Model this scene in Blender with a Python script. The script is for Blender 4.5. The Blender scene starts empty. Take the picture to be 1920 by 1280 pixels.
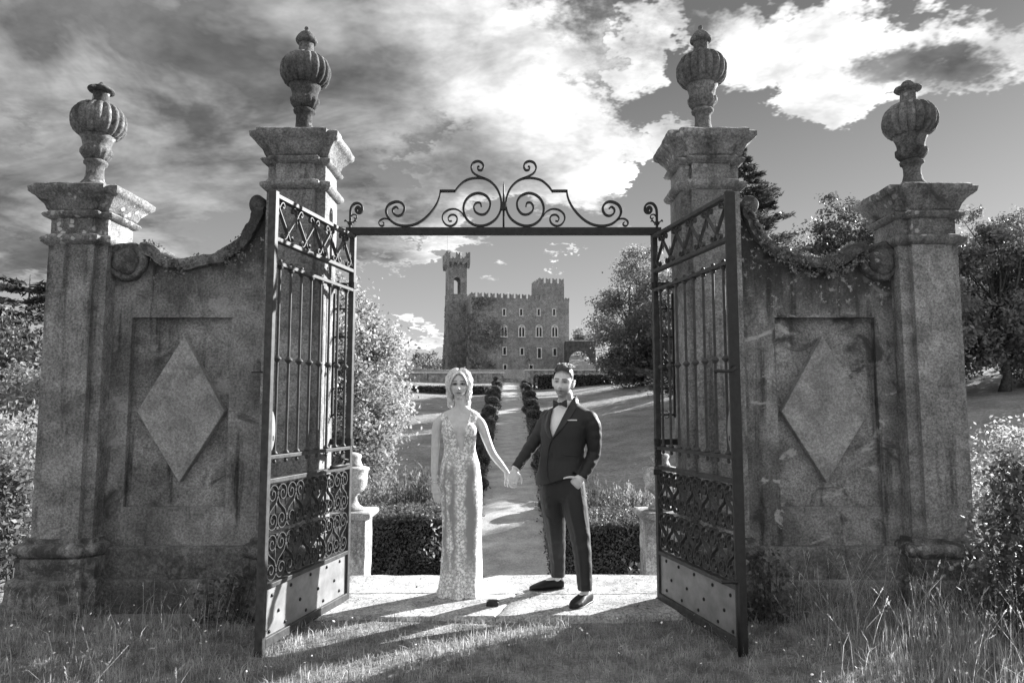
import bpy, bmesh, math, random
import numpy as np
from mathutils import Vector, Matrix, noise
from mathutils.bvhtree import BVHTree

random.seed(7)
rng = np.random.default_rng(7)
SC = bpy.context.scene
COL = SC.collection
R = math.radians

# ------------------------------------------------------------------ camera
F_PX, TILT = 1333.3, R(5.35)            # measured on the 1920 px wide photograph
CAMX, CAMZ = 0.066, 1.45
cam_d = bpy.data.cameras.new('camera')
cam_d.sensor_width = 36.0
cam_d.lens = F_PX / 1920 * 36.0
cam_d.clip_start = 0.05
cam_d.clip_end = 4000
cam = bpy.data.objects.new('camera', cam_d)
COL.objects.link(cam)
cam.location = (CAMX, 0, CAMZ)
cam.rotation_euler = (R(90) + TILT, 0, 0)
SC.camera = cam

# ------------------------------------------------------------------ exposure (black-and-white picture: every colour below is neutral)
SC.view_settings.view_transform = 'Standard'
SC.view_settings.look = 'None'
SC.view_settings.gamma = 1.0
SC.view_settings.use_curve_mapping = False
SC.view_settings.exposure = 1.85
SC.cycles.max_bounces = 5
SC.cycles.diffuse_bounces = 3
SC.cycles.glossy_bounces = 2
SC.cycles.transmission_bounces = 4
SC.cycles.transparent_max_bounces = 4
SC.cycles.use_denoising = True
SC.cycles.use_adaptive_sampling = True
SC.cycles.adaptive_threshold = 0.02

# ------------------------------------------------------------------ sun: behind the gate, to the right, low
SUN_EL, SUN_AZ = R(22.0), R(53.0)       # azimuth measured from +Y (view direction) towards +X
sd = Vector((math.sin(SUN_AZ) * math.cos(SUN_EL), math.cos(SUN_AZ) * math.cos(SUN_EL), math.sin(SUN_EL)))
sun_d = bpy.data.lights.new('sun', 'SUN')
sun_d.energy = 5.0
sun_d.angle = R(0.55)
sun_d.color = (1, 1, 1)
sun = bpy.data.objects.new('sun', sun_d)
COL.objects.link(sun)
sun.rotation_euler = (-sd).to_track_quat('-Z', 'Y').to_euler()


class NT:
    """tiny node-tree builder"""
    def __init__(s, tree):
        s.t = tree
        tree.nodes.clear()

    def n(s, typ, **kw):
        nd = s.t.nodes.new(typ)
        for k, v in kw.items():
            setattr(nd, k, v)
        return nd

    def l(s, a, b):
        s.t.links.new(a, b)

    def put(s, sock, v):
        if hasattr(v, 'links'):
            s.l(v, sock)
        else:
            sock.default_value = v

    def math(s, op, a, b=0.0, c=None, clamp=False):
        nd = s.n('ShaderNodeMath', operation=op)
        nd.use_clamp = clamp
        s.put(nd.inputs[0], a)
        s.put(nd.inputs[1], b)
        if c is not None:
            s.put(nd.inputs[2], c)
        return nd.outputs[0]

    def vmath(s, op, a, b):
        nd = s.n('ShaderNodeVectorMath', operation=op)
        s.put(nd.inputs[0], a)
        s.put(nd.inputs[1], b)
        return nd.outputs[0]

    def noise(s, vec, scale, detail=4, rough=0.55, dist=0.0):
        nd = s.n('ShaderNodeTexNoise')
        if vec is not None:
            s.l(vec, nd.inputs['Vector'])
        nd.inputs['Scale'].default_value = scale
        nd.inputs['Detail'].default_value = detail
        nd.inputs['Roughness'].default_value = rough
        nd.inputs['Distortion'].default_value = dist
        return nd.outputs[0]

    def ramp(s, x, lo, hi, a=0.0, b=1.0, smooth=True):
        nd = s.n('ShaderNodeMapRange')
        nd.interpolation_type = 'SMOOTHSTEP' if smooth else 'LINEAR'
        s.put(nd.inputs['Value'], x)
        for k, v in (('From Min', lo), ('From Max', hi), ('To Min', a), ('To Max', b)):
            nd.inputs[k].default_value = v
        return nd.outputs[0]

    def mix(s, f, a, b):
        nd = s.n('ShaderNodeMix')
        nd.data_type = 'FLOAT'
        s.put(nd.inputs[0], f)
        s.put(nd.inputs[2], a)
        s.put(nd.inputs[3], b)
        return nd.outputs[0]

    def scale(s, vec, xyz):
        nd = s.n('ShaderNodeMapping')
        s.l(vec, nd.inputs['Vector'])
        nd.inputs['Scale'].default_value = xyz
        return nd.outputs[0]


# ------------------------------------------------------------------ sky
world = bpy.data.worlds.new('World')
SC.world = world
world.use_nodes = True
world.cycles.sampling_method = 'MANUAL'
world.cycles.sample_map_resolution = 512
w = NT(world.node_tree)
w_out = w.n('ShaderNodeOutputWorld')
w_bg = w.n('ShaderNodeBackground')
w_bg.inputs['Strength'].default_value = 0.068
w.l(w_bg.outputs[0], w_out.inputs[0])
sky = w.n('ShaderNodeTexSky', sky_type='NISHITA')
sky.sun_disc = False
sky.sun_elevation = SUN_EL
sky.sun_rotation = SUN_AZ
sky.air_density = 1.0
sky.dust_density = 0.6
sky.altitude = 300
sep = w.n('ShaderNodeSeparateColor')
w.l(sky.outputs[0], sep.inputs[0])
tc = w.n('ShaderNodeTexCoord')
dirv = tc.outputs['Generated']
sx = w.n('ShaderNodeSeparateXYZ')
w.l(dirv, sx.inputs[0])
X, Y, Z = sx.outputs
yy = w.math('MAXIMUM', Y, 0.08)
TX = w.math('DIVIDE', X, yy)            # tangent of azimuth / elevation in the half of the sky that has these cloud banks
TZ = w.math('DIVIDE', Z, yy)
zz = w.math('ADD', w.math('MAXIMUM', Z, 0.0), 0.22)
cq = w.n('ShaderNodeCombineXYZ')
w.l(w.math('DIVIDE', X, zz), cq.inputs[0])
w.l(w.math('DIVIDE', Y, zz), cq.inputs[1])
Q = cq.outputs[0]
warp = w.noise(Q, 2.4, 6, 0.68)
warp2 = w.noise(w.vmath('ADD', Q, (7.3, 2.1, 4.0)), 2.4, 6, 0.68)
TXw = w.math('ADD', TX, w.math('MULTIPLY', w.math('SUBTRACT', warp, 0.5), 0.42))
TZw = w.math('ADD', TZ, w.math('MULTIPLY', w.math('SUBTRACT', warp2, 0.5), 0.36))


def blob(px, py, rx, ry, ang=0.0, hard=1.0):
    """soft elliptic cloud bank at a fixed place of the sky (tangent units); 1 at centre, 0 outside"""
    cx, cz = (px - 960) / 1333.0, (765 - py) / 1333.0
    rx, ry = rx / 1333.0, ry / 1333.0
    ca, sa = math.cos(ang), math.sin(ang)
    dx = w.math('SUBTRACT', TXw, cx)
    dz = w.math('SUBTRACT', TZw, cz)
    a = w.math('ADD', w.math('MULTIPLY', dx, ca / rx), w.math('MULTIPLY', dz, sa / rx))
    b = w.math('ADD', w.math('MULTIPLY', dx, -sa / ry), w.math('MULTIPLY', dz, ca / ry))
    d = w.math('ADD', w.math('MULTIPLY', a, a), w.math('MULTIPLY', b, b))
    return w.ramp(d, 1.35, 0.25, 0.0, hard)


def union(lst):
    o = lst[0]
    for b in lst[1:]:
        o = w.math('MAXIMUM', o, b)
    return o


fbm = w.noise(Q, 1.7, 6, 0.62, 0.4)
fine = w.noise(Q, 5.0, 6, 0.68, 0.15)
wisp = w.noise(w.scale(Q, (1.0, 1.35, 1.0)), 2.4, 5, 0.64, 0.25)
banks = union([
    blob(430, 60, 860, 240, 0.0),           # the grey bank over the left half
    blob(960, 130, 330, 150, -0.9),         # its bright leading edge
    blob(860, 330, 260, 90, 0.35),
    blob(250, 330, 520, 150, 0.05),
    blob(60, 470, 300, 75, 0.0),
    blob(700, 465, 200, 42, 0.0),
    blob(1640, 60, 420, 105, 0.0),          # the white bank at the upper right
    blob(1590, 150, 110, 80, 0.5),
    blob(1200, 80, 60, 130, -0.5, 0.9),
    blob(1200, 285, 95, 42, 0.35, 0.95),
    blob(785, 632, 75, 32, 0.0, 1.0),       # low cumulus left of the castle
    blob(1050, 465, 60, 10, 0.0, 0.6),
])
outside = w.ramp(w.math('ABSOLUTE', TX), 0.8, 1.3, 0.0, 0.60)
behind = w.ramp(Y, 0.25, -0.05, 0.0, 0.60)
cover = w.math('ADD', w.math('MAXIMUM', w.math('MULTIPLY', banks, 0.86), w.math('MAXIMUM', outside, behind)),
               w.math('MULTIPLY', w.math('SUBTRACT', fbm, 0.5), 0.9))
cover = w.math('ADD', cover, w.math('MULTIPLY', w.math('SUBTRACT', fine, 0.5), 1.0))
alpha = w.ramp(cover, 0.26, 0.74)
# a cloud's thick body is grey from below, thin edges let the low sun through
thick = w.ramp(cover, 0.55, 1.25)
body = w.noise(w.vmath('ADD', Q, (3.1, 9.2, 1.0)), 1.5, 6, 0.6, 0.6)
greybank = union([blob(200, 200, 780, 470, 0.0), blob(1790, 85, 120, 60, 0.2, 0.85), blob(700, 270, 230, 110, 0.4, 0.8)])
dark = w.math('ADD', w.math('MULTIPLY', greybank, w.ramp(body, 0.32, 0.66, 0.66, 1.0)), w.math('MULTIPLY', thick, w.ramp(body, 0.42, 0.62, 0.02, 0.42)), clamp=True)
cl = w.mix(dark, 4.5, 0.80)
cl = w.math('MULTIPLY', cl, w.ramp(wisp, 0.32, 0.68, 0.60, 1.36))
cl = w.math('MULTIPLY', cl, w.ramp(fine, 0.28, 0.72, 0.80, 1.18))
# red-filtered clear sky, as black-and-white conversion shows it
clear = w.math('ADD', w.math('MULTIPLY', sep.outputs[0], 0.27), w.math('MULTIPLY', sep.outputs[1], 0.12))
SKY_CLEAR_GAIN = w.math('MULTIPLY', w.math('POWER', clear, 0.35), w.ramp(Z, 0.02, 0.45, 2.1, 0.76, False))
lum = w.mix(alpha, SKY_CLEAR_GAIN, cl)
lum = w.mix(w.ramp(Z, -0.03, 0.0), 0.35, lum)
cc = w.n('ShaderNodeCombineColor')
for i in range(3):
    w.l(lum, cc.inputs[i])
w.l(cc.outputs[0], w_bg.inputs['Color'])


# ------------------------------------------------------------------ helpers
def at(px, py, Yd):
    """world point on the vertical plane Y = Yd that the photograph shows at (px, py)"""
    u, v = px - 960, py - 640
    dy = F_PX * math.cos(TILT) + v * math.sin(TILT)
    dz = F_PX * math.sin(TILT) - v * math.cos(TILT)
    k = Yd / dy
    return Vector((CAMX + u * k, Yd, CAMZ + dz * k))


class MB:
    def __init__(s):
        s.v = []
        s.f = []

    def add(s, vs, fs):
        o = len(s.v)
        s.v.extend(vs)
        s.f.extend([tuple(i + o for i in f) for f in fs])

    def box(s, x0, x1, y0, y1, z0, z1):
        s.add([(x0, y0, z0), (x1, y0, z0), (x1, y1, z0), (x0, y1, z0), (x0, y0, z1), (x1, y0, z1), (x1, y1, z1), (x0, y1, z1)],
              [(3, 2, 1, 0), (4, 5, 6, 7), (0, 1, 5, 4), (1, 2, 6, 5), (2, 3, 7, 6), (3, 0, 4, 7)])

    def prism(s, poly, y0, y1):
        """polygon in x,z extruded along y"""
        n = len(poly)
        s.add([(x, y0, z) for x, z in poly] + [(x, y1, z) for x, z in poly],
              [tuple(range(n)), tuple(range(2 * n - 1, n - 1, -1))] + [(i, i + n, (i + 1) % n + n, (i + 1) % n) for i in range(n)])

    def lathe(s, prof, n=24, flute=None, c=(0, 0, 0), jit=0.0, seed=0):
        vs, fs = [], []
        m = len(prof)
        for j, (r, z) in enumerate(prof):
            for i in range(n):
                a = 2 * math.pi * i / n
                rr = r
                if flute:
                    rr = r * (1 + flute(j, a))
                if jit:
                    rr += jit * noise.noise(Vector((math.cos(a) * r * 14 + seed, math.sin(a) * r * 14, z * 14)))
                vs.append((c[0] + rr * math.cos(a), c[1] + rr * math.sin(a), c[2] + z))
        for j in range(m - 1):
            for i in range(n):
                k = (i + 1) % n
                fs.append((j * n + i, j * n + k, (j + 1) * n + k, (j + 1) * n + i))
        fs.append(tuple(range(n - 1, -1, -1)))
        fs.append(tuple((m - 1) * n + i for i in range(n)))
        s.add(vs, fs)

    def tube(s, pts, rad, n=8, cap=True, flat=1.0):
        pts = [Vector(p) for p in pts]
        m = len(pts)
        if not hasattr(rad, '__len__'):
            rad = [rad] * m
        vs, fs = [], []
        t0 = (pts[1] - pts[0]).normalized()
        up = Vector((0, 0, 1)) if abs(t0.z) < 0.9 else Vector((1, 0, 0))
        nn = t0.cross(up).normalized()
        for i in range(m):
            t = (pts[min(i + 1, m - 1)] - pts[max(i - 1, 0)])
            if t.length < 1e-9:
                t = t0
            t.normalize()
            nn = (nn - t * nn.dot(t))
            if nn.length < 1e-6:
                nn = t.orthogonal()
            nn.normalize()
            b = t.cross(nn)
            for k in range(n):
                a = 2 * math.pi * k / n
                vs.append(tuple(pts[i] + (nn * math.cos(a) + b * (math.sin(a) * flat)) * rad[i]))
        for i in range(m - 1):
            for k in range(n):
                q = (k + 1) % n
                fs.append((i * n + k, i * n + q, (i + 1) * n + q, (i + 1) * n + k))
        if cap:
            fs.append(tuple(range(n - 1, -1, -1)))
            fs.append(tuple((m - 1) * n + i for i in range(n)))
        s.add(vs, fs)

    def ribbon(s, pts, th, y0, y1):
        """flat bar bent on edge: polyline in x,z with thickness th, running from y0 to y1 in depth"""
        m = len(pts)
        P = [Vector((p[0], p[1])) for p in pts]
        if not hasattr(th, '__len__'):
            th = [th] * m
        vs, fs = [], []
        for i in range(m):
            t = P[min(i + 1, m - 1)] - P[max(i - 1, 0)]
            if t.length < 1e-9:
                t = Vector((1, 0))
            t.normalize()
            nv = Vector((-t.y, t.x)) * th[i] * 0.5
            a, b = P[i] + nv, P[i] - nv
            vs += [(a.x, y0, a.y), (b.x, y0, b.y), (b.x, y1, b.y), (a.x, y1, a.y)]
        for i in range(m - 1):
            for k in range(4):
                q = (k + 1) % 4
                fs.append((i * 4 + k, i * 4 + q, (i + 1) * 4 + q, (i + 1) * 4 + k))
        fs.append((3, 2, 1, 0))
        o = (m - 1) * 4
        fs.append((o, o + 1, o + 2, o + 3))
        s.add(vs, fs)

    def ball(s, c, r, n=10, m=7, sz=1.0):
        vs, fs = [(c[0], c[1], c[2] - r * sz)], []
        for j in range(1, m):
            a = math.pi * j / m
            for i in range(n):
                b = 2 * math.pi * i / n
                vs.append((c[0] + r * math.sin(a) * math.cos(b), c[1] + r * math.sin(a) * math.sin(b), c[2] - r * sz * math.cos(a)))
        vs.append((c[0], c[1], c[2] + r * sz))
        for i in range(n):
            k = (i + 1) % n
            fs.append((0, 1 + k, 1 + i))
            for j in range(m - 2):
                fs.append((1 + j * n + i, 1 + j * n + k, 1 + (j + 1) * n + k, 1 + (j + 1) * n + i))
            fs.append((1 + (m - 2) * n + i, 1 + (m - 2) * n + k, len(vs) - 1))
        s.add(vs, fs)

    def mesh(s, name='mesh', smooth=False, angle=None):
        me = bpy.data.meshes.new(name)
        me.from_pydata([tuple(v) for v in s.v], [], s.f)
        if smooth:
            me.polygons.foreach_set('use_smooth', np.ones(len(me.polygons), bool))
            if angle:
                me.set_sharp_from_angle(angle=R(angle))
        me.update()
        return me


def link(name, me, mat=None, parent=None, loc=None, rot=None):
    o = bpy.data.objects.new(name, me)
    COL.objects.link(o)
    if mat is not None and me is not None and not me.materials:
        me.materials.append(mat)
    if parent is not None:
        o.parent = parent
    if loc is not None:
        o.location = loc
    if rot is not None:
        o.rotation_euler = rot
    return o


def obj(name, mb, mat, parent=None, loc=None, rot=None, smooth=False, angle=None, bevel=0.0):
    me = mb.mesh(name, smooth, angle) if isinstance(mb, MB) else mb
    o = link(name, me, mat, parent, loc, rot)
    if bevel:
        b = o.modifiers.new('bevel', 'BEVEL')
        b.width = bevel
        b.segments = 2
        b.limit_method = 'ANGLE'
    return o


def tag(o, label, cat, group=None):
    o['label'] = label
    o['category'] = cat
    if group:
        o['group'] = group
    return o


def thing(name, label, cat, loc=(0, 0, 0), rotz=0.0, group=None):
    o = bpy.data.objects.new(name, None)
    o.empty_display_size = 0.1
    COL.objects.link(o)
    o.location = loc
    o.rotation_euler = (0, 0, rotz)
    return tag(o, label, cat, group)


def structure(o):
    o['kind'] = 'structure'
    return o


def stuff(o):
    o['kind'] = 'stuff'
    return o


def np_mesh(name, verts, quads, mats=None):
    """fast mesh from numpy arrays (n,3) and (m,4) or (m,3)"""
    me = bpy.data.meshes.new(name)
    nv, (nf, k) = len(verts), quads.shape
    me.vertices.add(nv)
    me.vertices.foreach_set('co', np.ascontiguousarray(verts, np.float32).ravel())
    me.loops.add(nf * k)
    me.loops.foreach_set('vertex_index', np.ascontiguousarray(quads, np.int32).ravel())
    me.polygons.add(nf)
    me.polygons.foreach_set('loop_start', np.arange(0, nf * k, k, dtype=np.int32))
    me.polygons.foreach_set('loop_total', np.full(nf, k, np.int32))
    me.update(calc_edges=True)
    me.validate()
    return me


# ------------------------------------------------------------------ materials
def new_mat(name):
    m = bpy.data.materials.new(name)
    m.use_nodes = True
    t = NT(m.node_tree)
    out = t.n('ShaderNodeOutputMaterial')
    return m, t, out


def gray(t, v):
    c = t.n('ShaderNodeCombineColor')
    for i in range(3):
        t.put(c.inputs[i], v)
    return c.outputs[0]


def principled(t, out, col, rough=0.8, spec=0.3, bump=None, bstr=0.4, bdist=0.01, metal=0.0):
    p = t.n('ShaderNodeBsdfPrincipled')
    t.put(p.inputs['Base Color'], gray(t, col))
    t.put(p.inputs['Roughness'], rough)
    p.inputs['Specular IOR Level'].default_value = spec
    p.inputs['Metallic'].default_value = metal
    if bump is not None:
        b = t.n('ShaderNodeBump')
        b.inputs['Strength'].default_value = bstr
        b.inputs['Distance'].default_value = bdist
        t.l(bump, b.inputs['Height'])
        t.l(b.outputs[0], p.inputs['Normal'])
    t.l(p.outputs[0], out.inputs[0])
    return p


def plain(name, v, rough=0.7, spec=0.3, metal=0.0, var=0.0, scale=20, bstr=0.0, bdist=0.002):
    m, t, out = new_mat(name)
    tcn = t.n('ShaderNodeTexCoord')
    col = v
    nz = None
    if var or bstr:
        nz = t.noise(tcn.outputs['Object'], scale, 5, 0.6)
        if var:
            col = t.math('MULTIPLY', t.ramp(nz, 0.25, 0.75, 1 - var, 1 + var), v)
    principled(t, out, col, rough, spec, nz if bstr else None, bstr, bdist, metal)
    return m


def stone(name, base=0.27, patchy=0.35, lichen=0.5, dark=0.55, streak=0.5, seed=0.0, pale=0.0, mossy=0.0, hi=0.62, grain=1.0, top=None):
    """weathered render: cloudy stains, dark runs, lichen discs, grain"""
    m, t, out = new_mat(name)
    g = t.n('ShaderNodeNewGeometry')
    P = t.vmath('ADD', g.outputs['Position'], (seed, seed * 0.7, seed * 1.3))
    big = t.noise(P, 1.6, 4, 0.62, 0.4)
    mid = t.noise(P, 6.5, 5, 0.65, 0.6)
    fin = t.noise(P, 60, 3, 0.7)
    grit = t.noise(P, 220, 1, 0.7)
    run = t.noise(t.scale(P, (9, 9, 0.8)), 1.0, 5, 0.6, 0.2)
    v = t.ramp(big, 0.28, 0.72, base * (1 - patchy), base * (1 + patchy * 1.2))
    v = t.math('MULTIPLY', v, t.ramp(mid, 0.28, 0.72, 0.74, 1.26))
    v = t.math('MULTIPLY', v, t.ramp(fin, 0.28, 0.72, 1 - 0.42 * grain, 1 + 0.44 * grain))
    v = t.math('MULTIPLY', v, t.ramp(grit, 0.3, 0.7, 1 - 0.2 * grain, 1 + 0.2 * grain))
    v = t.math('MULTIPLY', v, t.math('SUBTRACT', 1.0, t.ramp(run, 0.54, 0.72, 0.0, streak)))
    if pale:      # places where the render has flaked to pale lime
        pn = t.noise(t.scale(P, (1.0, 1.0, 1.5)), 3.1, 6, 0.66, 0.5)
        v = t.mix(t.ramp(pn, 0.575, 0.64, 0.0, pale), v, 0.46)
    if dark:
        dn = t.noise(t.vmath('ADD', P, (5.0, 1.0, 2.0)), 3.2, 5, 0.68, 0.8)
        v = t.mix(t.ramp(dn, 0.56, 0.70, 0.0, dark), v, base * 0.28)
    if top:       # black growth washed down from the coping
        sz_ = t.n('ShaderNodeSeparateXYZ')
        t.l(g.outputs['Position'], sz_.inputs[0])
        rn = t.noise(t.scale(P, (7, 7, 2.6)), 1.0, 6, 0.7, 0.3)
        hgt = t.math('ADD', sz_.outputs[2], t.math('MULTIPLY', t.math('SUBTRACT', rn, 0.5), top[2]))
        v = t.mix(t.ramp(hgt, top[0], top[1], 0.0, 0.86), v, 0.035)
        ls = t.noise(P, 17, 5, 0.7)
        v = t.mix(t.math('MULTIPLY', t.ramp(hgt, top[0], top[1], 0.0, 1.0), t.ramp(ls, 0.57, 0.63, 0.0, 0.85)), v, 0.42)
    if lichen:
        vo = t.n('ShaderNodeTexVoronoi')
        vo.inputs['Scale'].default_value = 17.0
        t.l(t.vmath('ADD', P, t_warp(t, P, 0.035)), vo.inputs['Vector'])
        ln = t.noise(t.vmath('ADD', P, (2.0, 8.0, 4.0)), 2.3, 4, 0.6)
        disc = t.math('MULTIPLY', t.ramp(vo.outputs['Distance'], 0.36, 0.26), t.ramp(ln, 0.5, 0.62))
        v = t.mix(t.math('MULTIPLY', disc, lichen), v, hi)
    if mossy:
        mn = t.noise(P, 11, 4, 0.7, 0.5)
        v = t.mix(t.ramp(mn, 0.46, 0.6, 0.0, mossy), v, 0.045)
    h = t.math('ADD', t.math('MULTIPLY', fin, 0.6), t.math('ADD', t.math('MULTIPLY', mid, 1.1), t.math('MULTIPLY', grit, 0.25)))
    principled(t, out, v, 0.92, 0.15, h, 0.65, 0.012)
    return m


def t_warp(t, P, amp):
    nd = t.n('ShaderNodeTexNoise')
    t.l(P, nd.inputs['Vector'])
    nd.inputs['Scale'].default_value = 22
    s_ = t.n('ShaderNodeVectorMath', operation='SCALE')
    t.l(nd.outputs['Color'], s_.inputs[0])
    s_.inputs['Scale'].default_value = amp
    return s_.outputs[0]


def leaf_mat(name, v, var=0.45, trans=0.45, scale=1.2, spec=0.25):
    m, t, out = new_mat(name)
    g = t.n('ShaderNodeNewGeometry')
    n1 = t.noise(g.outputs['Position'], scale, 4, 0.6)
    col = t.math('MULTIPLY', t.ramp(n1, 0.3, 0.7, 1 - var, 1 + var), v)
    rnd = g.outputs['Random Per Island']
    col = t.math('MULTIPLY', col, t.ramp(rnd, 0, 1, 0.7, 1.3, False))
    d = t.n('ShaderNodeBsdfPrincipled')
    t.l(gray(t, col), d.inputs['Base Color'])
    d.inputs['Roughness'].default_value = 0.5
    d.inputs['Specular IOR Level'].default_value = spec
    tr = t.n('ShaderNodeBsdfTranslucent')
    t.l(gray(t, t.math('MULTIPLY', col, 1.15)), tr.inputs['Color'])
    mx = t.n('ShaderNodeMixShader')
    mx.inputs[0].default_value = trans
    t.l(d.outputs[0], mx.inputs[1])
    t.l(tr.outputs[0], mx.inputs[2])
    t.l(mx.outputs[0], out.inputs[0])
    return m


M = {}
M['wall_l'] = stone('stained_render', 0.19, 0.42, 0.0, 0.9, 0.8, 1.0, pale=0.30, top=(2.25, 2.75, 0.9))
M['wall_r'] = stone('flaking_render', 0.19, 0.42, 0.0, 0.95, 0.75, 9.0, pale=0.8, top=(2.05, 2.55, 1.0))
M['shaft'] = stone('pillar_render', 0.20, 0.3, 0.0, 0.55, 0.6, 4.0, pale=0.12)
M['cap'] = stone('weathered_stone', 0.19, 0.4, 0.6, 0.85, 0.5, 2.0)
M['base'] = stone('mossy_stone', 0.15, 0.5, 0.8, 0.75, 0.3, 6.0, mossy=0.75, hi=0.42)
M['coping'] = stone('lichened_coping', 0.105, 0.5, 0.9, 0.8, 0.2, 3.0, mossy=0.75, hi=0.45)
M['plinth'] = stone('damp_plinth', 0.13, 0.45, 0.25, 0.8, 0.5, 12.0, mossy=0.35, hi=0.35)
M['diamond'] = stone('smooth_render', 0.26, 0.12, 0.0, 0.12, 0.1, 7.0, grain=0.7)
M['urn'] = stone('urn_stone', 0.105, 0.6, 0.6, 0.8, 0.4, 5.0, hi=0.4)
M['slab'] = stone('pale_flagstone', 0.36, 0.3, 0.25, 0.62, 0.0, 8.0, hi=0.6, grain=1.2)
M['post'] = stone('pale_post_stone', 0.31, 0.45, 0.5, 0.6, 0.5, 8.5, hi=0.65)
M['iron'] = plain('weathered_iron_paint', 0.055, 0.5, 0.18, 0.0, 0.35, 26, 0.25)
M['iron_dark'] = plain('black_iron', 0.022, 0.55, 0.3, 0.0, 0.3, 26, 0.25)
M['plate'] = plain('riveted_sheet', 0.20, 0.45, 0.4, 0.0, 0.3, 7, 0.15)
# ================================================================== the gate: pillars, side walls, urns, leaves, overthrow
def stepped(h, p, d, proud):
    """pillar outline, counter-clockwise from above; y grows away from the camera"""
    return [(-h, 0), (-p, 0), (-p, -proud), (p, -proud), (p, 0), (h, 0), (h, d), (-h, d)]


def grow(poly, o):
    n = len(poly)
    res = []
    for i in range(n):
        a, b, c = Vector(poly[i - 1]), Vector(poly[i]), Vector(poly[(i + 1) % n])
        e1, e2 = (b - a).normalized(), (c - b).normalized()
        n1, n2 = Vector((e1.y, -e1.x)), Vector((e2.y, -e2.x))
        res.append(b + (n1 + n2) * o if abs(n1.dot(n2)) < 0.5 else b + n1 * o)
    return res


def course(poly, prof, seed=0.0, amp=0.004, step=0.04, chip=0.0):
    """solid swept round an outline: prof is [(z, outward offset)]; faces are finely cut and worn unevenly"""
    zs = []
    for (z0, o0), (z1, o1) in zip(prof[:-1], prof[1:]):
        k = max(1, int(math.hypot(z1 - z0, o1 - o0) / step))
        for i in range(k):
            f = i / k
            zs.append((z0 + (z1 - z0) * f, o0 + (o1 - o0) * f))
    zs.append(prof[-1])
    n = len(poly)
    cuts = [max(1, int((Vector(poly[(i + 1) % n]) - Vector(poly[i])).length / step)) for i in range(n)]
    rings = []
    for z, o in zs:
        g = grow(poly, o)
        ring = []
        for i in range(n):
            a, b = g[i], g[(i + 1) % n]
            for k in range(cuts[i]):
                q = a.lerp(b, k / cuts[i])
                ring.append(Vector((q.x, q.y, z)))
        rings.append(ring)
    m = len(rings[0])
    cx = sum(p[0] for p in poly) / n
    cy = sum(p[1] for p in poly) / n
    mb = MB()
    vs, fs = [], []
    for ring in rings:
        for q in ring:
            s_ = Vector((q.x * 9 + seed, q.y * 9 + seed * 0.3, q.z * 9))
            k = noise.noise(s_) * amp + noise.noise(s_ * 3.1) * amp * 0.6
            if chip:
                c_ = noise.noise(s_ * 0.9 + Vector((5, 5, 5)))
                k -= max(0, c_ - 0.25) * chip
            dv = Vector((q.x - cx, q.y - cy, 0))
            dv.normalize()
            vs.append((q.x + dv.x * k, q.y + dv.y * k, q.z + noise.noise(s_ + Vector((0, 7, 0))) * amp * 0.7))
    for j in range(len(rings) - 1):
        for i in range(m):
            k = (i + 1) % m
            fs.append((j * m + i, j * m + k, (j + 1) * m + k, (j + 1) * m + i))
    fs.append(tuple(range(m - 1, -1, -1)))
    fs.append(tuple((len(rings) - 1) * m + i for i in range(m)))
    mb.add(vs, fs)
    return mb


FRONT = 5.18
PILLAR_OUT = stepped(0.22, 0.147, 0.35, 0.05)


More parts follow.
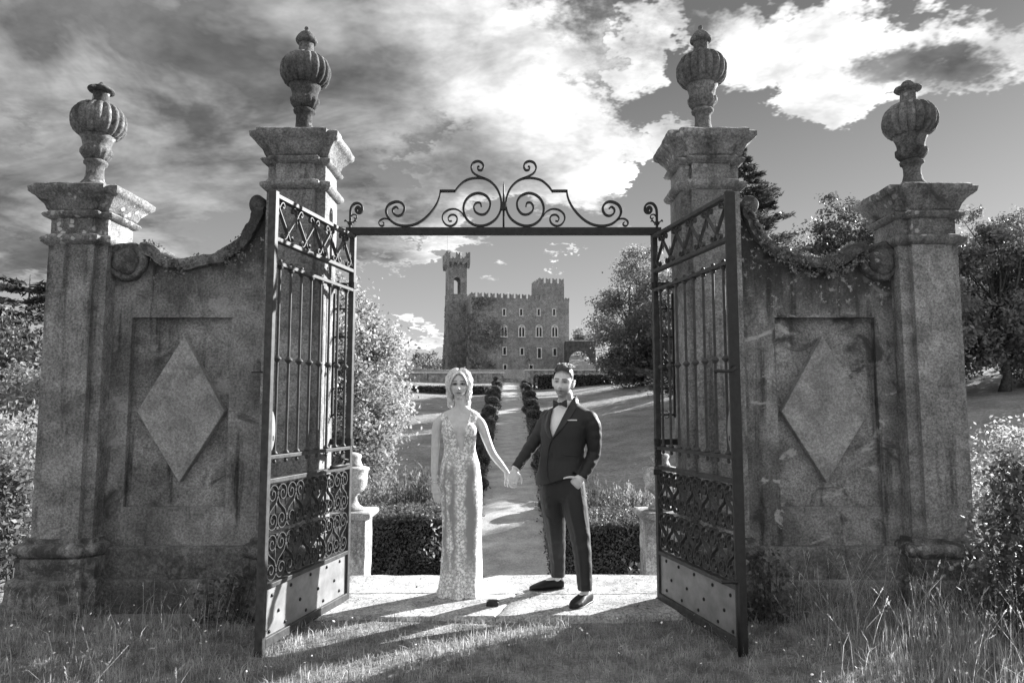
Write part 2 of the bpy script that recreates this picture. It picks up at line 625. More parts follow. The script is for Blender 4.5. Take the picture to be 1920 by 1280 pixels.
def pillar(xc, top, label, seed, mossy_side=False):
    t = thing('gate_pillar', label, 'gate pillar', (xc, FRONT, 0), 0, 'stone pillars of the garden gate')
    P = PILLAR_OUT
    # on the gate side the base is cut back so that the leaf can swing past it
    g = 0.0 if abs(xc) > 2 else (1 if xc < 0 else -1)
    PB = [(x - g * 0.10 if g and x * g > 0.2 else (x - g * 0.03 if g and x * g > 0 else x), y) for x, y in P]
    # courses, from the ground up; each sits on the one below
    obj('plinth_block', course(PB, [(-0.25, 0.105), (0.245, 0.10), (0.26, 0.085)], seed, 0.010, 0.035, 0.03), M['base'], t, smooth=True, angle=50)
    obj('plinth_course', course(PB, [(0.26, 0.06), (0.40, 0.065), (0.405, 0.05)], seed + 2, 0.009, 0.035, 0.025), M['base'], t, smooth=True, angle=50)
    obj('base_torus', course(PB, [(0.405, 0.05), (0.42, 0.07), (0.45, 0.08), (0.48, 0.073), (0.498, 0.05), (0.50, 0.03), (0.525, 0.028), (0.53, 0.0)], seed + 3, 0.008, 0.03, 0.03), M['base'], t, smooth=True, angle=60)
    n0 = top - 0.44
    obj('shaft', course(P, [(0.53, 0.0), (n0, 0.0)], seed + 4, 0.0025, 0.06), M['shaft'], t, smooth=True, angle=40)
    obj('necking', course(P, [(n0, 0.0), (n0 + 0.012, 0.022), (n0 + 0.03, 0.04), (n0 + 0.05, 0.045), (n0 + 0.066, 0.036), (n0 + 0.072, 0.02), (n0 + 0.08, 0.0)], seed + 5, 0.004, 0.02, 0.015), M['cap'], t, smooth=True, angle=60)
    obj('frieze', course(P, [(n0 + 0.08, -0.006), (n0 + 0.20, -0.006)], seed + 6, 0.003, 0.05), M['cap'], t, smooth=True, angle=40)
    obj('fillet_moulding', course(P, [(n0 + 0.20, 0.0), (n0 + 0.215, 0.03), (n0 + 0.235, 0.042), (n0 + 0.25, 0.03), (n0 + 0.255, 0.012)], seed + 7, 0.004, 0.02, 0.012), M['cap'], t, smooth=True, angle=60)
    obj('cornice', course(P, [(n0 + 0.255, 0.006), (n0 + 0.275, 0.02), (n0 + 0.31, 0.032), (n0 + 0.345, 0.060), (n0 + 0.365, 0.074), (n0 + 0.37, 0.084), (n0 + 0.39, 0.104), (n0 + 0.425, 0.108), (n0 + 0.44, 0.088)], seed + 8, 0.006, 0.025, 0.04), M['cap'], t, smooth=True, angle=55)
    return t


INNER, OUTER, TOP_IN, TOP_OUT = 1.545, 3.148, 3.50, 3.085
pillar(-INNER, TOP_IN, 'tall stone gate pillar behind the left iron gate leaf', 11)
pillar(INNER, TOP_IN, 'tall stone gate pillar behind the right iron gate leaf', 23)
pillar(-OUTER, TOP_OUT, 'shorter stone pillar at the left end of the gate wall', 37)
pillar(OUTER, TOP_OUT, 'shorter stone pillar at the right end of the gate wall', 51)


def urn(x, z, label, kind, seed, tilt=0.0, sc=1.0):
    t = thing('finial_urn', label, 'stone urn', (x, FRONT + 0.15, z), seed * 0.37, 'stone urns on top of the gate pillars')
    t.rotation_euler.x = tilt
    t.scale = (sc * 0.89, sc * 0.89, sc)
    b = MB()
    b.box(-0.155, 0.155, -0.155, 0.155, -0.006, 0.03)
    obj('base_slab', b, M['urn'], t, bevel=0.01)
    b = MB()
    b.lathe([(0.125, 0.03), (0.13, 0.045), (0.105, 0.07), (0.078, 0.10), (0.068, 0.15), (0.066, 0.19), (0.072, 0.215), (0.09, 0.225), (0.094, 0.242), (0.082, 0.255)], 28, jit=0.006, seed=seed)
    obj('foot', b, M['urn'], t, smooth=True)
    b = MB()
    lob = lambda j, a: (0.10 * abs(math.sin(a * 7)) if 1 <= j <= 3 else 0.0)
    b.lathe([(0.08, 0.255), (0.092, 0.275), (0.112, 0.305), (0.114, 0.335), (0.106, 0.345), (0.108, 0.375), (0.118, 0.41), (0.135, 0.44)], 56, flute=lob, jit=0.006, seed=seed + 1)
    obj('cup', b, M['urn'], t, smooth=True)
    b = MB()
    lob = lambda j, a: (0.17 * (abs(math.sin(a * 9)) ** 0.7 - 0.72) if 0 < j < 10 else 0.0)
    b.lathe([(0.128, 0.44), (0.150, 0.45), (0.180, 0.475), (0.200, 0.51), (0.208, 0.55), (0.206, 0.58), (0.196, 0.615), (0.178, 0.645), (0.150, 0.672), (0.120, 0.687), (0.085, 0.692)], 108, flute=lob, jit=0.005, seed=seed + 2)
    obj('fluted_bowl', b, M['urn'], t, smooth=True)
    b = MB()
    b.lathe([(0.082, 0.69), (0.07, 0.705), (0.064, 0.74), (0.062, 0.775), (0.066, 0.79)], 24, jit=0.004, seed=seed + 3)
    obj('neck', b, M['urn'], t, smooth=True)
    b = MB()
    if kind == 'dome':
        pr_ = [(0.066, 0.79), (0.09, 0.798), (0.094, 0.81), (0.088, 0.828), (0.072, 0.85), (0.052, 0.872), (0.03, 0.886), (0.018, 0.892), (0.016, 0.90), (0.021, 0.91), (0.018, 0.922), (0.006, 0.93)]
    else:
        pr_ = [(0.066, 0.79), (0.10, 0.80), (0.106, 0.808), (0.10, 0.82), (0.07, 0.832), (0.045, 0.842), (0.036, 0.85), (0.022, 0.86), (0.014, 0.872), (0.005, 0.878)]
        if kind == 'bun':
            pr_[-4:] = [(0.05, 0.85), (0.04, 0.866), (0.02, 0.876), (0.004, 0.88)]
    b.lathe(pr_, 28, jit=0.006, seed=seed + 4)
    obj('lid', b, M['urn'], t, smooth=True)
    return t


urn(-INNER, TOP_IN, 'fluted stone urn with domed lid on the tall left pillar', 'dome', 3)
urn(INNER, TOP_IN, 'fluted stone urn with domed lid on the tall right pillar', 'dome', 5, 0.0, 1.01)
urn(-OUTER, TOP_OUT, 'fluted stone urn with flat lid on the leftmost short pillar', 'flat', 8, 0.03, 1.03)
urn(OUTER, TOP_OUT, 'fluted stone urn with flat lid on the rightmost short pillar', 'bun', 13, 0.0, 1.03)


# ------------------------------------------------------------------ side walls with sweeping scrolled coping
def smooth_path(pts, n):
    """Catmull-Rom through 2-D points"""
    P = [Vector((p[0], p[1])) for p in pts]
    P = [P[0] * 2 - P[1]] + P + [P[-1] * 2 - P[-2]]
    out = []
    k = len(P) - 3
    for i in range(k):
        a, b, c, d = P[i:i + 4]
        m = max(1, n // k)
        for j in range(m):
            t = j / m
            out.append(0.5 * ((2 * b) + (c - a) * t + (2 * a - 5 * b + 4 * c - d) * t * t + (3 * b - a - 3 * c + d) * t ** 3))
    out.append(P[-2])
    return [(p.x, p.y) for p in out]


M['lichen'] = leaf_mat('lichen', 0.16, 0.7, 0.1, 9.0)
WF = 5.30     # wall face
curve_px = [(262, 462), (285, 470), (305, 486), (335, 494), (370, 490), (405, 484), (432, 470), (455, 450), (470, 428), (480, 405), (486, 384)]
CURVE = []
for p in curve_px:
    q = at(p[0], p[1], 5.26)
    CURVE.append((q.x + INNER, q.z))       # relative to the inner pillar's axis; negative towards the outer pillar
CURVE = smooth_path(CURVE, 60)


def side_wall(sg, label, mat, seed):
    """sg -1: left, +1: right. x measured from the inner pillar's axis outwards, then mirrored"""
    t = thing('gate_side_wall', label, 'wall', (sg * INNER, WF, 0), 0, 'walls between the gate pillars')
    mx = lambda x: -sg * x                   # CURVE is given for the left side
    xin, xout = -0.22, -(OUTER - INNER) + 0.22
    top = [p for p in CURVE if p[0] < xin]
    # the top runs from the volute to the small scroll against the tall pillar
    outline = [(xout, 0.455), (xin, 0.455), (xin, CURVE[-1][1] - 0.05)] + list(reversed(top)) + [(xout, top[0][1] + 0.0)]
    px0, px1, pz0, pz1 = at(248, 595, WF).x + INNER, at(435, 595, WF).x + INNER, 0.73, 2.127
    b = MB()
    # wall body built as strips round the sunk panel so that the panel is a real recess
    def strip(poly, y0=0.0, y1=0.20):
        poly = [(mx(x), z) for x, z in poly]
        if sg > 0:
            poly = poly[::-1]
        b.prism(poly, y0, y1)
    strip([(xout, 0.455), (xin, 0.455), (xin, pz0), (xout, pz0)])
    strip([(xout, pz0), (px0, pz0), (px0, pz1), (xout, pz1)])
    strip([(px1, pz0), (xin, pz0), (xin, pz1), (px1, pz1)])
    strip([(px0, pz0), (px1, pz0), (px1, pz1), (px0, pz1)], 0.052, 0.20)
    strip([(xout, pz1), (xin, pz1), (xin, CURVE[-1][1] - 0.03)] + list(reversed(top)) + [(xout, top[0][1])])
    obj('wall_body', b, mat, t)
    # diamond
    dm = MB()
    cx = (at(335, 770, WF).x + at(345, 770, WF).x) / 2 + INNER
    pts = [(cx, 1.986), (cx + 0.325, 1.425), (cx + 0.01, 0.905), (cx - 0.325, 1.425)]
    pts = [(mx(x), z) for x, z in pts]
    if sg < 0:
        pts = pts[::-1]
    dm.prism(pts, 0.0, 0.075)
    obj('raised_diamond', dm, M['diamond'], t, loc=(0, -0.012, 0), bevel=0.006)
    # ledges
    def ledge(name, z0, z1, proud, sd_):
        poly = [(min(mx(xout), mx(xin)), -proud), (max(mx(xout), mx(xin)), -proud), (max(mx(xout), mx(xin)), 0.20), (min(mx(xout), mx(xin)), 0.20)]
        obj(name, course(poly, [(z0, 0), (z1 - 0.012, 0), (z1, -0.012)], sd_, 0.004, 0.05, 0.01), M['plinth'], t, smooth=True, angle=45)
    ledge('plinth_ledge', 0.235, 0.455, 0.06, seed)
    ledge('foot_ledge', -0.2, 0.235, 0.115, seed + 4)
    # coping: a thick bead following the sweep, ending in a big volute and a small scroll
    cp = MB()
    pts = [(mx(x), z) for x, z in CURVE]
    tb, te = 0.085, 0.075
    path = []
    for i, (x, z) in enumerate(pts):
        path.append(Vector((x, 0, z)))
    m = len(path)
    prof = [(-0.055, -0.045), (-0.065, 0.0), (-0.05, 0.04), (0.0, 0.055), (0.20, 0.055), (0.24, 0.03), (0.24, -0.045)]
    vs, fs = [], []
    for i in range(m):
        tv = (path[min(i + 1, m - 1)] - path[max(i - 1, 0)]).normalized()
        nv = Vector((-tv.z, 0, tv.x))
        if nv.z < 0:
            nv = -nv
        for (yy_, h) in prof:
            q = path[i] + nv * h
            s_ = Vector((q.x * 11 + seed, yy_ * 11, q.z * 11))
            k = noise.noise(s_) * 0.014 + noise.noise(s_ * 2.7) * 0.013
            vs.append((q.x + nv.x * k, yy_ + noise.noise(s_ + Vector((9, 0, 0))) * 0.009, q.z + nv.z * k))
    k_ = len(prof)
    for i in range(m - 1):
        for j in range(k_):
            q = (j + 1) % k_
            fs.append((i * k_ + j, i * k_ + q, (i + 1) * k_ + q, (i + 1) * k_ + j))
    fs.append(tuple(range(k_ - 1, -1, -1)))
    fs.append(tuple((m - 1) * k_ + j for j in range(k_)))
    cp.add(vs, fs)
    obj('coping', cp, M['coping'], t, smooth=True, angle=50)
    # crust of lichen and moss along the coping, heavy on the right wall
    rg_ = np.random.default_rng(seed)
    nl = 5200 if sg > 0 else 1500
    ci = rg_.integers(0, m, nl)
    th_ = rg_.uniform(-0.2, 1.2, nl)
    Pq = np.array([[pts[i][0], 0, pts[i][1]] for i in ci])
    nz_ = np.array([noise.noise(Vector((p[0] * 5 + seed, t_ * 1.5, 0))) for p, t_ in zip(Pq, th_)])
    Pq[:, 1] = np.where(th_ < 0.5, -0.062, -0.05 + (th_ - 0.5) * 0.36)
    Pq[:, 2] += np.where(th_ < 0.5, -0.07 + th_ * 0.2, 0.058)
    Pq += rg_.normal(size=Pq.shape) * (0.012, 0.006, 0.008)
    Pq = Pq[nz_ + rg_.normal(size=nl) * 0.1 > (0.0 if sg > 0 else 0.15)]
    k4 = len(Pq)
    sz_ = rg_.uniform(0.006, 0.017, (k4, 1))
    a4 = rg_.normal(size=(k4, 3)); a4 /= np.linalg.norm(a4, axis=1, keepdims=True)
    b4 = np.cross(a4, rg_.normal(size=(k4, 3))); b4 /= np.linalg.norm(b4, axis=1, keepdims=True)
    v4 = np.stack([Pq - a4 * sz_, Pq + b4 * sz_ * 0.7, Pq + a4 * sz_, Pq - b4 * sz_ * 0.7], 1).reshape(-1, 3)
    stuff(link('lichen_crust', np_mesh('lichen_crust', v4, np.arange(4 * k4).reshape(k4, 4)), M['lichen'], t))
    # volute: stacked rounds lying on the wall face
    vc = at(234, 489, 5.24)
    vx, vz = mx(vc.x + INNER), vc.z
    def disc(prof_, n, sd_):
        d_ = MB()
        d_.lathe(prof_, n, jit=0.022, seed=sd_)
        d_.v = [(vx + v[0], 0.0 - v[2], vz + v[1]) for v in d_.v]
        return d_
    obj('volute', disc([(0.142, -0.22), (0.15, 0.0), (0.148, 0.045), (0.135, 0.062), (0.118, 0.066), (0.105, 0.052)], 40, seed), M['coping'], t, smooth=True, angle=70)
    obj('volute_boss', disc([(0.10, 0.03), (0.10, 0.06), (0.085, 0.082), (0.05, 0.093), (0.01, 0.097)], 32, seed + 3), M['coping'], t, smooth=True, angle=70)
    # small scroll against the tall pillar
    sc_ = at(480, 381, 5.24)
    sx_, sz_ = mx(sc_.x + INNER), sc_.z
    d_ = MB()
    d_.lathe([(0.05, -0.20), (0.066, -0.19), (0.07, 0.03), (0.055, 0.055), (0.02, 0.062)], 28, jit=0.01, seed=seed + 6)
    d_.v = [(sx_ + v[0], -v[2], sz_ + v[1]) for v in d_.v]
    obj('end_scroll', d_, M['coping'], t, smooth=True, angle=70)
    return t


side_wall(-1, 'left grey rendered wall with smooth diamond panel and scrolled coping', M['wall_l'], 3)
side_wall(1, 'right patchy flaking wall with diamond panel and lichened coping', M['wall_r'], 17)


# ------------------------------------------------------------------ wrought iron
def spiral(cx, cz, r0, a0, turns, r1, n=28, cw=1):
    """points of a spiral that starts at angle a0 radius r0 and winds inwards to r1"""
    out = []
    for i in range(n + 1):
        f = i / n
        r = r0 + (r1 - r0) * (f ** 0.85)
        a = a0 + cw * turns * 2 * math.pi * f
        out.append((cx + r * math.cos(a), cz + r * math.sin(a)))
    return out


def mirror(pts, x=0.0):
    return [(2 * x - p[0], p[1]) for p in pts]


HINGE_X, HINGE_Y, LEAF = 1.18, 5.48, 1.128
Z_TOP, Z_FR, Z_BT, Z_KN, Z_BB, Z_PT, Z_PB, Z_FT = 2.80, 2.51, 2.36, 1.76, 1.15, 1.005, 0.375, 0.05


def gate_leaf(sg, label):
    ang = math.atan2(-1.10, sg * 0.255)
    t = thing('gate_leaf', label, 'iron gate', (sg * HINGE_X, HINGE_Y, 0), ang, 'open leaves of the iron gate')
    I = M['iron']
    L = LEAF
    # mirrored hand: y of the leaf's local frame points to the passage on the right leaf, to the outside on the left
    inner = -1 if sg > 0 else 1              # local y side that faces the passage
    b = MB(); b.box(-0.02, 0.02, -0.022, 0.022, 0.02, Z_TOP + 0.0)
    obj('hinge_stile', b, I, t, bevel=0.004)
    b = MB(); b.box(L - 0.020, L + 0.020, -0.026, 0.026, -0.03, Z_TOP + 0.012)
    obj('meeting_stile', b, I, t, bevel=0.004)
    if sg > 0:                               # cover strip and drop bolt on the right leaf
        b = MB(); b.box(L + 0.0205, L + 0.027, -0.040, 0.026, -0.02, Z_TOP + 0.0)
        obj('cover_strip', b, M['iron_dark'], t)
    def rail(name, z, h=0.014, d=0.022):
        r_ = MB(); r_.box(0.0205, L - 0.0225, -d, d, z - h, z + h)
        return obj(name, r_, I, t, bevel=0.003)
    for z in (Z_TOP - 0.014, Z_FR, Z_BT, Z_BB, Z_PT, Z_PB):
        rail('rail', z, 0.012 if z in (Z_BT, Z_BB) else 0.014)
    b = MB(); b.box(0.0205, L - 0.0225, -0.024, 0.024, Z_FT - 0.028, Z_FT + 0.028)
    obj('bottom_rail', b, I, t, bevel=0.004)
    # bars with a knuckle, a foot ring and a rounded end above the rail
    bm_ = MB()
    bm_.tube([(0, 0, Z_BB - 0.03), (0, 0, Z_BT + 0.022)], 0.0095, 8)
    bm_.ball((0, 0, Z_BT + 0.024), 0.014, 8, 5)
    bm_.ball((0, 0, Z_BB - 0.03), 0.013, 8, 5)
    bar_me = bm_.mesh('bar', True, 50)
    kn = MB()
    kn.lathe([(0.0096, -0.022), (0.013, -0.018), (0.025, -0.004), (0.027, 0.0), (0.025, 0.004), (0.013, 0.018), (0.0096, 0.022)], 12)
    kn_me = kn.mesh('knuckle', True)
    ft = MB()
    ft.lathe([(0.0096, 0.0), (0.02, 0.0), (0.021, 0.009), (0.013, 0.02), (0.0096, 0.028)], 10)
    ft_me = ft.mesh('foot_ring', True)
    hd = MB()
    hd.lathe([(0.0096, 0.0), (0.013, 0.008), (0.022, 0.014), (0.02, 0.022), (0.0096, 0.022)], 10)
    hd_me = hd.mesh('head_ring', True)
    nb = 8
    for i in range(nb):
        x = L * (i + 0.72) / (nb + 0.42)
        bar = link('bar', bar_me, I, t, (x, 0, 0))
        link('knuckle', kn_me, I, bar, (0, 0, Z_KN))
        link('foot_ring', ft_me, I, bar, (0, 0, Z_BB + 0.0125))
        link('head_ring', hd_me, I, bar, (0, 0, Z_BT - 0.035))
    # frieze: zigzag bars with paired scrolls and spikes
    z0, z1 = Z_FR + 0.014, Z_TOP - 0.028
    np_ = 5
    p = (L - 0.043) / (np_ - 0.25)
    x0 = 0.0205 + p * 0.12
    zz0, zz1 = z0 + 0.055, z1 - 0.055
    for i in range(np_):
        xb, xt = x0 + i * p, x0 + (i + 0.5) * p
        for (xa, za, xc, zc) in ((xb, zz0, xt, zz1), (xt, zz1, xb + p, zz0)):
            if xc > L - 0.02:
                continue
            zg = MB(); zg.ribbon([(xa, za), (xc, zc)], 0.007, -0.012, 0.012)
            obj('zigzag_bar', zg, I, t)
        for (xv, zv, dn) in ((xb, zz0, -1), (xt, zz1, 1)):
            if not 0.03 < xv < L - 0.04:
                continue
            for hs in (-1, 1):
                s_ = [(xv, zv)] + [(xv + hs * q[0], zv + dn * q[1]) for q in
                                   [(0.012, 0.02), (0.03, 0.042), (0.05, 0.045), (0.06, 0.032), (0.057, 0.016), (0.045, 0.012), (0.040, 0.020)]]
                q_ = MB(); q_.ribbon(smooth_path(s_, 21), 0.006, -0.011, 0.011)
                obj('scroll', q_, I, t)
            sp = MB()
            sp.tube([(xv, 0, zv - dn * 0.005), (xv, 0, zv - dn * 0.04), (xv, 0, zv - dn * 0.075)], [0.005, 0.008, 0.002], 6)
            sp.tube([(xv, 0, zv), (xv, 0, zv + dn * 0.05)], [0.006, 0.004], 6)
            obj('spike', sp, I, t, smooth=True)
    # scroll panel: S-shaped flat bars that form upright and inverted hearts, two mirrored rows
    zm = (Z_PT + Z_PB) / 2
    H_ = (Z_PT - Z_PB) / 2 - 0.014
    nper = 5
    pp = (L - 0.046) / (nper + 0.05)
    lobe1 = spiral(-0.235 * pp, 0.765 * H_, 0.225 * H_ + 0.0, math.pi * 1.0, -1.55, 0.035 * H_, 26, 1)
    lobe1 = [(-0.235 * pp + (x + 0.235 * pp) * 0.93, z) for x, z in lobe1]
    stem = [(-0.44 * pp, 0.62 * H_), (-0.30 * pp, 0.47 * H_), (-0.13 * pp, 0.34 * H_), (-0.03 * pp, 0.24 * H_)]
    lobe2 = [(-0.5 * pp - x, 1.0 * H_ - z) for x, z in [(q[0], q[1]) for q in lobe1]]
    S = list(reversed(lobe1)) + smooth_path([lobe1[0]] + [(-0.25 * pp - 0.207 * pp * 0.97, 0.66 * H_), (-0.40 * pp, 0.58 * H_), (-0.25 * pp, 0.5 * H_), (-0.10 * pp, 0.42 * H_), (-0.25 * pp + 0.207 * pp * 0.97, 0.34 * H_), lobe2[0]], 18) + lobe2
    Sm = MB(); Sm.ribbon(S, 0.0065, -0.014, 0.014)
    S_me = Sm.mesh('scroll_bar')
    fl = MB()
    fl.tube([(0, 0, 0.5 * H_ + 0.05), (0, 0, 0.5 * H_ + 0.016), (0, 0, 0.5 * H_ - 0.05)], [0.003, 0.0085, 0.0025], 6)
    fl_me = fl.mesh('drop_leaf', True)
    co = MB(); co.box(-0.012, 0.012, -0.016, 0.016, -0.007, 0.007)
    co_me = co.mesh('collar')
    for row in (1, -1):
        for k in range(nper + 1):
            xc = 0.026 + pp * (k + 0.03)
            for hs in (1, -1):
                # heart k, left (1) or right (-1) half; skip halves that would pass the stiles
                xs_lo = xc - 0.75 * pp if hs > 0 else xc
                xs_hi = xc if hs > 0 else xc + 0.75 * pp
                if xs_lo < -0.16 * 1 + 0.02 or xs_hi > L + 0.02 or xs_lo < 0.0 or xs_hi > L - 0.015:
                    continue
                o = link('scroll_bar', S_me, I, t, (xc, 0, zm))
                o.scale = (hs, 1, row)
            if 0.03 < xc < L - 0.05:
                d_ = link('drop_leaf', fl_me, I, t, (xc, 0, zm + row * 0.16 * H_)); d_.scale = (1, 1, row)
                link('collar', co_me, I, t, (xc, 0, zm + row * 0.30 * H_))
            xh = xc + 0.5 * pp
            if xh < L - 0.04:
                d_ = link('drop_leaf', fl_me, I, t, (xh, 0, zm - row * 0.06 * H_ + row * 0.0)); d_.scale = (1, 1, row)
                link('collar', co_me, I, t, (xh, 0, zm + row * 0.02))
    # riveted sheet
    b = MB(); b.box(0.0205, L - 0.0225, -0.004, 0.004, Z_FT + 0.0285, Z_PB - 0.0145)
    pl = obj('kick_plate', b, M['plate'], t)
    rv = MB(); rv.ball((0, 0, 0), 0.012, 8, 5)
    rv.v = [(x, y * 0.7, z) for x, y, z in rv.v]
    rv_me = rv.mesh('rivet', True)
    for (x, z) in [(0.12, 0.33), (0.32, 0.33), (0.55, 0.33), (0.80, 0.32), (1.02, 0.31), (0.2, 0.21), (0.44, 0.21), (0.68, 0.2), (0.94, 0.2), (0.12, 0.12), (0.36, 0.11), (0.6, 0.11), (0.86, 0.11), (1.04, 0.10)]:
        link('rivet', rv_me, M['iron_dark'], pl, (x, inner * 0.006, z))
    # hinge straps that hold the leaf away from the pillar; in the leaf's frame they run towards the pillar face
    wx = 1.322 - HINGE_X
    wdir = Vector((sg * wx, 0.0, 0))
    ca, sa = math.cos(-ang), math.sin(-ang)
    loc_ = Vector((wdir.x * ca - wdir.y * sa, wdir.x * sa + wdir.y * ca, 0))
    for z in (2.40, 1.195):
        h = MB()
        pv = Vector((0, 0, z))
        dd = loc_.normalized()
        nn = Vector((-dd.y, dd.x, 0)) * 0.007
        a_, b_ = pv - dd * 0.03, pv + loc_
        vs = []
        for zz_ in (z - 0.022, z + 0.022):
            for q in (a_ - nn * 4, b_ - nn * 4, b_ + nn * 0.5, a_ + nn * 0.5):
                vs.append((q.x, q.y, zz_))
        h.add(vs, [(3, 2, 1, 0), (4, 5, 6, 7), (0, 1, 5, 4), (1, 2, 6, 5), (2, 3, 7, 6), (3, 0, 4, 7)])
        h.tube([(0, 0, z - 0.024), (0, 0, z + 0.024)], 0.031, 10)
        obj('hinge_strap', h, M['iron_dark'], t)
    # lock plate near the free end
    lk = MB()
    lk.lathe([(0.001, -0.003), (0.125, -0.003), (0.125, 0.004), (0.118, 0.007), (0.001, 0.007)], 32)
    lk.v = [(L - 0.023 - max(0.0, -v[0]) * 0.36, inner * (0.012 + v[2]), 1.31 + v[1]) for v in lk.v]
    lo = obj('lock_plate', lk, M['plate'], t)
    k2 = MB(); k2.box(L - 0.05, L - 0.04, inner * 0.02 - 0.001, inner * 0.02 + 0.001, 1.25, 1.28)
    obj('keyhole', k2, M['iron_dark'], lo)
    if sg > 0:
        hdl = MB()
        hp = [(L + 0.03, 0.0, 1.70), (L + 0.045, -0.02, 1.695), (L + 0.05, -0.05, 1.675), (L + 0.04, -0.09, 1.672), (L + 0.035, -0.13, 1.675), (L + 0.035, -0.15, 1.668)]
        hdl.tube(hp, [0.012, 0.012, 0.011, 0.010, 0.012, 0.013], 8)
        obj('lever_handle', hdl, M['iron_dark'], t, smooth=True)
        bt = MB(); bt.tube([(L + 0.04, -0.04, 0.42), (L + 0.04, -0.04, 0.0)], 0.011, 8)
        bt.tube([(L + 0.04, -0.04, 0.42), (L + 0.05, -0.08, 0.43), (L + 0.05, -0.15, 0.43)], 0.010, 8)
        obj('drop_bolt', bt, M['iron_dark'], t, smooth=True)
    else:
        bt = MB(); bt.tube([(0.06, inner * 0.03, 1.03), (0.34, inner * 0.03, 1.03)], 0.012, 8)
        bt.tube([(0.14, inner * 0.03, 1.03), (0.14, inner * 0.06, 1.07), (0.22, inner * 0.06, 1.08)], 0.008, 6)
        obj('sliding_bolt', bt, M['iron_dark'], t, smooth=True)
        pg = MB(); pg.box(L + 0.015, L + 0.03, -0.1, -0.03, 1.665, 1.675)
        obj('latch_pin', pg, M['iron_dark'], t)
    return t


gate_leaf(-1, 'left iron gate leaf, sunlit and swung towards the grass')
gate_leaf(1, 'right iron gate leaf, in shade, with lever handle and chain')

# chain and padlock hanging on the right leaf
ch = thing('padlock_chain', 'dark chain with padlock hanging on the right gate leaf', 'chain', (HINGE_X - 0.035, HINGE_Y - 0.10, 1.19))
lk_ = MB()
for k in range(7):
    c = [(0.009 * math.cos(a) * (1 if k % 2 else 0.25), 0.009 * math.cos(a) * (0.25 if k % 2 else 1), 0.016 * math.sin(a) - 0.026 * k) for a in [i * math.pi / 5 for i in range(11)]]
    b = MB(); b.tube(c, 0.003, 5, cap=False)
    obj('chain_link', b, M['iron_dark'], ch)
b = MB(); b.box(-0.02, 0.02, -0.009, 0.009, -0.235, -0.195)
b.tube([(-0.012, 0, -0.195), (-0.012, 0, -0.175), (0, 0, -0.168), (0.012, 0, -0.175), (0.012, 0, -0.195)], 0.0035, 6)
obj('padlock', b, M['iron_dark'], ch)

# spiked guards up the inner corners of the tall pillars
for sg in (-1, 1):
    g_ = thing('spiked_guard', 'row of curled iron spikes on the %s pillar inside the gate' % ('left' if sg < 0 else 'right'), 'iron guard', (sg * 1.321, 5.50, 0), 0, 'spiked guards beside the gate leaves')
    b = MB(); b.box(-0.006, 0.006, -0.015, 0.015, 1.38, 2.34)
    obj('backing_strip', b, M['iron_dark'], g_, loc=(-sg * 0.004, 0, 0))
    for z in (2.22, 2.0, 1.8, 1.6, 1.4):
        b = MB()
        b.tube([(0, 0, z), (-sg * 0.11, 0, z)], 0.008, 6)
        for dz in (1, -1):
            for k in (0.045, 0.085):
                b.tube([(-sg * k, 0, z), (-sg * (k + 0.005), 0, z + dz * 0.02), (-sg * (k + 0.02), 0, z + dz * 0.03), (-sg * (k + 0.034), 0, z + dz * 0.022)], [0.005, 0.004, 0.0035, 0.002], 5)
        obj('spike_bracket', b, M['iron_dark'], g_, smooth=True)

# ------------------------------------------------------------------ overthrow: beam and scrolls over the opening, traced in metres on its own plane
OV = thing('gate_overthrow', 'black wrought iron arch of scrolls on the beam above the gate', 'iron arch', (0, HINGE_Y, Z_TOP + 0.03))
D_ = M['iron_dark']
b = MB(); b.box(-1.235, 1.235, -0.026, 0.026, -0.028, 0.028)
obj('beam', b, D_, OV, bevel=0.003)
ox = at(944, 432, HINGE_Y)
PXM = 1.0 / (at(945, 432, HINGE_Y).x - ox.x)


def ovp(zx, zy):
    """point of the enlarged photograph detail (3.2x, origin 640,280) in metres from beam centre"""
    return ((640 + zx / 3.2 - 944.3) / PXM * 1.0, (428.5 - (280 + zy / 3.2)) / PXM + 0.028)


def wrought(name, pts, th=0.014, taper=True, n=60):
    P_ = smooth_path(pts, n)
    m = len(P_)
    T_ = [th * (0.62 + 0.38 * math.sin(math.pi * min(1, max(0, i / (m - 1) * 0.94 + 0.03)))) if taper else th for i in range(m)]
    for hs in (1, -1):
        q = [(hs * x, z) for x, z in P_]
        rb = MB(); rb.ribbon(q, T_, -0.014, 0.014)
        obj(name, rb, D_, OV)


def zp(*a):
    return [ovp(x, y) for x, y in a]


# right-hand half of the picture detail; mirrored to the left
wrought('main_scroll', zp((1270, 255), (1240, 215), (1195, 180), (1130, 168), (1070, 180), (1020, 225), (992, 290), (990, 360), (1015, 415), (1060, 450), (1110, 463), (1160, 452), (1200, 415), (1215, 360), (1203, 310), (1170, 275), (1125, 262), (1080, 278), (1056, 315), (1058, 355), (1082, 388), (1115, 393), (1145, 375), (1152, 345), (1138, 322), (1115, 322), (1108, 345)), 0.017, True, 110)
wrought('crest_scroll', zp((1085, 172), (1128, 155), (1158, 135), (1170, 105), (1158, 75), (1130, 64), (1105, 75), (1096, 100), (1108, 120), (1128, 116), (1130, 100), (1120, 96)), 0.014)
wrought('side_scroll', zp((1212, 405), (1230, 378), (1265, 360), (1305, 365), (1335, 390), (1340, 425), (1320, 455), (1290, 463), (1262, 448), (1252, 420), (1265, 398), (1290, 396), (1306, 414), (1300, 434), (1284, 432)), 0.012)
wrought('step_bar', zp((1266, 250), (1272, 249), (1310, 249), (1350, 249), (1356, 250)), 0.018, False, 10)
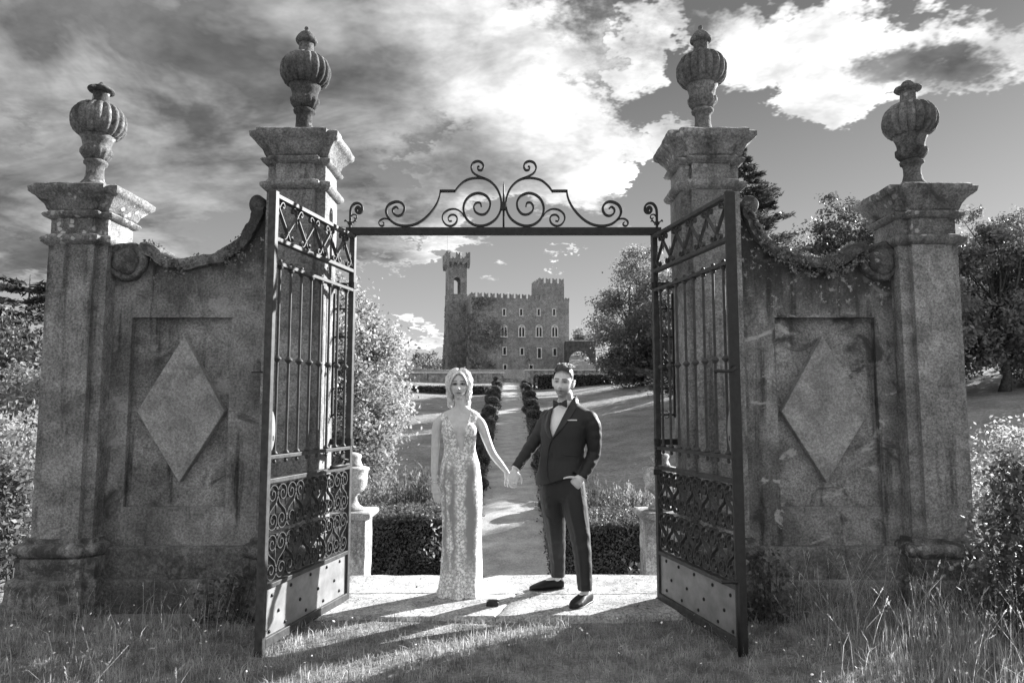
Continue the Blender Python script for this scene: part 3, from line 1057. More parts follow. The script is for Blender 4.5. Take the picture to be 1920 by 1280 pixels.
wrought('sweep_bar', zp((1354, 245), (1360, 285), (1380, 335), (1415, 385), (1460, 428), (1510, 455), (1570, 463), (1625, 450), (1665, 415), (1680, 375), (1665, 335), (1625, 315), (1590, 322), (1570, 352), (1580, 388), (1608, 402), (1635, 388), (1640, 362), (1622, 346), (1608, 358)), 0.017, True, 80)
wrought('small_scroll', zp((1655, 432), (1672, 420), (1700, 420), (1720, 438), (1716, 460), (1698, 462), (1690, 448), (1700, 440)), 0.010, True, 24)
b = MB()
b.tube([(0, 0, 0.028), (0, 0, 0.20), (0, 0, 0.37), (0, 0, 0.40)], [0.008, 0.008, 0.006, 0.001], 8)
obj('centre_spike', b, D_, OV, smooth=True)
b = MB(); b.box(-0.022, 0.022, -0.02, 0.02, 0.17, 0.235)
obj('centre_collar', b, D_, OV, bevel=0.004)
for hs in (-1, 1):
    b = MB()
    f = [(0, 0.028), (0, 0.10), (0.0, 0.16), (0.008, 0.195), (0.03, 0.222), (0.062, 0.225), (0.088, 0.205), (0.092, 0.172), (0.075, 0.15), (0.05, 0.152), (0.042, 0.175), (0.055, 0.195), (0.072, 0.188), (0.072, 0.172), (0.06, 0.168)]
    q = smooth_path([(hs * (1.205 - x), z) for x, z in f], 60)
    m = len(q)
    b.ribbon(q, [0.016] * (m // 2) + [0.019] * (m - m // 2), -0.013, 0.013)
    fin = obj('end_crook', b, D_, OV)
    b = MB(); b.ribbon(smooth_path([(hs * (1.205 - x), z) for x, z in [(0.0, 0.11), (0.02, 0.135), (0.045, 0.13), (0.05, 0.11), (0.035, 0.10), (0.028, 0.112)]], 20), 0.008, -0.008, 0.008)
    obj('tendril', b, D_, fin)
    b = MB()
    b.box(hs * 1.205 - 0.018, hs * 1.205 + 0.018, -0.018, 0.018, 0.055, 0.075)
    for k in (-1, 1):
        b.ribbon(smooth_path([(hs * 1.205, 0.06), (hs * 1.205 + k * 0.02, 0.07), (hs * 1.205 + k * 0.038, 0.09), (hs * 1.205 + k * 0.045, 0.078)], 12), 0.008, -0.008, 0.008)
    obj('leaf_collar', b, D_, fin)
# ================================================================== terrain
def smooth01(a, b, x):
    t = np.clip((x - a) / (b - a), 0, 1)
    return t * t * (3 - 2 * t)


def H(x, y):
    """ground height: gate terrace, drop behind it, valley, lawn rising to the castle terrace, rise to the right"""
    x = np.asarray(x, float)
    y = np.asarray(y, float)
    front = -0.012 + 0.02 * np.sin(x * 1.7 + 0.4) * np.sin(y * 2.1) + 0.03 * smooth01(1.4, 2.6, np.abs(x)) * smooth01(3.5, 5.0, y)
    drop = -2.6 * smooth01(6.35, 9.0, y) - 2.35 * smooth01(9.0, 24.0, y)
    slope = -4.6 + (y - 26.7) * 0.1045
    lat = 0.12 * np.maximum(0, x - 8) * smooth01(12, 30, y) + 0.05 * np.maximum(0, -x - 12) * smooth01(12, 40, y)
    rise = np.where(y < 24, -4.95, slope)
    k = smooth01(21, 30, y)
    far = np.minimum(slope, 5.85) + 2.7 * smooth01(128.5, 130.5, y)
    g = (front + drop) * (1 - k) + np.where(y > 24, far, -4.95) * k
    und = 0.18 * np.sin(x * 0.23 + y * 0.11) * np.sin(y * 0.19 - x * 0.07) * smooth01(24, 40, y) * smooth01(3.0, 7.0, np.abs(x))
    g = g + und
    lat = np.minimum(lat, 9.0)
    return g + lat


def grass_mat(name, v, fine=1.0):
    m, t, out = new_mat(name)
    g = t.n('ShaderNodeNewGeometry')
    P = g.outputs['Position']
    a = t.noise(P, 0.35, 5, 0.6)
    b_ = t.noise(P, 5.0, 6, 0.7)
    c = t.noise(P, 42.0, 4, 0.7)
    val = t.math('MULTIPLY', t.ramp(a, 0.3, 0.7, 0.75, 1.25), v)
    val = t.math('MULTIPLY', val, t.ramp(b_, 0.25, 0.75, 0.6, 1.4))
    val = t.math('MULTIPLY', val, t.ramp(c, 0.25, 0.75, 0.55, 1.45))
    h = t.math('ADD', t.math('MULTIPLY', b_, 1.0), t.math('MULTIPLY', c, 0.5))
    principled(t, out, val, 0.95, 0.1, h, 0.9, 0.06)
    return m


M['turf'] = grass_mat('turf', 0.24)
M['soil'] = grass_mat('soil_and_roots', 0.07)


def graded(a, b, n, k):
    t = np.linspace(-1, 1, n)
    return (a + b) / 2 + (b - a) / 2 * np.sign(t) * np.abs(t) ** k


xs = np.unique(np.concatenate([np.linspace(-6, 6, 61), np.linspace(6, 60, 55), -np.linspace(6, 60, 55), np.linspace(60, 1500, 30), -np.linspace(60, 1500, 30)]))
ys = np.unique(np.concatenate([np.linspace(-8, 26, 86), np.linspace(26, 135, 75), np.linspace(135, 1800, 40)]))
GX, GY = np.meshgrid(xs, ys)
GZ = H(GX, GY)
nx, ny = len(xs), len(ys)
V_ = np.stack([GX.ravel(), GY.ravel(), GZ.ravel()], 1)
ii = np.arange(ny - 1)[:, None] * nx + np.arange(nx - 1)[None, :]
Qd = np.stack([ii, ii + 1, ii + nx + 1, ii + nx], -1).reshape(-1, 4)
gm = np_mesh('ground', V_, Qd)
gm.polygons.foreach_set('use_smooth', np.ones(len(gm.polygons), bool))
structure(link('ground', gm, M['turf']))

# garden path climbing to the castle
m_, t_, o_ = new_mat('trodden_path')
g_ = t_.n('ShaderNodeNewGeometry')
n1 = t_.noise(g_.outputs['Position'], 1.1, 6, 0.65)
n2 = t_.noise(g_.outputs['Position'], 14, 5, 0.7)
vv = t_.math('MULTIPLY', t_.ramp(n1, 0.3, 0.7, 0.29, 0.44), t_.ramp(n2, 0.3, 0.7, 0.75, 1.25))
principled(t_, o_, vv, 0.95, 0.1, n2, 0.5, 0.03)
py = np.linspace(23, 127.8, 110)
pv, pf = [], []
for k, y in enumerate(py):
    for x in (-1.5, -0.75, 0, 0.75, 1.5):
        xx = x + 0.05 * math.sin(y * 0.9 + x)
        pv.append((xx, y, float(H(xx, y)) + 0.05 - 0.02 * abs(x)))
for k in range(len(py) - 1):
    for j in range(4):
        a = k * 5 + j
        pf.append((a, a + 1, a + 6, a + 5))
structure(link('path', np_mesh('path', np.array(pv), np.array(pf)), m_))

# ------------------------------------------------------------------ threshold of pale flagstones in the gateway
thr = bpy.data.objects.new('stone_threshold', None)
COL.objects.link(thr)
thr['kind'] = 'structure'
thr.location = (0, 5.6, 0)
def flag(poly, top=0.03):
    """one worn flagstone: irregular outline, slightly domed, soft broken edge"""
    n = len(poly)
    pts = []
    for i in range(n):
        a, b = Vector(poly[i]), Vector(poly[(i + 1) % n])
        k = max(2, int((b - a).length / 0.05))
        for j in range(k):
            q = a.lerp(b, j / k)
            s_ = Vector((q.x * 8, q.y * 8, 1.7))
            q = q + Vector((noise.noise(s_), noise.noise(s_ + Vector((4, 4, 4))))) * 0.014
            pts.append(q)
    c = sum(pts, Vector((0, 0))) / len(pts)
    mb = MB()
    m = len(pts)
    vs = []
    for (sc_, z) in ((1.0, -0.12), (1.0, top - 0.012), (0.985, top - 0.002), (0.8, top), (0.45, top + 0.002)):
        for p_ in pts:
            q = c + (p_ - c) * sc_
            vs.append((q.x, q.y - 5.6, z + 0.004 * noise.noise(Vector((q.x * 5, q.y * 5, z)))))
    vs.append((c.x, c.y - 5.6, top + 0.002))
    fs = []
    for j in range(4):
        for i in range(m):
            k = (i + 1) % m
            fs.append((j * m + i, j * m + k, (j + 1) * m + k, (j + 1) * m + i))
    for i in range(m):
        fs.append((4 * m + i, 4 * m + (i + 1) % m, 5 * m))
    mb.add(vs, fs)
    return obj('flagstone', mb, M['slab'], thr, smooth=True, angle=50)


flag([(-1.36, 5.66), (-0.30, 5.645), (-0.22, 6.25), (-1.36, 6.25)])
flag([(-0.296, 5.645), (0.62, 5.62), (0.70, 6.25), (-0.216, 6.25)])
flag([(0.624, 5.62), (1.36, 5.65), (1.36, 6.25), (0.704, 6.25)])
flag([(-1.36, 5.02), (-0.05, 5.06), (0.10, 5.633), (-0.3, 5.641), (-1.36, 5.655)], 0.027)
flag([(-0.045, 5.06), (0.80, 5.08), (1.36, 5.14), (1.36, 5.645), (0.62, 5.614), (0.105, 5.632)], 0.029)
# bed under the joints and the retaining face behind it
b = MB(); b.box(-1.38, 1.38, 5.25 - 5.6, 6.26 - 5.6, -3.2, 0.019)
obj('threshold_bed', b, M['slab'], thr)

# iron stop between the leaves
gs = MB()
gs.prism([(-0.045, 0.0), (0.045, 0.0), (0.045, 0.028), (0.03, 0.04), (-0.03, 0.04), (-0.045, 0.028)], -0.03, 0.03)
tag(obj('gate_stop', gs, M['iron_dark'], None, (-0.075, 5.31, 0.026), bevel=0.006), 'small black iron gate stop on the flagstones between the couple', 'gate stop')

# ------------------------------------------------------------------ posts flanking the steps behind the threshold, each with a garden urn
for sg in (-1, 1):
    side = 'left' if sg < 0 else 'right'
    xc, yc = sg * 1.63, 7.62
    t = thing('garden_post', 'pale low stone post behind the %s gate leaf' % side, 'stone post', (xc, yc, 0), 0, 'low stone posts behind the gate')
    rect = [(-0.19, -0.18), (0.19, -0.18), (0.19, 0.20), (-0.19, 0.20)]
    obj('shaft', course(rect, [(-1.9, 0.0), (0.30, 0.0)], 3 + sg, 0.006, 0.06, 0.02), M['post'], t, smooth=True, angle=45)
    obj('cap', course(rect, [(0.30, 0.01), (0.315, 0.045), (0.345, 0.06), (0.375, 0.055), (0.385, 0.03)], 9 + sg, 0.006, 0.03, 0.02), M['post'], t, smooth=True, angle=60)
    u = thing('garden_urn', 'weathered stone urn standing on the low post on the %s' % side, 'stone urn', (xc - sg * 0.0, yc, 0.385), 0, 'stone urns on the low posts')
    u.scale = (1.18, 1.18, 1.22)
    b = MB(); b.lathe([(0.11, 0.0), (0.11, 0.02), (0.08, 0.04), (0.055, 0.075), (0.05, 0.11), (0.065, 0.13), (0.075, 0.14)], 24, jit=0.008, seed=sg)
    obj('foot', b, M['post'], u, smooth=True)
    b = MB(); b.lathe([(0.075, 0.14), (0.11, 0.165), (0.135, 0.21), (0.142, 0.26), (0.148, 0.27), (0.142, 0.28), (0.146, 0.33), (0.16, 0.345), (0.155, 0.36), (0.10, 0.375)], 28, jit=0.008, seed=sg + 3)
    obj('bowl', b, M['post'], u, smooth=True)
    b = MB(); b.lathe([(0.10, 0.375), (0.085, 0.40), (0.075, 0.43), (0.09, 0.455), (0.08, 0.475), (0.03, 0.49), (0.01, 0.492)], 24, jit=0.006, seed=sg + 5)
    obj('lid', b, M['post'], u, smooth=True)

# leaf litter blown onto the flagstones
rg = np.random.default_rng(31)
n = 150
xv, yv = rg.uniform(-1.3, 1.3, n), 5.1 + 1.1 * rg.uniform(0, 1, n) ** 1.4
pos = np.stack([xv, yv, np.full(n, 0.036)], 1)
a = rg.uniform(0, 2 * math.pi, n)
u = np.stack([np.cos(a), np.sin(a), rg.normal(size=n) * 0.2], 1) * rg.uniform(0.006, 0.02, (n, 1))
v_ = np.stack([-np.sin(a), np.cos(a), rg.normal(size=n) * 0.2], 1) * rg.uniform(0.003, 0.009, (n, 1))
vv_ = np.stack([pos - u, pos + v_, pos + u, pos - v_], 1).reshape(-1, 3)
M['litter'] = plain('dry_leaves', 0.09, 0.8, 0.2)
stuff(tag(link('leaf_litter', np_mesh('leaf_litter', vv_, np.arange(4 * n).reshape(n, 4)), M['litter']), 'dry leaf litter scattered on the flagstones', 'leaf litter'))
# ================================================================== vegetation
def leaf_quads(pos, size, aspect=0.55, up=0.35, rg=rng, jit=0.35, axis=None):
    """one diamond-shaped leaf per position"""
    n = len(pos)
    if axis is None:
        a = rg.normal(size=(n, 3))
    else:
        a = axis + rg.normal(size=(n, 3)) * 0.45
    a /= np.linalg.norm(a, axis=1, keepdims=True)
    nb = rg.normal(size=(n, 3))
    nb[:, 2] += up * 2
    b_ = np.cross(a, nb)
    b_ /= np.linalg.norm(b_, axis=1, keepdims=True) + 1e-9
    s = size * (1 + jit * rg.uniform(-1, 1, (n, 1)))
    la = a * s * 0.5
    lb = b_ * s * 0.5 * aspect
    v = np.stack([pos - la, pos + lb * 1.0 - la * 0.1, pos + la, pos - lb - la * 0.1], 1).reshape(-1, 3)
    q = np.arange(4 * n).reshape(n, 4)
    return v, q


def ell_points(n, ells, rg=rng, shell=0.5):
    """points in a union of ellipsoids, denser towards the outside"""
    w_ = np.array([e[3] * e[4] * e[5] for e in ells]) ** 0.67
    idx = rg.choice(len(ells), n, p=w_ / w_.sum())
    d = rg.normal(size=(n, 3))
    d /= np.linalg.norm(d, axis=1, keepdims=True)
    r = rg.uniform(0, 1, (n, 1)) ** (shell / 1.5)
    E = np.array(ells)[idx]
    return E[:, :3] + d * r * E[:, 3:6]


def limb_mesh(base, top, trunk_r, targets, seed=0, n=7):
    rd = random.Random(seed)
    mb = MB()
    base, top = Vector(base), Vector(top)
    pts = []
    for i in range(7):
        f = i / 6
        q = base.lerp(top, f) + Vector((rd.uniform(-1, 1), rd.uniform(-1, 1), 0)) * trunk_r * 0.9 * (1 if 0 < i < 6 else 0)
        pts.append(q)
    mb.tube(pts, [trunk_r * (1.5 if i == 0 else 1.05 - 0.14 * i) for i in range(7)], n)
    for tg in targets:
        tg = Vector(tg)
        f = rd.uniform(0.25, 0.95)
        st = base.lerp(top, f)
        mid = st.lerp(tg, 0.5) + Vector((rd.uniform(-1, 1), rd.uniform(-1, 1), rd.uniform(-0.3, 0.8))) * (tg - st).length * 0.12
        r = trunk_r * (0.45 - 0.25 * f)
        mb.tube([st, st.lerp(mid, 0.5), mid, mid.lerp(tg, 0.6), tg], [r, r * 0.8, r * 0.6, r * 0.4, r * 0.15], 5)
    return mb


M['bark'] = plain('bark', 0.08, 0.9, 0.1, 0, 0.5, 6, 0.6, 0.03)
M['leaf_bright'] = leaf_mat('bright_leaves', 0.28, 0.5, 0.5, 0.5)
M['leaf_mid'] = leaf_mat('mid_leaves', 0.20, 0.45, 0.42, 0.35)
M['leaf_dark'] = leaf_mat('dark_leaves', 0.11, 0.4, 0.32, 0.4)
M['leaf_box'] = leaf_mat('box_leaves', 0.12, 0.4, 0.3, 2.5)
M['needle'] = leaf_mat('needles', 0.09, 0.4, 0.25, 0.5)
M['leaf_pale'] = leaf_mat('pale_leaves', 0.28, 0.35, 0.45, 3.0)


def tree(label, base, ells, nclump, per, lsize, mat, trunk_r=0.3, clump_r=0.9, group=None, seed=1, name='tree', aspect=0.55, nlimb=22, gap=0.0, cat='tree', trunk_top=0.62):
    """trunk and limbs, crown of leaf clumps spread through the ellipsoids (given relative to the base)"""
    rg = np.random.default_rng(seed)
    t = thing(name, label, cat, base, 0, group)
    c = ell_points(nclump, ells, rg, 0.55)
    if gap:      # drop clumps in a few regions so that sky shows through
        k = np.array([noise.noise(Vector(p * 0.35) + Vector((seed, 0, 0))) for p in c])
        c = c[k > -gap]
    top = max(e[2] + e[5] for e in ells)
    cen = np.mean([e[:3] for e in ells], axis=0)
    tg = c[rg.choice(len(c), min(nlimb, len(c)), replace=False)]
    obj('trunk', limb_mesh((0, 0, -0.4), (cen[0] * 0.6, cen[1] * 0.6, top * trunk_top), trunk_r, tg, seed), M['bark'], t, smooth=True)
    cr = clump_r * rg.uniform(0.6, 1.35, len(c))
    idx = np.repeat(np.arange(len(c)), per)
    off = rg.normal(size=(len(idx), 3)) * (0.55, 0.55, 0.42)
    pos = c[idx] + off * cr[idx][:, None]
    v, q = leaf_quads(pos, lsize, aspect, 0.4, rg)
    link('crown', np_mesh('crown', v, q), mat, t)
    return t


ordn = ['first', 'second', 'third', 'fourth', 'fifth', 'sixth', 'seventh', 'eighth', 'ninth', 'tenth', 'eleventh', 'twelfth', 'thirteenth', 'fourteenth', 'fifteenth', 'sixteenth', 'seventeenth', 'eighteenth', 'nineteenth', 'twentieth', 'twenty-first', 'twenty-second', 'twenty-third']
# -------- the bright chestnut left of the opening (near the valley floor)
zb = lambda x, y: float(H(x, y))
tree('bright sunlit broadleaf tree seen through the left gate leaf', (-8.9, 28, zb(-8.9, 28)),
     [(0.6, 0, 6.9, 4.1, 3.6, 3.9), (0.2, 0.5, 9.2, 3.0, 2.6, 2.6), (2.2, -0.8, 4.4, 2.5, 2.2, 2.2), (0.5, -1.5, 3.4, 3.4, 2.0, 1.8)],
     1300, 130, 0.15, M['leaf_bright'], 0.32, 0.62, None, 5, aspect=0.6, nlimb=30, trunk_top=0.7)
# -------- right of the castle: dark dense tree in front of a taller, looser one
tree('tall loose-crowned tree right of the castle', (19.5, 112, zb(19.5, 112)),
     [(1.0, 0, 13.5, 6.4, 5.5, 6.5), (-3.0, 0, 10.5, 4.5, 4.5, 4.0), (1.5, 0, 18.5, 3.6, 3.4, 3.6), (-5.0, 0, 8.0, 2.4, 2.4, 2.6)],
     330, 70, 0.40, M['leaf_mid'], 0.4, 1.25, 'trees beyond the gate', 12, nlimb=40, gap=0.16)
tree('dark dense evergreen at the lawn edge right of the castle', (18.8, 103, zb(18.8, 103)),
     [(0.5, 0, 5.4, 5.4, 4.6, 5.6), (-1.5, -0.5, 2.6, 4.6, 3.8, 2.8), (3.5, 0, 4, 4, 3.6, 4.5)],
     330, 90, 0.34, M['leaf_dark'], 0.35, 1.1, 'trees beyond the gate', 13, nlimb=14)
# -------- behind the right wall and beyond its end
tree('round-topped tree rising behind the right side wall', (40.0, 84, zb(40.0, 84)),
     [(0, 0, 14, 5.4, 5, 5), (-1.2, 0, 18.4, 3.8, 3.4, 3.4), (2.8, 0, 16.4, 3.4, 3.0, 2.8), (-4.4, 0, 14.0, 2.6, 2.4, 2.4), (4.5, 0, 13.0, 2.8, 2.6, 2.8)],
     330, 70, 0.40, M['leaf_dark'], 0.4, 1.05, 'trees beyond the gate', 21, nlimb=34, gap=0.10)
tree('low shrubby tree peeping over the right coping', (28.5, 78, zb(28.5, 78)),
     [(0, 0, 9.8, 3.6, 3.2, 4.0), (2.4, 0, 9.0, 3, 3, 3.2), (-2.6, 0, 9.6, 2.6, 2.6, 3.4)], 130, 60, 0.36, M['leaf_mid'], 0.3, 1.0, 'trees beyond the gate', 22, gap=0.15)
tree('airy tall tree beyond the right end of the wall', (41.5, 60, zb(41.5, 60)),
     [(0, 0, 10.4, 4.8, 4.5, 4.6), (-2.0, 0, 13.4, 3.0, 2.6, 2.8), (2.4, 0, 13.8, 3.0, 2.6, 2.8), (-3.9, 0, 9.4, 2.4, 2, 3), (0.5, 0, 5.6, 5.0, 3.6, 3.4)],
     460, 70, 0.32, M['leaf_mid'], 0.38, 0.85, 'trees beyond the gate', 23, nlimb=46, gap=0.10)
tree('dark spreading tree with low boughs at the right edge', (46.5, 61, zb(46.5, 61)),
     [(0, 0, 6, 5.8, 5, 5.4), (-4, -0.5, 3.2, 3.8, 3, 2.8), (1, 0, 10.5, 4.5, 4.0, 4), (-1, -1, 2.0, 4.5, 3, 2.0)], 430, 75, 0.32, M['leaf_mid'], 0.4, 1.0, 'trees beyond the gate', 24)
belt = [(22, 57, 12.0), (26.5, 69, 14), (23, 75, 15.2), (27.5, 86, 17), (23, 62.5, 12.8), (28, 63, 13), (22.5, 68, 14.2), (30, 74, 15), (24, 80, 16.2), (32, 86, 17), (25.5, 93, 18), (34.5, 59, 11.5), (37, 78, 15.5), (23.5, 106, 19)]
for k, (x, y, h) in enumerate(belt):
    tree('leafy tree of the belt behind the right wall, %s counted from the gate' % ordn[k], (x, y, zb(x, y)),
         [(0, 0, h * 0.60, 3.8, 3.8, h * 0.36), (1.2, 1, h * 0.42, 4.3, 4, h * 0.3), (-1.5, -0.5, h * 0.35, 3.2, 3.2, h * 0.25)], 240, 70, 0.42, M['leaf_mid'], 0.32, 1.1, 'trees beyond the gate', 31 + k, gap=0.14)
for k, (x, y, h) in enumerate(((58, 66, 16), (64, 76, 17), (56, 82, 16))):  # out-of-view trees, added so that their shadows darken the right lawn
    tree('unseen broad tree added past the right edge to shade the lawn, %s from the gate' % ordn[k], (x, y, zb(x, y)),
         [(0, 0, h * 0.58, 5.5, 5.5, h * 0.38), (1.5, 1, h * 0.38, 5.5, 5, h * 0.3)], 170, 60, 0.5, M['leaf_mid'], 0.36, 1.4, 'trees beyond the gate', 61 + k)


# -------- conifers
def conifer(label, base, h, r, seed, cedar=False, name='conifer'):
    rg = np.random.default_rng(seed)
    t = thing(name, label, 'conifer', base, 0, 'conifers')
    mb = MB()
    mb.tube([(0, 0, -0.4), (0.1, 0, h * 0.5), (0, 0, h)], [h * 0.022, h * 0.014, 0.03], 8)
    P_, A_ = [], []
    if cedar:
        levels = [(h * f, r * k) for f, k in ((0.28, 1.0), (0.40, 0.95), (0.52, 0.9), (0.63, 0.8), (0.74, 0.66), (0.84, 0.5), (0.92, 0.32))]
        nb = 9
    else:
        levels = [(h * (0.12 + 0.86 * i / 24), r * (1 - i / 24) ** 0.85 + 0.12) for i in range(25)]
        nb = 14
    for (z, rr) in levels:
        for k in range(nb):
            a = rg.uniform(0, 2 * math.pi)
            L_ = rr * rg.uniform(0.65, 1.12)
            zt = z + rg.uniform(-0.3, 0.3)
            d = np.array([math.cos(a), math.sin(a), 0])
            rise = (0.10 if cedar else -0.18)
            tip = 0.10 * L_ if not cedar else 0.0
            line = [np.array([0, 0, zt]) + d * L_ * f + np.array([0, 0, rise * L_ * f + tip * f * f * 2]) for f in np.linspace(0, 1, 6)]
            mb.tube([Vector(q) for q in line], [0.05 * L_ / 3 + 0.015] + [0.03 * (1 - f) + 0.01 for f in np.linspace(0.2, 1, 5)], 4)
            m = int((190 if cedar else 95) * max(0.5, L_ / 3))
            f = rg.uniform(0.18, 1, m) ** 0.8
            side = rg.normal(size=m) * 0.17 * L_ * (1.15 - f * 0.75)
            perp = np.array([-d[1], d[0], 0])
            pos = np.array([0, 0, zt]) + d * (L_ * f)[:, None] + perp * side[:, None]
            pos[:, 2] += rise * L_ * f + tip * f * f * 2 + rg.normal(size=m) * (0.07 if cedar else 0.09) - np.abs(side) * 0.12
            P_.append(pos)
            A_.append(np.tile(d + perp * 0.0 + np.array([0, 0, 0.25 if not cedar else 0.05]), (m, 1)) + perp * np.sign(side)[:, None] * 0.7)
    obj('trunk', mb, M['bark'], t, smooth=True)
    v, q = leaf_quads(np.concatenate(P_), 0.5 if not cedar else 0.55, 0.28, 0.6, rg, axis=np.concatenate(A_))
    link('crown', np_mesh('crown', v, q), M['needle'], t)
    return t


conifer('pointed dark spruce rising behind the tall right pillar', (20.2, 60, zb(20.2, 60)), 23.8, 10.0, 3)
conifer('layered dark cedar at the left edge behind the wall', (-31.5, 46, zb(-31.5, 46)), 11.6, 6.5, 5, True, 'cedar')
tree('dark rounded tree at the left edge in front of the cedar', (-27.0, 38, zb(-27, 38)), [(0, 0, 6.2, 3.0, 3.0, 3.0), (1.8, 0, 4.4, 3, 2.8, 2.8), (-2.4, 0, 5, 2.6, 2.6, 3)], 260, 80, 0.24, M['leaf_dark'], 0.25, 0.8, 'trees beyond the gate', 41)
tree('grey-green tree low behind the left outer pillar', (-20.5, 32, zb(-20.5, 32)), [(0, 0, 5.0, 2.6, 2.6, 2.6), (-1.5, 0, 3.4, 3.0, 2.8, 2.4)], 220, 80, 0.22, M['leaf_mid'], 0.22, 0.7, 'trees beyond the gate', 42)


# -------- shrubs
def shrub(label, base, ells, n, lsize, mat, name='shrub', seed=1, stems=10, aspect=0.5, up=0.4, group=None, clump=0.16, nc=None):
    rg = np.random.default_rng(seed)
    t = thing(name, label, 'shrub', base, 0, group)
    nc = nc or max(20, n // 45)
    c = ell_points(nc, ells, rg, 0.5)
    idx = rg.integers(0, nc, n)
    pos = c[idx] + rg.normal(size=(n, 3)) * clump * (1, 1, 0.9)
    v, q = leaf_quads(pos, lsize, aspect, up, rg)
    mb = MB()
    top = max(e[2] + e[5] for e in ells)
    for k in range(stems):
        g = c[rg.integers(0, nc)]
        s0 = Vector((rg.normal() * 0.08, rg.normal() * 0.08, -0.1))
        mb.tube([s0, s0.lerp(Vector(g), 0.5) + Vector((rg.normal() * 0.04, 0, 0.05)), Vector(g)], [top * 0.012, top * 0.008, 0.003], 5)
    obj('stem', mb, M['bark'], t)
    link('foliage', np_mesh('foliage', v, q), mat, t)
    return t


# clipped dark hedges on the lower terrace, seen over the edge of the threshold
def hedge(label, x0, x1, y0, y1, z0, z1, n, lsize, mat, seed, name='hedge', group='hedges in the garden'):
    rg = np.random.default_rng(seed)
    t = thing(name, label, 'hedge', ((x0 + x1) / 2, (y0 + y1) / 2, z0), 0, group)
    hx, hy, hz = (x1 - x0) / 2, (y1 - y0) / 2, z1 - z0
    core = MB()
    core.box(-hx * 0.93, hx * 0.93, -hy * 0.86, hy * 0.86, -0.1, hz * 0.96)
    obj('dark_core', core, M['leaf_core'], t)  # solid near-black block filling the hedge behind its leaves
    p = rg.uniform(-1, 1, (n, 3)) * (hx, hy, 1)
    p[:, 2] = rg.uniform(0, hz, n)
    f = rg.integers(0, 10, n)
    p[f < 4, 1] = -hy
    p[(f >= 4) & (f < 8), 2] = hz
    p[f == 8, 0] = hx
    p[f == 9, 0] = -hx
    k = np.array([noise.noise(Vector(q) * 1.6) + 0.5 * noise.noise(Vector(q) * 5) for q in p])
    dirs = np.zeros_like(p)
    dirs[f < 4, 1] = -1
    dirs[(f >= 4) & (f < 8), 2] = 1
    dirs[f == 8, 0] = 1
    dirs[f == 9, 0] = -1
    p += dirs * (k * 0.10 + rg.normal(size=n) * 0.04)[:, None]
    v, q = leaf_quads(p, lsize, 0.55, 0.3, rg)
    link('foliage', np_mesh('foliage', v, q), mat, t)
    return t


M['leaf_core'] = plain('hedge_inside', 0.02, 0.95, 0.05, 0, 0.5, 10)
hedge('dark clipped hedge left of the path behind the bride', -3.6, -0.78, 13.0, 14.6, -3.6, -0.52, 52000, 0.052, M['leaf_box'], 3)
hedge('dark clipped hedge right of the path behind the groom', 0.82, 3.8, 13.0, 14.6, -3.6, -0.62, 52000, 0.052, M['leaf_box'], 4)
hedge('long dark hedge below the castle terrace wall on the left', -24, -3.4, 104, 107, zb(-10, 104) - 0.3, at(800, 724, 104).z, 9000, 0.32, M['leaf_box'], 5)
hedge('long dark hedge below the castle terrace wall on the right', 3.6, 20, 112, 115, zb(8, 112) - 0.3, at(1040, 702, 112).z, 7000, 0.32, M['leaf_box'], 6)


def spiky(label, x, y, zt, w_, h_, n, seed, mat):
    """upright feathery shrub: many narrow shoots"""
    rg = np.random.default_rng(seed)
    z0 = zb(x, y)
    t = thing('feathery_shrub', label, 'shrub', (x, y, z0), 0, 'feathery shrubs behind the hedges')
    Ht = zt - z0
    mb = MB()
    P_, A_ = [], []
    for k in range(n):
        bx_, by_ = rg.uniform(-w_, w_), rg.uniform(-0.5, 0.5)
        hh = Ht * (1 - 0.10 * abs(bx_) / w_) - rg.uniform(0, h_)
        lean = rg.normal(size=2) * 0.10
        tip = np.array([bx_ + lean[0], by_ + lean[1], hh])
        b0 = np.array([bx_ * 0.7, by_ * 0.7, hh - h_ * 1.1])
        m = 42
        f = rg.uniform(0, 1, m)
        P_.append(b0 + (tip - b0) * f[:, None] + rg.normal(size=(m, 3)) * 0.028)
        A_.append(np.tile((tip - b0) / np.linalg.norm(tip - b0), (m, 1)))
        if k % 6 == 0:
            mb.tube([(bx_ * 0.3, by_ * 0.3, -0.1), (bx_ * 0.6, by_ * 0.6, hh * 0.6), tuple(tip)], [0.03, 0.02, 0.004], 4)
    obj('stem', mb, M['bark'], t)
    v, q = leaf_quads(np.concatenate(P_), 0.085, 0.28, 0.2, rg, axis=np.concatenate(A_))
    link('foliage', np_mesh('foliage', v, q), mat, t)
    return t


M['leaf_sprig'] = leaf_mat('silvery_sprigs', 0.20, 0.4, 0.45, 2.0)
spiky('feathery silver-grey shrub above the left hedge', -2.25, 15.6, at(750, 872, 15.6).z, 1.05, 0.75, 230, 3, M['leaf_sprig'])
spiky('dark feathery shrub beside the hanging hand of the bride', -1.85, 15.2, at(800, 862, 15.2).z, 0.30, 0.8, 90, 4, M['leaf_dark'])
spiky('feathery pale shrub above the right hedge', 2.65, 15.6, at(1165, 902, 15.6).z, 0.95, 0.6, 200, 5, M['leaf_sprig'])
spiky('dark feathery shrub beside the pocketed hand of the groom', 1.82, 15.2, at(1118, 885, 15.2).z, 0.38, 0.8, 110, 6, M['leaf_dark'])
shrub('sunny spray of leaves below the right hedge top', (2.2, 12.2, zb(2.2, 12.2)), [(0, 0, 1.05, 0.5, 0.3, 0.6)], 900, 0.10, M['leaf_pale'], 'leafy_shrub', 8)
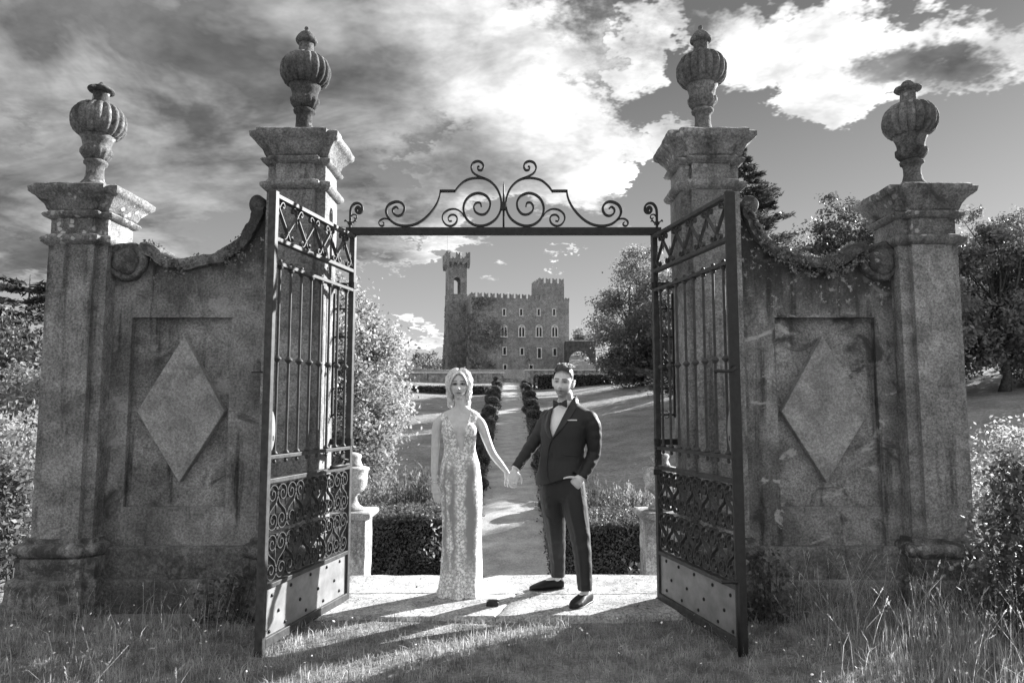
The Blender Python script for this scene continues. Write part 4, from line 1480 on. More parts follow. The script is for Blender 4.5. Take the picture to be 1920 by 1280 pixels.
shrub('pale spray of leaves behind the skirt of the bride', (-0.98, 12.4, zb(-0.98, 12.4)), [(0, 0, 2.1, 0.28, 0.3, 0.5), (0.1, 0, 0.7, 0.3, 0.3, 0.6)], 700, 0.09, M['leaf_pale'], 'leafy_shrub', 9)
# wild growth past both ends of the gate wall
shrub('bright leafy bush beyond the left end of the wall', (-4.95, 6.9, zb(-4.95, 6.9)), [(0, 0, 0.95, 0.9, 0.8, 0.85), (0.3, 0, 0.5, 1.0, 0.8, 0.7), (-0.4, 0.4, 1.25, 0.6, 0.6, 0.55)], 17000, 0.052, M['leaf_pale'], 'leafy_bush', 11, group='bushes beside the wall', clump=0.12)
shrub('dark glossy bush at the left edge of the picture', (-3.97, 5.75, zb(-3.97, 5.75)), [(0, 0, 0.72, 0.20, 0.3, 0.50), (-0.1, 0, 0.4, 0.28, 0.3, 0.45)], 4200, 0.05, M['leaf_dark'], 'dark_bush', 12, group='bushes beside the wall', clump=0.07)
shrub('bright flowering bush beyond the right end of the wall', (4.35, 6.2, zb(4.35, 6.2)), [(0, 0, 0.75, 0.55, 0.5, 0.55), (0.25, 0, 1.0, 0.35, 0.4, 0.4), (0.1, 0, 0.35, 0.7, 0.5, 0.5)], 8000, 0.042, M['leaf_pale'], 'flowering_bush', 13, group='bushes beside the wall', clump=0.08)
shrub('dark ivy-leaved bush at the right edge of the picture', (3.29, 4.62, 0.0), [(0.02, 0, 0.55, 0.20, 0.3, 0.6), (0.05, 0, 0.95, 0.15, 0.25, 0.25), (0.05, 0, 0.25, 0.28, 0.3, 0.35)], 5200, 0.048, M['leaf_dark'], 'dark_bush', 14, group='bushes beside the wall', clump=0.065)


# -------- topiary: clipped box balls in two rows beside the path
def topi_mesh(seed, kind):
    rg = np.random.default_rng(seed)
    P_ = []
    spec_ = {'ball': [(0, 0.75, 0.75, 0.72)], 'double': [(0, 0.72, 0.85, 0.62), (0, 1.6, 0.5, 0.45)], 'cake': [(0, 0.45, 0.95, 0.45), (0, 1.15, 0.72, 0.45)]}[kind]
    core = MB()
    for (x, z, r, rz) in spec_:
        n = 1500
        d = rg.normal(size=(n, 3))
        d /= np.linalg.norm(d, axis=1, keepdims=True)
        k = np.array([noise.noise(Vector(q) * 3.1 + Vector((seed, z, 0))) for q in d]) * 0.05 + rg.normal(size=n) * 0.02
        P_.append(d * (1 + k)[:, None] * (r, r, rz) + (x, 0, z))
        core.ball((x, 0, z), r * 0.93, 14, 9, rz / r)  # solid dark ball filling the leaf shell
    v, q = leaf_quads(np.concatenate(P_), 0.13, 0.6, 0.3, rg)
    return np_mesh('foliage', v, q), core.mesh('dark_core', True)


TK = {k: topi_mesh(i + 3, k) for i, k in enumerate(('ball', 'double', 'cake'))}
dist = [33, 36.5, 40, 43.5, 47, 50.5, 54, 57.5, 61, 64.5, 68, 71.5, 75, 79, 83, 87, 91, 95, 99.5, 104, 108.5, 113, 118]
for sg in (-1, 1):
    for k, y in enumerate(dist):
        kind = ['ball', 'cake', 'double', 'ball', 'cake', 'ball'][(k * 5 + (sg > 0) * 2) % 6]
        x = sg * (2.35 + 0.25 * math.sin(k * 2.7 + sg))
        y = y + 0.8 * math.sin(k * 1.9 + sg * 2)
        t = thing('box_topiary', 'clipped box %s, %s from the gate on the %s of the path' % ({'ball': 'ball', 'double': 'double ball', 'cake': 'tiered mound'}[kind], ordn[k], 'left' if sg < 0 else 'right'), 'topiary', (x, y, zb(x, y) - 0.05), k * 1.3, 'topiary along the garden path')
        s_ = 0.74 + 0.34 * ((k * 37 + (sg > 0) * 17) % 10) / 10
        t.scale = (s_, s_, s_ * (0.9 + 0.04 * (k % 4)))
        link('dark_core', TK[kind][1], M['leaf_core'], t)
        link('foliage', TK[kind][0], M['leaf_box'], t)
# low pale flowers edging the path
rg = np.random.default_rng(77)
for sg in (-1, 1):
    n = 5200
    yv = rg.uniform(30, 118, n)
    patch = np.array([noise.noise(Vector((sg * 5, y * 0.23, 0))) for y in yv]) > -0.05
    yv = yv[patch]
    xv = sg * (1.72 + np.abs(rg.normal(size=len(yv))) * 0.16)
    pos = np.stack([xv, yv, H(xv, yv) + rg.uniform(0.05, 0.42, len(yv))], 1)
    v, q = leaf_quads(pos, 0.13, 0.6, 0.5, rg)
    o = stuff(link('border_flowers', np_mesh('border_flowers', v, q), M['leaf_pale']))
    tag(o, 'low pale flowers edging the %s side of the garden path' % ('left' if sg < 0 else 'right'), 'flowers')
# rough edging of box plants under the topiary
    n = 34000
    yv = rg.uniform(24, 124, n)
    xv = sg * (2.2 + rg.normal(size=n) * 0.30)
    hh = np.array([0.62 + 0.4 * noise.noise(Vector((sg * 3, y * 0.5, 0))) for y in yv])
    pos = np.stack([xv, yv, H(xv, yv) + rg.uniform(0, 1, n) * hh], 1)
    v, q = leaf_quads(pos, 0.15, 0.6, 0.5, rg)
    o = stuff(link('ground_cover', np_mesh('ground_cover', v, q), M['leaf_box']))
    tag(o, 'low dark ground cover under the topiary %s of the path' % ('left' if sg < 0 else 'right'), 'ground cover')
# ================================================================== castle on its terrace
M['castle'] = stone('castle_masonry', 0.10, 0.25, 0.0, 0.5, 0.2, 0.0)
# coarser masonry grain for something 150 m away
mm, t, out = new_mat('castle_stone')
g = t.n('ShaderNodeNewGeometry')
P = g.outputs['Position']
br = t.n('ShaderNodeTexBrick')
br.inputs['Scale'].default_value = 1.0
br.inputs['Brick Width'].default_value = 0.75
br.inputs['Row Height'].default_value = 0.32
br.inputs['Mortar Size'].default_value = 0.03
cxyz = t.n('ShaderNodeCombineXYZ')
sp_ = t.n('ShaderNodeSeparateXYZ')
t.l(P, sp_.inputs[0])
t.l(t.math('ADD', sp_.outputs[0], sp_.outputs[1]), cxyz.inputs[0])
t.l(sp_.outputs[2], cxyz.inputs[1])
t.l(cxyz.outputs[0], br.inputs['Vector'])
nb_ = t.noise(P, 0.25, 6, 0.65, 0.3)
nm_ = t.noise(P, 1.6, 6, 0.7)
nf_ = t.noise(P, 6.0, 4, 0.7)
val = t.math('MULTIPLY', t.ramp(nb_, 0.3, 0.7, 0.19, 0.28), t.ramp(nm_, 0.25, 0.75, 0.7, 1.35))
val = t.math('MULTIPLY', val, t.ramp(nf_, 0.25, 0.75, 0.6, 1.45))
val = t.math('MULTIPLY', val, t.ramp(br.outputs['Fac'], 0, 1, 1.0, 0.7))
principled(t, out, val, 0.95, 0.1, nf_, 0.5, 0.15)
M['castle'] = mm
M['surround'] = plain('pale_window_stone', 0.55, 0.85, 0.2, 0, 0.25, 3)
M['glass'] = plain('dark_window', 0.012, 0.25, 0.5)
M['terrace'] = stone('terrace_wall', 0.26, 0.45, 0.0, 0.5, 0.6, 0.3)

CY = 150.0
c0 = at(883, 704, CY)
TH = R(14)
CA = thing('castle', 'old crenellated stone castle with tall tower at the head of the path', 'castle', (c0.x, CY, c0.z), TH)
ux, uy = math.cos(TH), math.sin(TH)


def loc_x(px):
    """castle-local x on the facade plane for a photograph column"""
    k = (px - 960) / (F_PX * math.cos(TILT)) * 1.0
    # CAMX + k*(CY + x*uy) = c0.x + x*ux
    return (CAMX + k * CY - c0.x) / (ux - k * uy)


def loc_z(py, x, ydepth=0.0):
    Yd = CY + x * uy + ydepth * ux
    return at(960, py, Yd).z - c0.z


LW = loc_x(1060)
ZT = loc_z(556, 0)
DEP = 13.0
b = MB()
b.prism([(0, -1.5), (LW, -1.5), (LW, ZT), (0, ZT)], 0, DEP)
obj('main_block', b, M['castle'], CA)
# string course
b = MB(); zc = loc_z(632, 8)
b.box(-0.06, LW + 0.05, -0.12, 0.0, zc, zc + 0.25)
obj('string_course', b, M['castle'], CA)


def merlon_mesh(w_, h_, d_):
    m = MB()
    m.prism([(-w_ / 2, 0), (w_ / 2, 0), (w_ / 2, h_), (w_ / 2 * 0.35, h_ * 0.82), (0, h_ * 0.62), (-w_ / 2 * 0.35, h_ * 0.82), (-w_ / 2, h_)], 0, d_)
    return m.mesh('merlon')


def row_of(n, x0, x1, y, z, me, rotz=0.0, along=(1, 0)):
    for i in range(n):
        f = (i + 0.5) / n
        d = x0 + (x1 - x0) * f
        link('merlon', me, M['castle'], CA, (along[0] * d + (0 if along[0] else y[0]), along[1] * d + (y if along[0] else 0) if along[0] else d, z), (0, 0, rotz))


mm_me = merlon_mesh(0.85, 1.0, 0.55)
xr = loc_x(1010)
nmer = 11
for i in range(nmer):
    x = 0.45 + (xr - 0.6) * i / (nmer - 1) * 0.985
    link('merlon', mm_me, M['castle'], CA, (x, 0.02, ZT))
for i in range(5):
    link('merlon', mm_me, M['castle'], CA, (0.57, 2.2 + i * 2.3, ZT), (0, 0, R(90)))
# right tower rising from the facade
xt0, xt1 = loc_x(1012), loc_x(1059)
ztr = loc_z(530, xt0)
b = MB(); b.box(xt0, xt1 - 0.06, 0.06, 6.6, ZT - 0.5, ztr)
obj('right_tower', b, M['castle'], CA)
rt_me = merlon_mesh(0.95, 1.15, 0.5)
for i in range(4):
    link('merlon', rt_me, M['castle'], CA, (xt0 + 0.5 + (xt1 - xt0 - 1.1) * i / 3, 0.08, ztr))
    link('merlon', rt_me, M['castle'], CA, (xt0 + 0.53, 1.6 + 1.5 * i, ztr), (0, 0, R(90)))
# set-back wing on the far right
xw = loc_x(1073)
b = MB(); b.box(LW - 0.3, xw + 0.3, 3.0, DEP - 0.4, -1.5, loc_z(562, LW))
obj('side_wing', b, M['castle'], CA)
for i in range(3):
    link('merlon', mm_me, M['castle'], CA, (LW + 0.15 + (xw - LW) * 0.45 * i, 3.02, loc_z(562, LW)))

# windows: pale stone surround with dark panes
def window(px, py, wpx, hpx, kind='rect'):
    x = loc_x(px)
    k = (CY + x * uy) / F_PX
    z = loc_z(py, x)
    w_, h_ = wpx * k, hpx * k
    t = bpy.data.objects.new('window', None)
    COL.objects.link(t)
    t.parent = CA
    t.location = (x, 0, z - h_ / 2)
    fr = 0.20
    b = MB()
    if kind == 'rect':
        b.box(-w_ / 2 - fr, -w_ / 2, -0.14, 0.05, 0, h_)
        b.box(w_ / 2, w_ / 2 + fr, -0.14, 0.05, 0, h_)
        b.box(-w_ / 2 - fr, w_ / 2 + fr, -0.14, 0.05, h_, h_ + fr)
        b.box(-w_ / 2 - fr * 1.3, w_ / 2 + fr * 1.3, -0.22, 0.05, -fr, 0)
    else:      # two lights under pointed heads
        b.box(-w_ / 2 - fr, -w_ / 2, -0.14, 0.05, 0, h_ * 0.8)
        b.box(w_ / 2, w_ / 2 + fr, -0.14, 0.05, 0, h_ * 0.8)
        b.box(-0.12, 0.12, -0.14, 0.05, 0, h_ * 0.8)
        b.box(-w_ / 2 - fr * 1.3, w_ / 2 + fr * 1.3, -0.2, 0.05, -fr, 0)
        for s_ in (-1, 1):
            c = s_ * w_ / 4
            arc = [(c + w_ * 0.27 * math.cos(a), h_ * 0.76 + w_ * 0.34 * math.sin(a)) for a in [math.pi * i / 8 for i in range(9)]]
            b.ribbon(arc, 0.2, -0.14, 0.05)
        arc = [((w_ / 2 + fr * 0.5) * math.cos(a), h_ * 0.8 + (w_ * 0.55) * math.sin(a)) for a in [math.pi * i / 12 for i in range(13)]]
        b.ribbon(arc, 0.24, -0.14, 0.05)
    obj('surround', b, M['surround'], t)
    b = MB()
    if kind == 'rect':
        b.box(-w_ / 2, w_ / 2, -0.03, 0.06, 0, h_)
        obj('pane', b, M['glass'], t)
    else:
        for s_ in (-1, 1):
            b = MB()
            c = s_ * (w_ / 4 + 0.06)
            w2 = w_ / 4 - 0.06
            b.prism([(c - w2, 0), (c + w2, 0)] + [(c + w2 * math.cos(a), h_ * 0.76 + w2 * 1.1 * math.sin(a)) for a in [math.pi * i / 6 for i in range(7)]], -0.03, 0.06)
            obj('pane', b, M['glass'], t)


for px in (945, 977, 1010, 1039):
    window(px, 585.5, 4.4, 12)
for px in (945, 978, 1010.5, 1040):
    window(px, 621, 10, 20, 'two')
window(946, 658, 5, 13); window(978.5, 659, 5.5, 12); window(1011, 662, 6, 18); window(1040, 660, 5.5, 13)
window(947, 689, 5, 10); window(995.5, 688, 6, 7)
# blind slits on the ivy-clad left of the facade
for px in (911, 916):
    b = MB(); x = loc_x(px); z = loc_z(621, x)
    b.box(x - 0.18, x + 0.18, -0.03, 0.05, z - 0.9, z + 0.9)
    obj('slit_window', b, M['glass'], CA)

# tall tower, behind the left corner
TW = 4.15
tx0 = loc_x(839.5) - 0.9
ty0 = 6.2
Yt = CY + tx0 * uy + ty0 * ux
def tz(py):
    return at(856, py, Yt).z - c0.z
TWR = bpy.data.objects.new('tower', None)
COL.objects.link(TWR)
TWR.parent = CA
q = at(840, 600, CY + 5.0)
# place by its left edge in the photograph
lx = ((q.x - c0.x) * ux + (q.y - CY) * uy)
ly = (-(q.x - c0.x) * uy + (q.y - CY) * ux)
TWR.location = (lx, ly, 0)
z_a, z_b, z_c, z_d, z_e = tz(700) - 3, tz(550), tz(503), tz(488), tz(476)
sq = [(0, 0), (TW, 0), (TW, TW), (0, TW)]
obj('tower_shaft', course(sq, [(z_a, 0.75), (tz(660), 0.35), (tz(600), 0.12), (z_b - 0.2, 0.05), (z_b - 0.15, 0.14), (z_b, 0.14)], 2, 0.04, 0.8), M['castle'], TWR)
# belfry stage: four walls with an arched opening in each
def belfry(y0, y1):
    w0, w1, zs = TW * 0.30, TW * 0.66, z_b + (z_c - z_b) * 0.55
    r_ = (w1 - w0) / 2
    cx_ = (w0 + w1) / 2
    arc = [(cx_ + r_ * math.cos(a), zs + r_ * math.sin(a)) for a in [math.pi * i / 10 for i in range(11)]]
    m = MB()
    m.prism([(0, z_b), (w0, z_b)] + arc[::-1] + [(w1, z_b), (TW, z_b), (TW, z_c), (0, z_c)], y0, y1)
    return m
obj('belfry_wall', belfry(0, 0.5), M['castle'], TWR)
obj('belfry_wall', belfry(TW - 0.5, TW), M['castle'], TWR)
for xx in (0, TW):
    m = belfry(0, 0.5)
    m.v = [((v[1] if xx == 0 else TW - v[1]), 0.5 + v[0] * (TW - 1.0) / TW, v[2]) for v in m.v]
    if xx:
        m.f = [f[::-1] for f in m.f]
    obj('belfry_wall', m, M['castle'], TWR)
# flaring head carried on corbel arches
zc0 = z_c
obj('tower_head', course(sq, [(z_d - 0.2, 0.62), (z_d + 0.5, 0.62)], 4, 0.02, 0.9), M['castle'], TWR)
obj('tower_head_core', course(sq, [(zc0, 0.0), (z_d - 0.2, 0.12)], 4, 0.02, 0.9), M['castle'], TWR)
cb = MB()
cb.prism([(0, -0.62), (0, 0.0), (-0.0, 0.0)], 0, 0.01)
for sd_ in range(4):
    for i in range(5):
        m = MB()
        w_ = 0.22
        m.add([(-w_, 0.05, zc0 + 0.2), (w_, 0.05, zc0 + 0.2), (-w_, 0.05, z_d - 0.2), (w_, 0.05, z_d - 0.2), (-w_, -0.62, z_d - 0.2), (w_, -0.62, z_d - 0.2), (-w_, -0.62, z_d - 0.75), (w_, -0.62, z_d - 0.75)],
              [(0, 1, 7, 6), (6, 7, 5, 4), (4, 5, 3, 2), (0, 6, 4, 2), (1, 3, 5, 7), (0, 2, 3, 1)])
        d = -0.35 + (TW + 0.7) * i / 4
        o = obj('corbel', m, M['castle'], TWR)
        o.rotation_euler = (0, 0, sd_ * math.pi / 2)
        o.location = [(d, 0, 0), (TW, d, 0), (TW - d, TW, 0), (0, TW - d, 0)][sd_]
        if i < 4:
            a_ = MB()
            hw = (TW + 0.7) / 8
            arc = [(hw + hw * 0.62 * math.cos(t_), z_d - 0.85 + hw * 0.8 * math.sin(t_)) for t_ in [math.pi * k / 8 for k in range(9)]]
            a_.prism([(0, z_d - 0.75)] + [(0.0, z_d - 0.2), (2 * hw, z_d - 0.2), (2 * hw, z_d - 0.75)] + arc, -0.6, -0.35)
            o = obj('corbel_arch', a_, M['castle'], TWR)
            o.rotation_euler = (0, 0, sd_ * math.pi / 2)
            o.location = [(d, 0, 0), (TW, d, 0), (TW - d, TW, 0), (0, TW - d, 0)][sd_]
tm = merlon_mesh(0.95, 1.5, 0.45)
for sd_ in range(4):
    for i in range(3):
        d = -0.15 + (TW + 0.3) * i / 2
        o = link('merlon', tm, M['castle'], TWR, [(d, -0.6, z_d + 0.5), (TW + 0.6, d, z_d + 0.5), (TW - d, TW + 0.6, z_d + 0.5), (-0.6, TW - d, z_d + 0.5)][sd_], (0, 0, sd_ * math.pi / 2))
b = MB(); b.tube([(-0.3, 0, z_d + 1.9), (-0.3, 0, z_d + 6)], 0.025, 5)
obj('flagpole', b, M['iron_dark'], TWR)

# ivy on the shaft and the lower left of the facade
rg = np.random.default_rng(5)
n = 16000
xv = rg.uniform(-0.1, LW, n)
zv = rg.uniform(0, ZT, n)
k = np.array([noise.noise(Vector((x * 0.16, 0, z * 0.16))) for x, z in zip(xv, zv)])
keep = (k * 0.6 + 0.40 - xv / LW * 1.05 - zv / ZT * 0.35 + rg.normal(size=n) * 0.08) > 0
pos = np.stack([xv, -0.08 - np.abs(rg.normal(size=n)) * 0.12, zv], 1)[keep]
n2 = 7000
p2 = np.stack([-0.06 - np.abs(rg.normal(size=n2)) * 0.1, rg.uniform(0, DEP, n2), rg.uniform(0, ZT * 0.8, n2)], 1)
p2 = p2[np.array([noise.noise(Vector((3, y * 0.2, z * 0.2))) for _, y, z in p2]) > -0.1]
v, q_ = leaf_quads(np.concatenate([pos, p2]), 0.38, 0.7, 0.2, rg)
M['ivy'] = leaf_mat('ivy', 0.27, 0.4, 0.2, 0.4)
stuff(link('ivy', np_mesh('ivy', v, q_), M['ivy'], CA))
n = 9000
zv = rg.uniform(z_a, z_b - 0.5, n)
d_ = rg.uniform(-0.1, TW + 0.1, n)
s_ = rg.integers(0, 2, n)
gro = 0.10 + 0.72 * np.clip((tz(610) - zv) / (tz(610) - z_a), 0, 1) ** 1.2
pos = np.where(s_[:, None] == 0, np.stack([d_, -gro, zv], 1), np.stack([-gro, d_, zv], 1)) + rg.normal(size=(n, 3)) * 0.06
pos = pos[zv < tz(590) + rg.normal(size=n) * 2.5]
v, q_ = leaf_quads(pos, 0.36, 0.7, 0.2, rg)
stuff(link('ivy', np_mesh('ivy', v, q_), M['ivy'], TWR))

# bridge arch joining the castle on the right
AR = thing('bridge_arch', 'dark stone bridge arch right of the castle', 'bridge', (at(1062, 700, 149).x, 151.5, c0.z))
k = 149 / F_PX
xa, xb = 0.0, 58 * k
zt_ = at(1090, 640, 151.5).z - c0.z
c_, r_ = 28.5 * k, 21.5 * k
zs = at(1090, 678, 151.5).z - c0.z
arc = [(c_ + r_ * math.cos(a), zs + r_ * 1.02 * math.sin(a)) for a in [math.pi * i / 16 for i in range(17)]]
b = MB()
b.prism([(xa, -2), (c_ - r_, -2)] + arc[::-1] + [(c_ + r_, -2), (xb, -2), (xb, zt_), (xa, zt_)], 0, 3.0)
M['arch'] = plain('dark_masonry', 0.075, 0.95, 0.1, 0, 0.5, 1.5)  # evenly dark tone for the whole arch wall
obj('arch_wall', b, M['arch'], AR)
b = MB(); b.box(xa, xb, -0.15, 3.15, zt_, zt_ + 0.3)
obj('coping', b, M['terrace'], AR)

# terrace retaining walls
for (x0p, x1p, ytop, ybot, Yd, lab) in ((742, 944, 697, 745, 128.2, 'long pale retaining wall below the castle left of the path'), (984, 1125, 692, 725, 127.0, 'pale retaining wall below the castle right of the path')):
    a, b_ = at(x0p, ytop, Yd), at(x1p, ytop, Yd)
    t = thing('terrace_wall', lab, 'wall', (a.x, Yd, 0), 0, 'terrace walls below the castle')
    zb_ = at(x0p, ybot, Yd).z
    m = MB(); m.box(0, b_.x - a.x, 0, 0.8, zb_ - 1, a.z - 0.25)
    obj('wall_face', m, M['terrace'], t)
    m = MB(); m.box(-0.1, b_.x - a.x + 0.1, -0.15, 0.95, a.z - 0.25, a.z)
    obj('coping', m, M['surround'], t)
    for f in np.linspace(0.04, 0.96, 5):
        m = MB(); m.box((b_.x - a.x) * f - 0.45, (b_.x - a.x) * f + 0.45, -0.3, -0.002, zb_ - 1, a.z - 0.27)
        obj('buttress', m, M['terrace'], t)
# steps between the two walls, at the head of the path
ST = thing('terrace_steps', 'broad stone steps at the head of the path below the castle', 'steps', (0, 127.0, 0))
za, zb2 = float(H(0, 126.5)), at(965, 700, 132).z
for i in range(8):
    m = MB(); m.box(-1.9, 1.9, 0.45 * i, 4.6, za + (zb2 - za) * i / 8 - 0.6, za + (zb2 - za) * (i + 1) / 8)
    obj('step', m, M['terrace'], ST, loc=(0, 0.9, 0))
    
# ------------------------------------------------------------------ wooded hills behind the castle
hm = np.linspace(-420, 420, 90)
hv, hf = [], []
rows = [(300, 0.0), (330, 0.45), (360, 0.8), (390, 1.0), (440, 0.9)]
def ridge(x):
    return 27 + 7 * math.sin(x * 0.021 + 1.0) + 4 * math.sin(x * 0.057) + 0.03 * abs(x)
for (y, f) in rows:
    for x in hm:
        hv.append((x, y, 6 + (ridge(x) - 6) * f))
nn = len(hm)
for j in range(len(rows) - 1):
    for i in range(nn - 1):
        hf.append((j * nn + i, j * nn + i + 1, (j + 1) * nn + i + 1, (j + 1) * nn + i))
structure(link('hills', np_mesh('hills', np.array(hv), np.array(hf)), M['turf']))
rg = np.random.default_rng(9)
nt = 520
cx_ = rg.uniform(-190, 190, nt)
f_ = rg.uniform(0, 1, nt)
C_ = np.stack([cx_, 300 + 90 * f_, np.array([6 + (ridge(x) - 6) * min(1, f * 1.15) for x, f in zip(cx_, f_)]) + 2.0], 1)
idx = np.repeat(np.arange(nt), 130)
d = rg.normal(size=(len(idx), 3))
d /= np.linalg.norm(d, axis=1, keepdims=True)
rad = rg.uniform(2.2, 4.6, nt)
pos = C_[idx] + d * (rad[idx] * rg.uniform(0.6, 1.05, len(idx)))[:, None]
v, q_ = leaf_quads(pos, 1.25, 0.7, 0.4, rg)
M['leaf_wood'] = leaf_mat('woodland_leaves', 0.15, 0.6, 0.4, 0.09)
o = stuff(link('woodland', np_mesh('woodland', v, q_), M['leaf_wood']))
tag(o, 'wooded ridge of hills behind the castle', 'woodland')
# ================================================================== grass in front of the gate
def blades(n, x0, x1, y0, y1, h0, h1, width, seed, keep=None, lean=0.45, segs=2):
    rg = np.random.default_rng(seed)
    x = rg.uniform(x0, x1, n)
    y = rg.uniform(y0, y1, n)
    if keep is not None:
        k = keep(x, y, rg)
        x, y = x[k], y[k]
    n = len(x)
    z = H(x, y) - 0.01
    h = rg.uniform(h0, h1, n)
    a = rg.uniform(0, 2 * math.pi, n)
    d = np.stack([np.cos(a), np.sin(a), np.zeros(n)], 1)
    la = rg.uniform(0, 2 * math.pi, n)
    ln = np.stack([np.cos(la), np.sin(la), np.zeros(n)], 1) * (h * np.abs(rg.normal(size=n)) * lean)[:, None]
    b0 = np.stack([x, y, z], 1)
    w_ = (width * rg.uniform(0.6, 1.3, n))[:, None]
    mid = b0 + ln * 0.3 + np.stack([0 * h, 0 * h, h * 0.6], 1)
    tip = b0 + ln + np.stack([0 * h, 0 * h, h * (1 - 0.25 * np.minimum(1, np.linalg.norm(ln, axis=1) / h))], 1)
    V = np.stack([b0 - d * w_, b0 + d * w_, mid + d * w_ * 0.75, mid - d * w_ * 0.75, tip], 1).reshape(-1, 3)
    o = np.arange(n)[:, None] * 5
    T = np.concatenate([o + np.array([[0, 1, 2]]), o + np.array([[0, 2, 3]]), o + np.array([[3, 2, 4]])], 0)
    return V, T


def on_turf(x, y, rg):
    slab = (np.abs(x) < 1.34 + 0.03 * np.sin(y * 30)) & (y > 5.03 + 0.05 * np.sin(x * 7) + rg.normal(size=len(x)) * 0.035)
    wall = (np.abs(x) > 1.2) & (np.abs(x) < 3.5) & (y > 5.06)
    post = (np.abs(x) < 1.34) & (y > 5.1) & (rg.uniform(0, 1, len(x)) > 0.004)
    return ~(slab & (rg.uniform(0, 1, len(x)) > 0.012)) & ~wall & ~post


def patchy(x, y, rg):
    k = np.array([noise.noise(Vector((a * 2.2, b * 2.2, 0.3))) + 0.5 * noise.noise(Vector((a * 7, b * 7, 4))) for a, b in zip(x, y)])
    return on_turf(x, y, rg) & (k + rg.uniform(-0.5, 0.5, len(x)) > -0.35)


M['blade'] = leaf_mat('grass_blades', 0.34, 0.55, 0.45, 6.0)
M['straw'] = leaf_mat('dry_grass_stems', 0.42, 0.3, 0.4, 8.0)
M['petal'] = plain('white_petals', 0.8, 0.6, 0.2)
V1, T1 = blades(115000, -3.7, 3.9, 3.2, 5.4, 0.015, 0.06, 0.0022, 1, patchy, 0.8)
V2, T2 = blades(12000, -3.7, 3.9, 3.2, 5.4, 0.05, 0.11, 0.0026, 2, patchy, 0.7)
o_ = len(V1)
stuff(tag(link('grass', np_mesh('grass', np.concatenate([V1, V2]), np.concatenate([T1, T2 + o_])), M['blade']), 'short rough grass in front of the gate', 'grass'))


def right_bank(x, y, rg):
    f = np.clip((x - 1.75) / 0.9, 0, 1) * np.clip((5.5 - y) / 0.3, 0, 1)
    return on_turf(x, y, rg) & (rg.uniform(0, 1, len(x)) < f)


def left_sparse(x, y, rg):
    return on_turf(x, y, rg) & (rg.uniform(0, 1, len(x)) < 0.6)


def near_walls(x, y, rg):
    return on_turf(x, y, rg) & (rg.uniform(0, 1, len(x)) < np.clip((y - 4.55) / 0.5, 0.12, 1)) & (np.abs(x) > 1.3)


V1, T1 = blades(8200, 1.75, 4.3, 3.4, 6.3, 0.08, 0.32, 0.0020, 3, right_bank, 0.35)
V2, T2 = blades(700, -3.6, -1.5, 3.3, 5.2, 0.14, 0.34, 0.0022, 4, left_sparse, 0.45)
V3, T3 = blades(1500, -3.6, 3.6, 4.4, 5.1, 0.07, 0.18, 0.0024, 6, near_walls, 0.5)
stuff(tag(link('tall_grass', np_mesh('tall_grass', np.concatenate([V1, V2, V3]), np.concatenate([T1, T2 + len(V1), T3 + len(V1) + len(V2)])), M['blade']), 'taller loose grass along the foot of the gate wall', 'grass'))

# seed heads on dry stems, thick on the right
rg = np.random.default_rng(12)
sv, sf = [], []
Vs, Ts = [], []
cnt = 0
for k in range(430):
    if k < 330:
        x, y = rg.uniform(1.8, 3.6), rg.uniform(3.6, 5.15)
        if rg.uniform() > (x - 1.5) / 1.2:
            continue
        h = rg.uniform(0.22, 0.50)
    else:
        x, y = rg.uniform(-3.5, -1.55), rg.uniform(3.4, 5.0)
        h = rg.uniform(0.16, 0.36)
    z = float(H(x, y)) - 0.01
    lx_, ly_ = rg.normal() * 0.13 * h / 0.4, rg.normal() * 0.1
    b0 = np.array([x, y, z]); tp = np.array([x + lx_, y + ly_, z + h])
    md = (b0 + tp) / 2 + np.array([-lx_ * 0.2, 0, 0.02])
    w_ = 0.0011
    d = np.array([math.cos(k), math.sin(k), 0]) * w_
    Vs += [b0 - d, b0 + d, md + d, md - d, tp + d * 0.6, tp - d * 0.6]
    Ts += [[cnt, cnt + 1, cnt + 2], [cnt, cnt + 2, cnt + 3], [cnt + 3, cnt + 2, cnt + 4], [cnt + 3, cnt + 4, cnt + 5]]
    cnt += 6
    hl = rg.uniform(0.03, 0.07)
    ax = (tp - md) / np.linalg.norm(tp - md)
    for q in range(10):
        f = q / 10
        c = tp - ax * hl * (1 - f)
        r = 0.0062 * math.sin(math.pi * (0.15 + 0.8 * f))
        a = q * 2.4
        e = np.array([math.cos(a), math.sin(a), 0.4]) * r
        Vs += [c, c + e + ax * 0.006, c + ax * 0.014 + e * 0.5]
        Ts += [[cnt, cnt + 1, cnt + 2]]
        cnt += 3
stuff(tag(link('seed_heads', np_mesh('seed_heads', np.array(Vs), np.array(Ts)), M['straw']), 'dry grass stems with seed heads, thickest at lower right', 'grass'))

# daisies
Vs, Ts, cnt = [], [], 0
for k in range(330):
    x, y = rg.uniform(-3.4, 3.2), rg.uniform(3.4, 5.0)
    if abs(x) < 1.3 and rg.uniform() < 0.6:
        continue
    z = float(H(x, y)) + rg.uniform(0.05, 0.13)
    r = rg.uniform(0.004, 0.0085)
    tl = rg.normal(size=2) * 0.4
    pts = [np.array([x + r * math.cos(a), y + r * math.sin(a), z + r * (tl[0] * math.cos(a) + tl[1] * math.sin(a))]) for a in [i * math.pi / 3 for i in range(6)]]
    Vs += [np.array([x, y, z + 0.002])] + pts
    Ts += [[cnt, cnt + 1 + i, cnt + 1 + (i + 1) % 6] for i in range(6)]
    cnt += 7
stuff(tag(link('daisies', np_mesh('daisies', np.array(Vs), np.array(Ts)), M['petal']), 'tiny white daisies scattered in the shaded grass', 'flowers'))

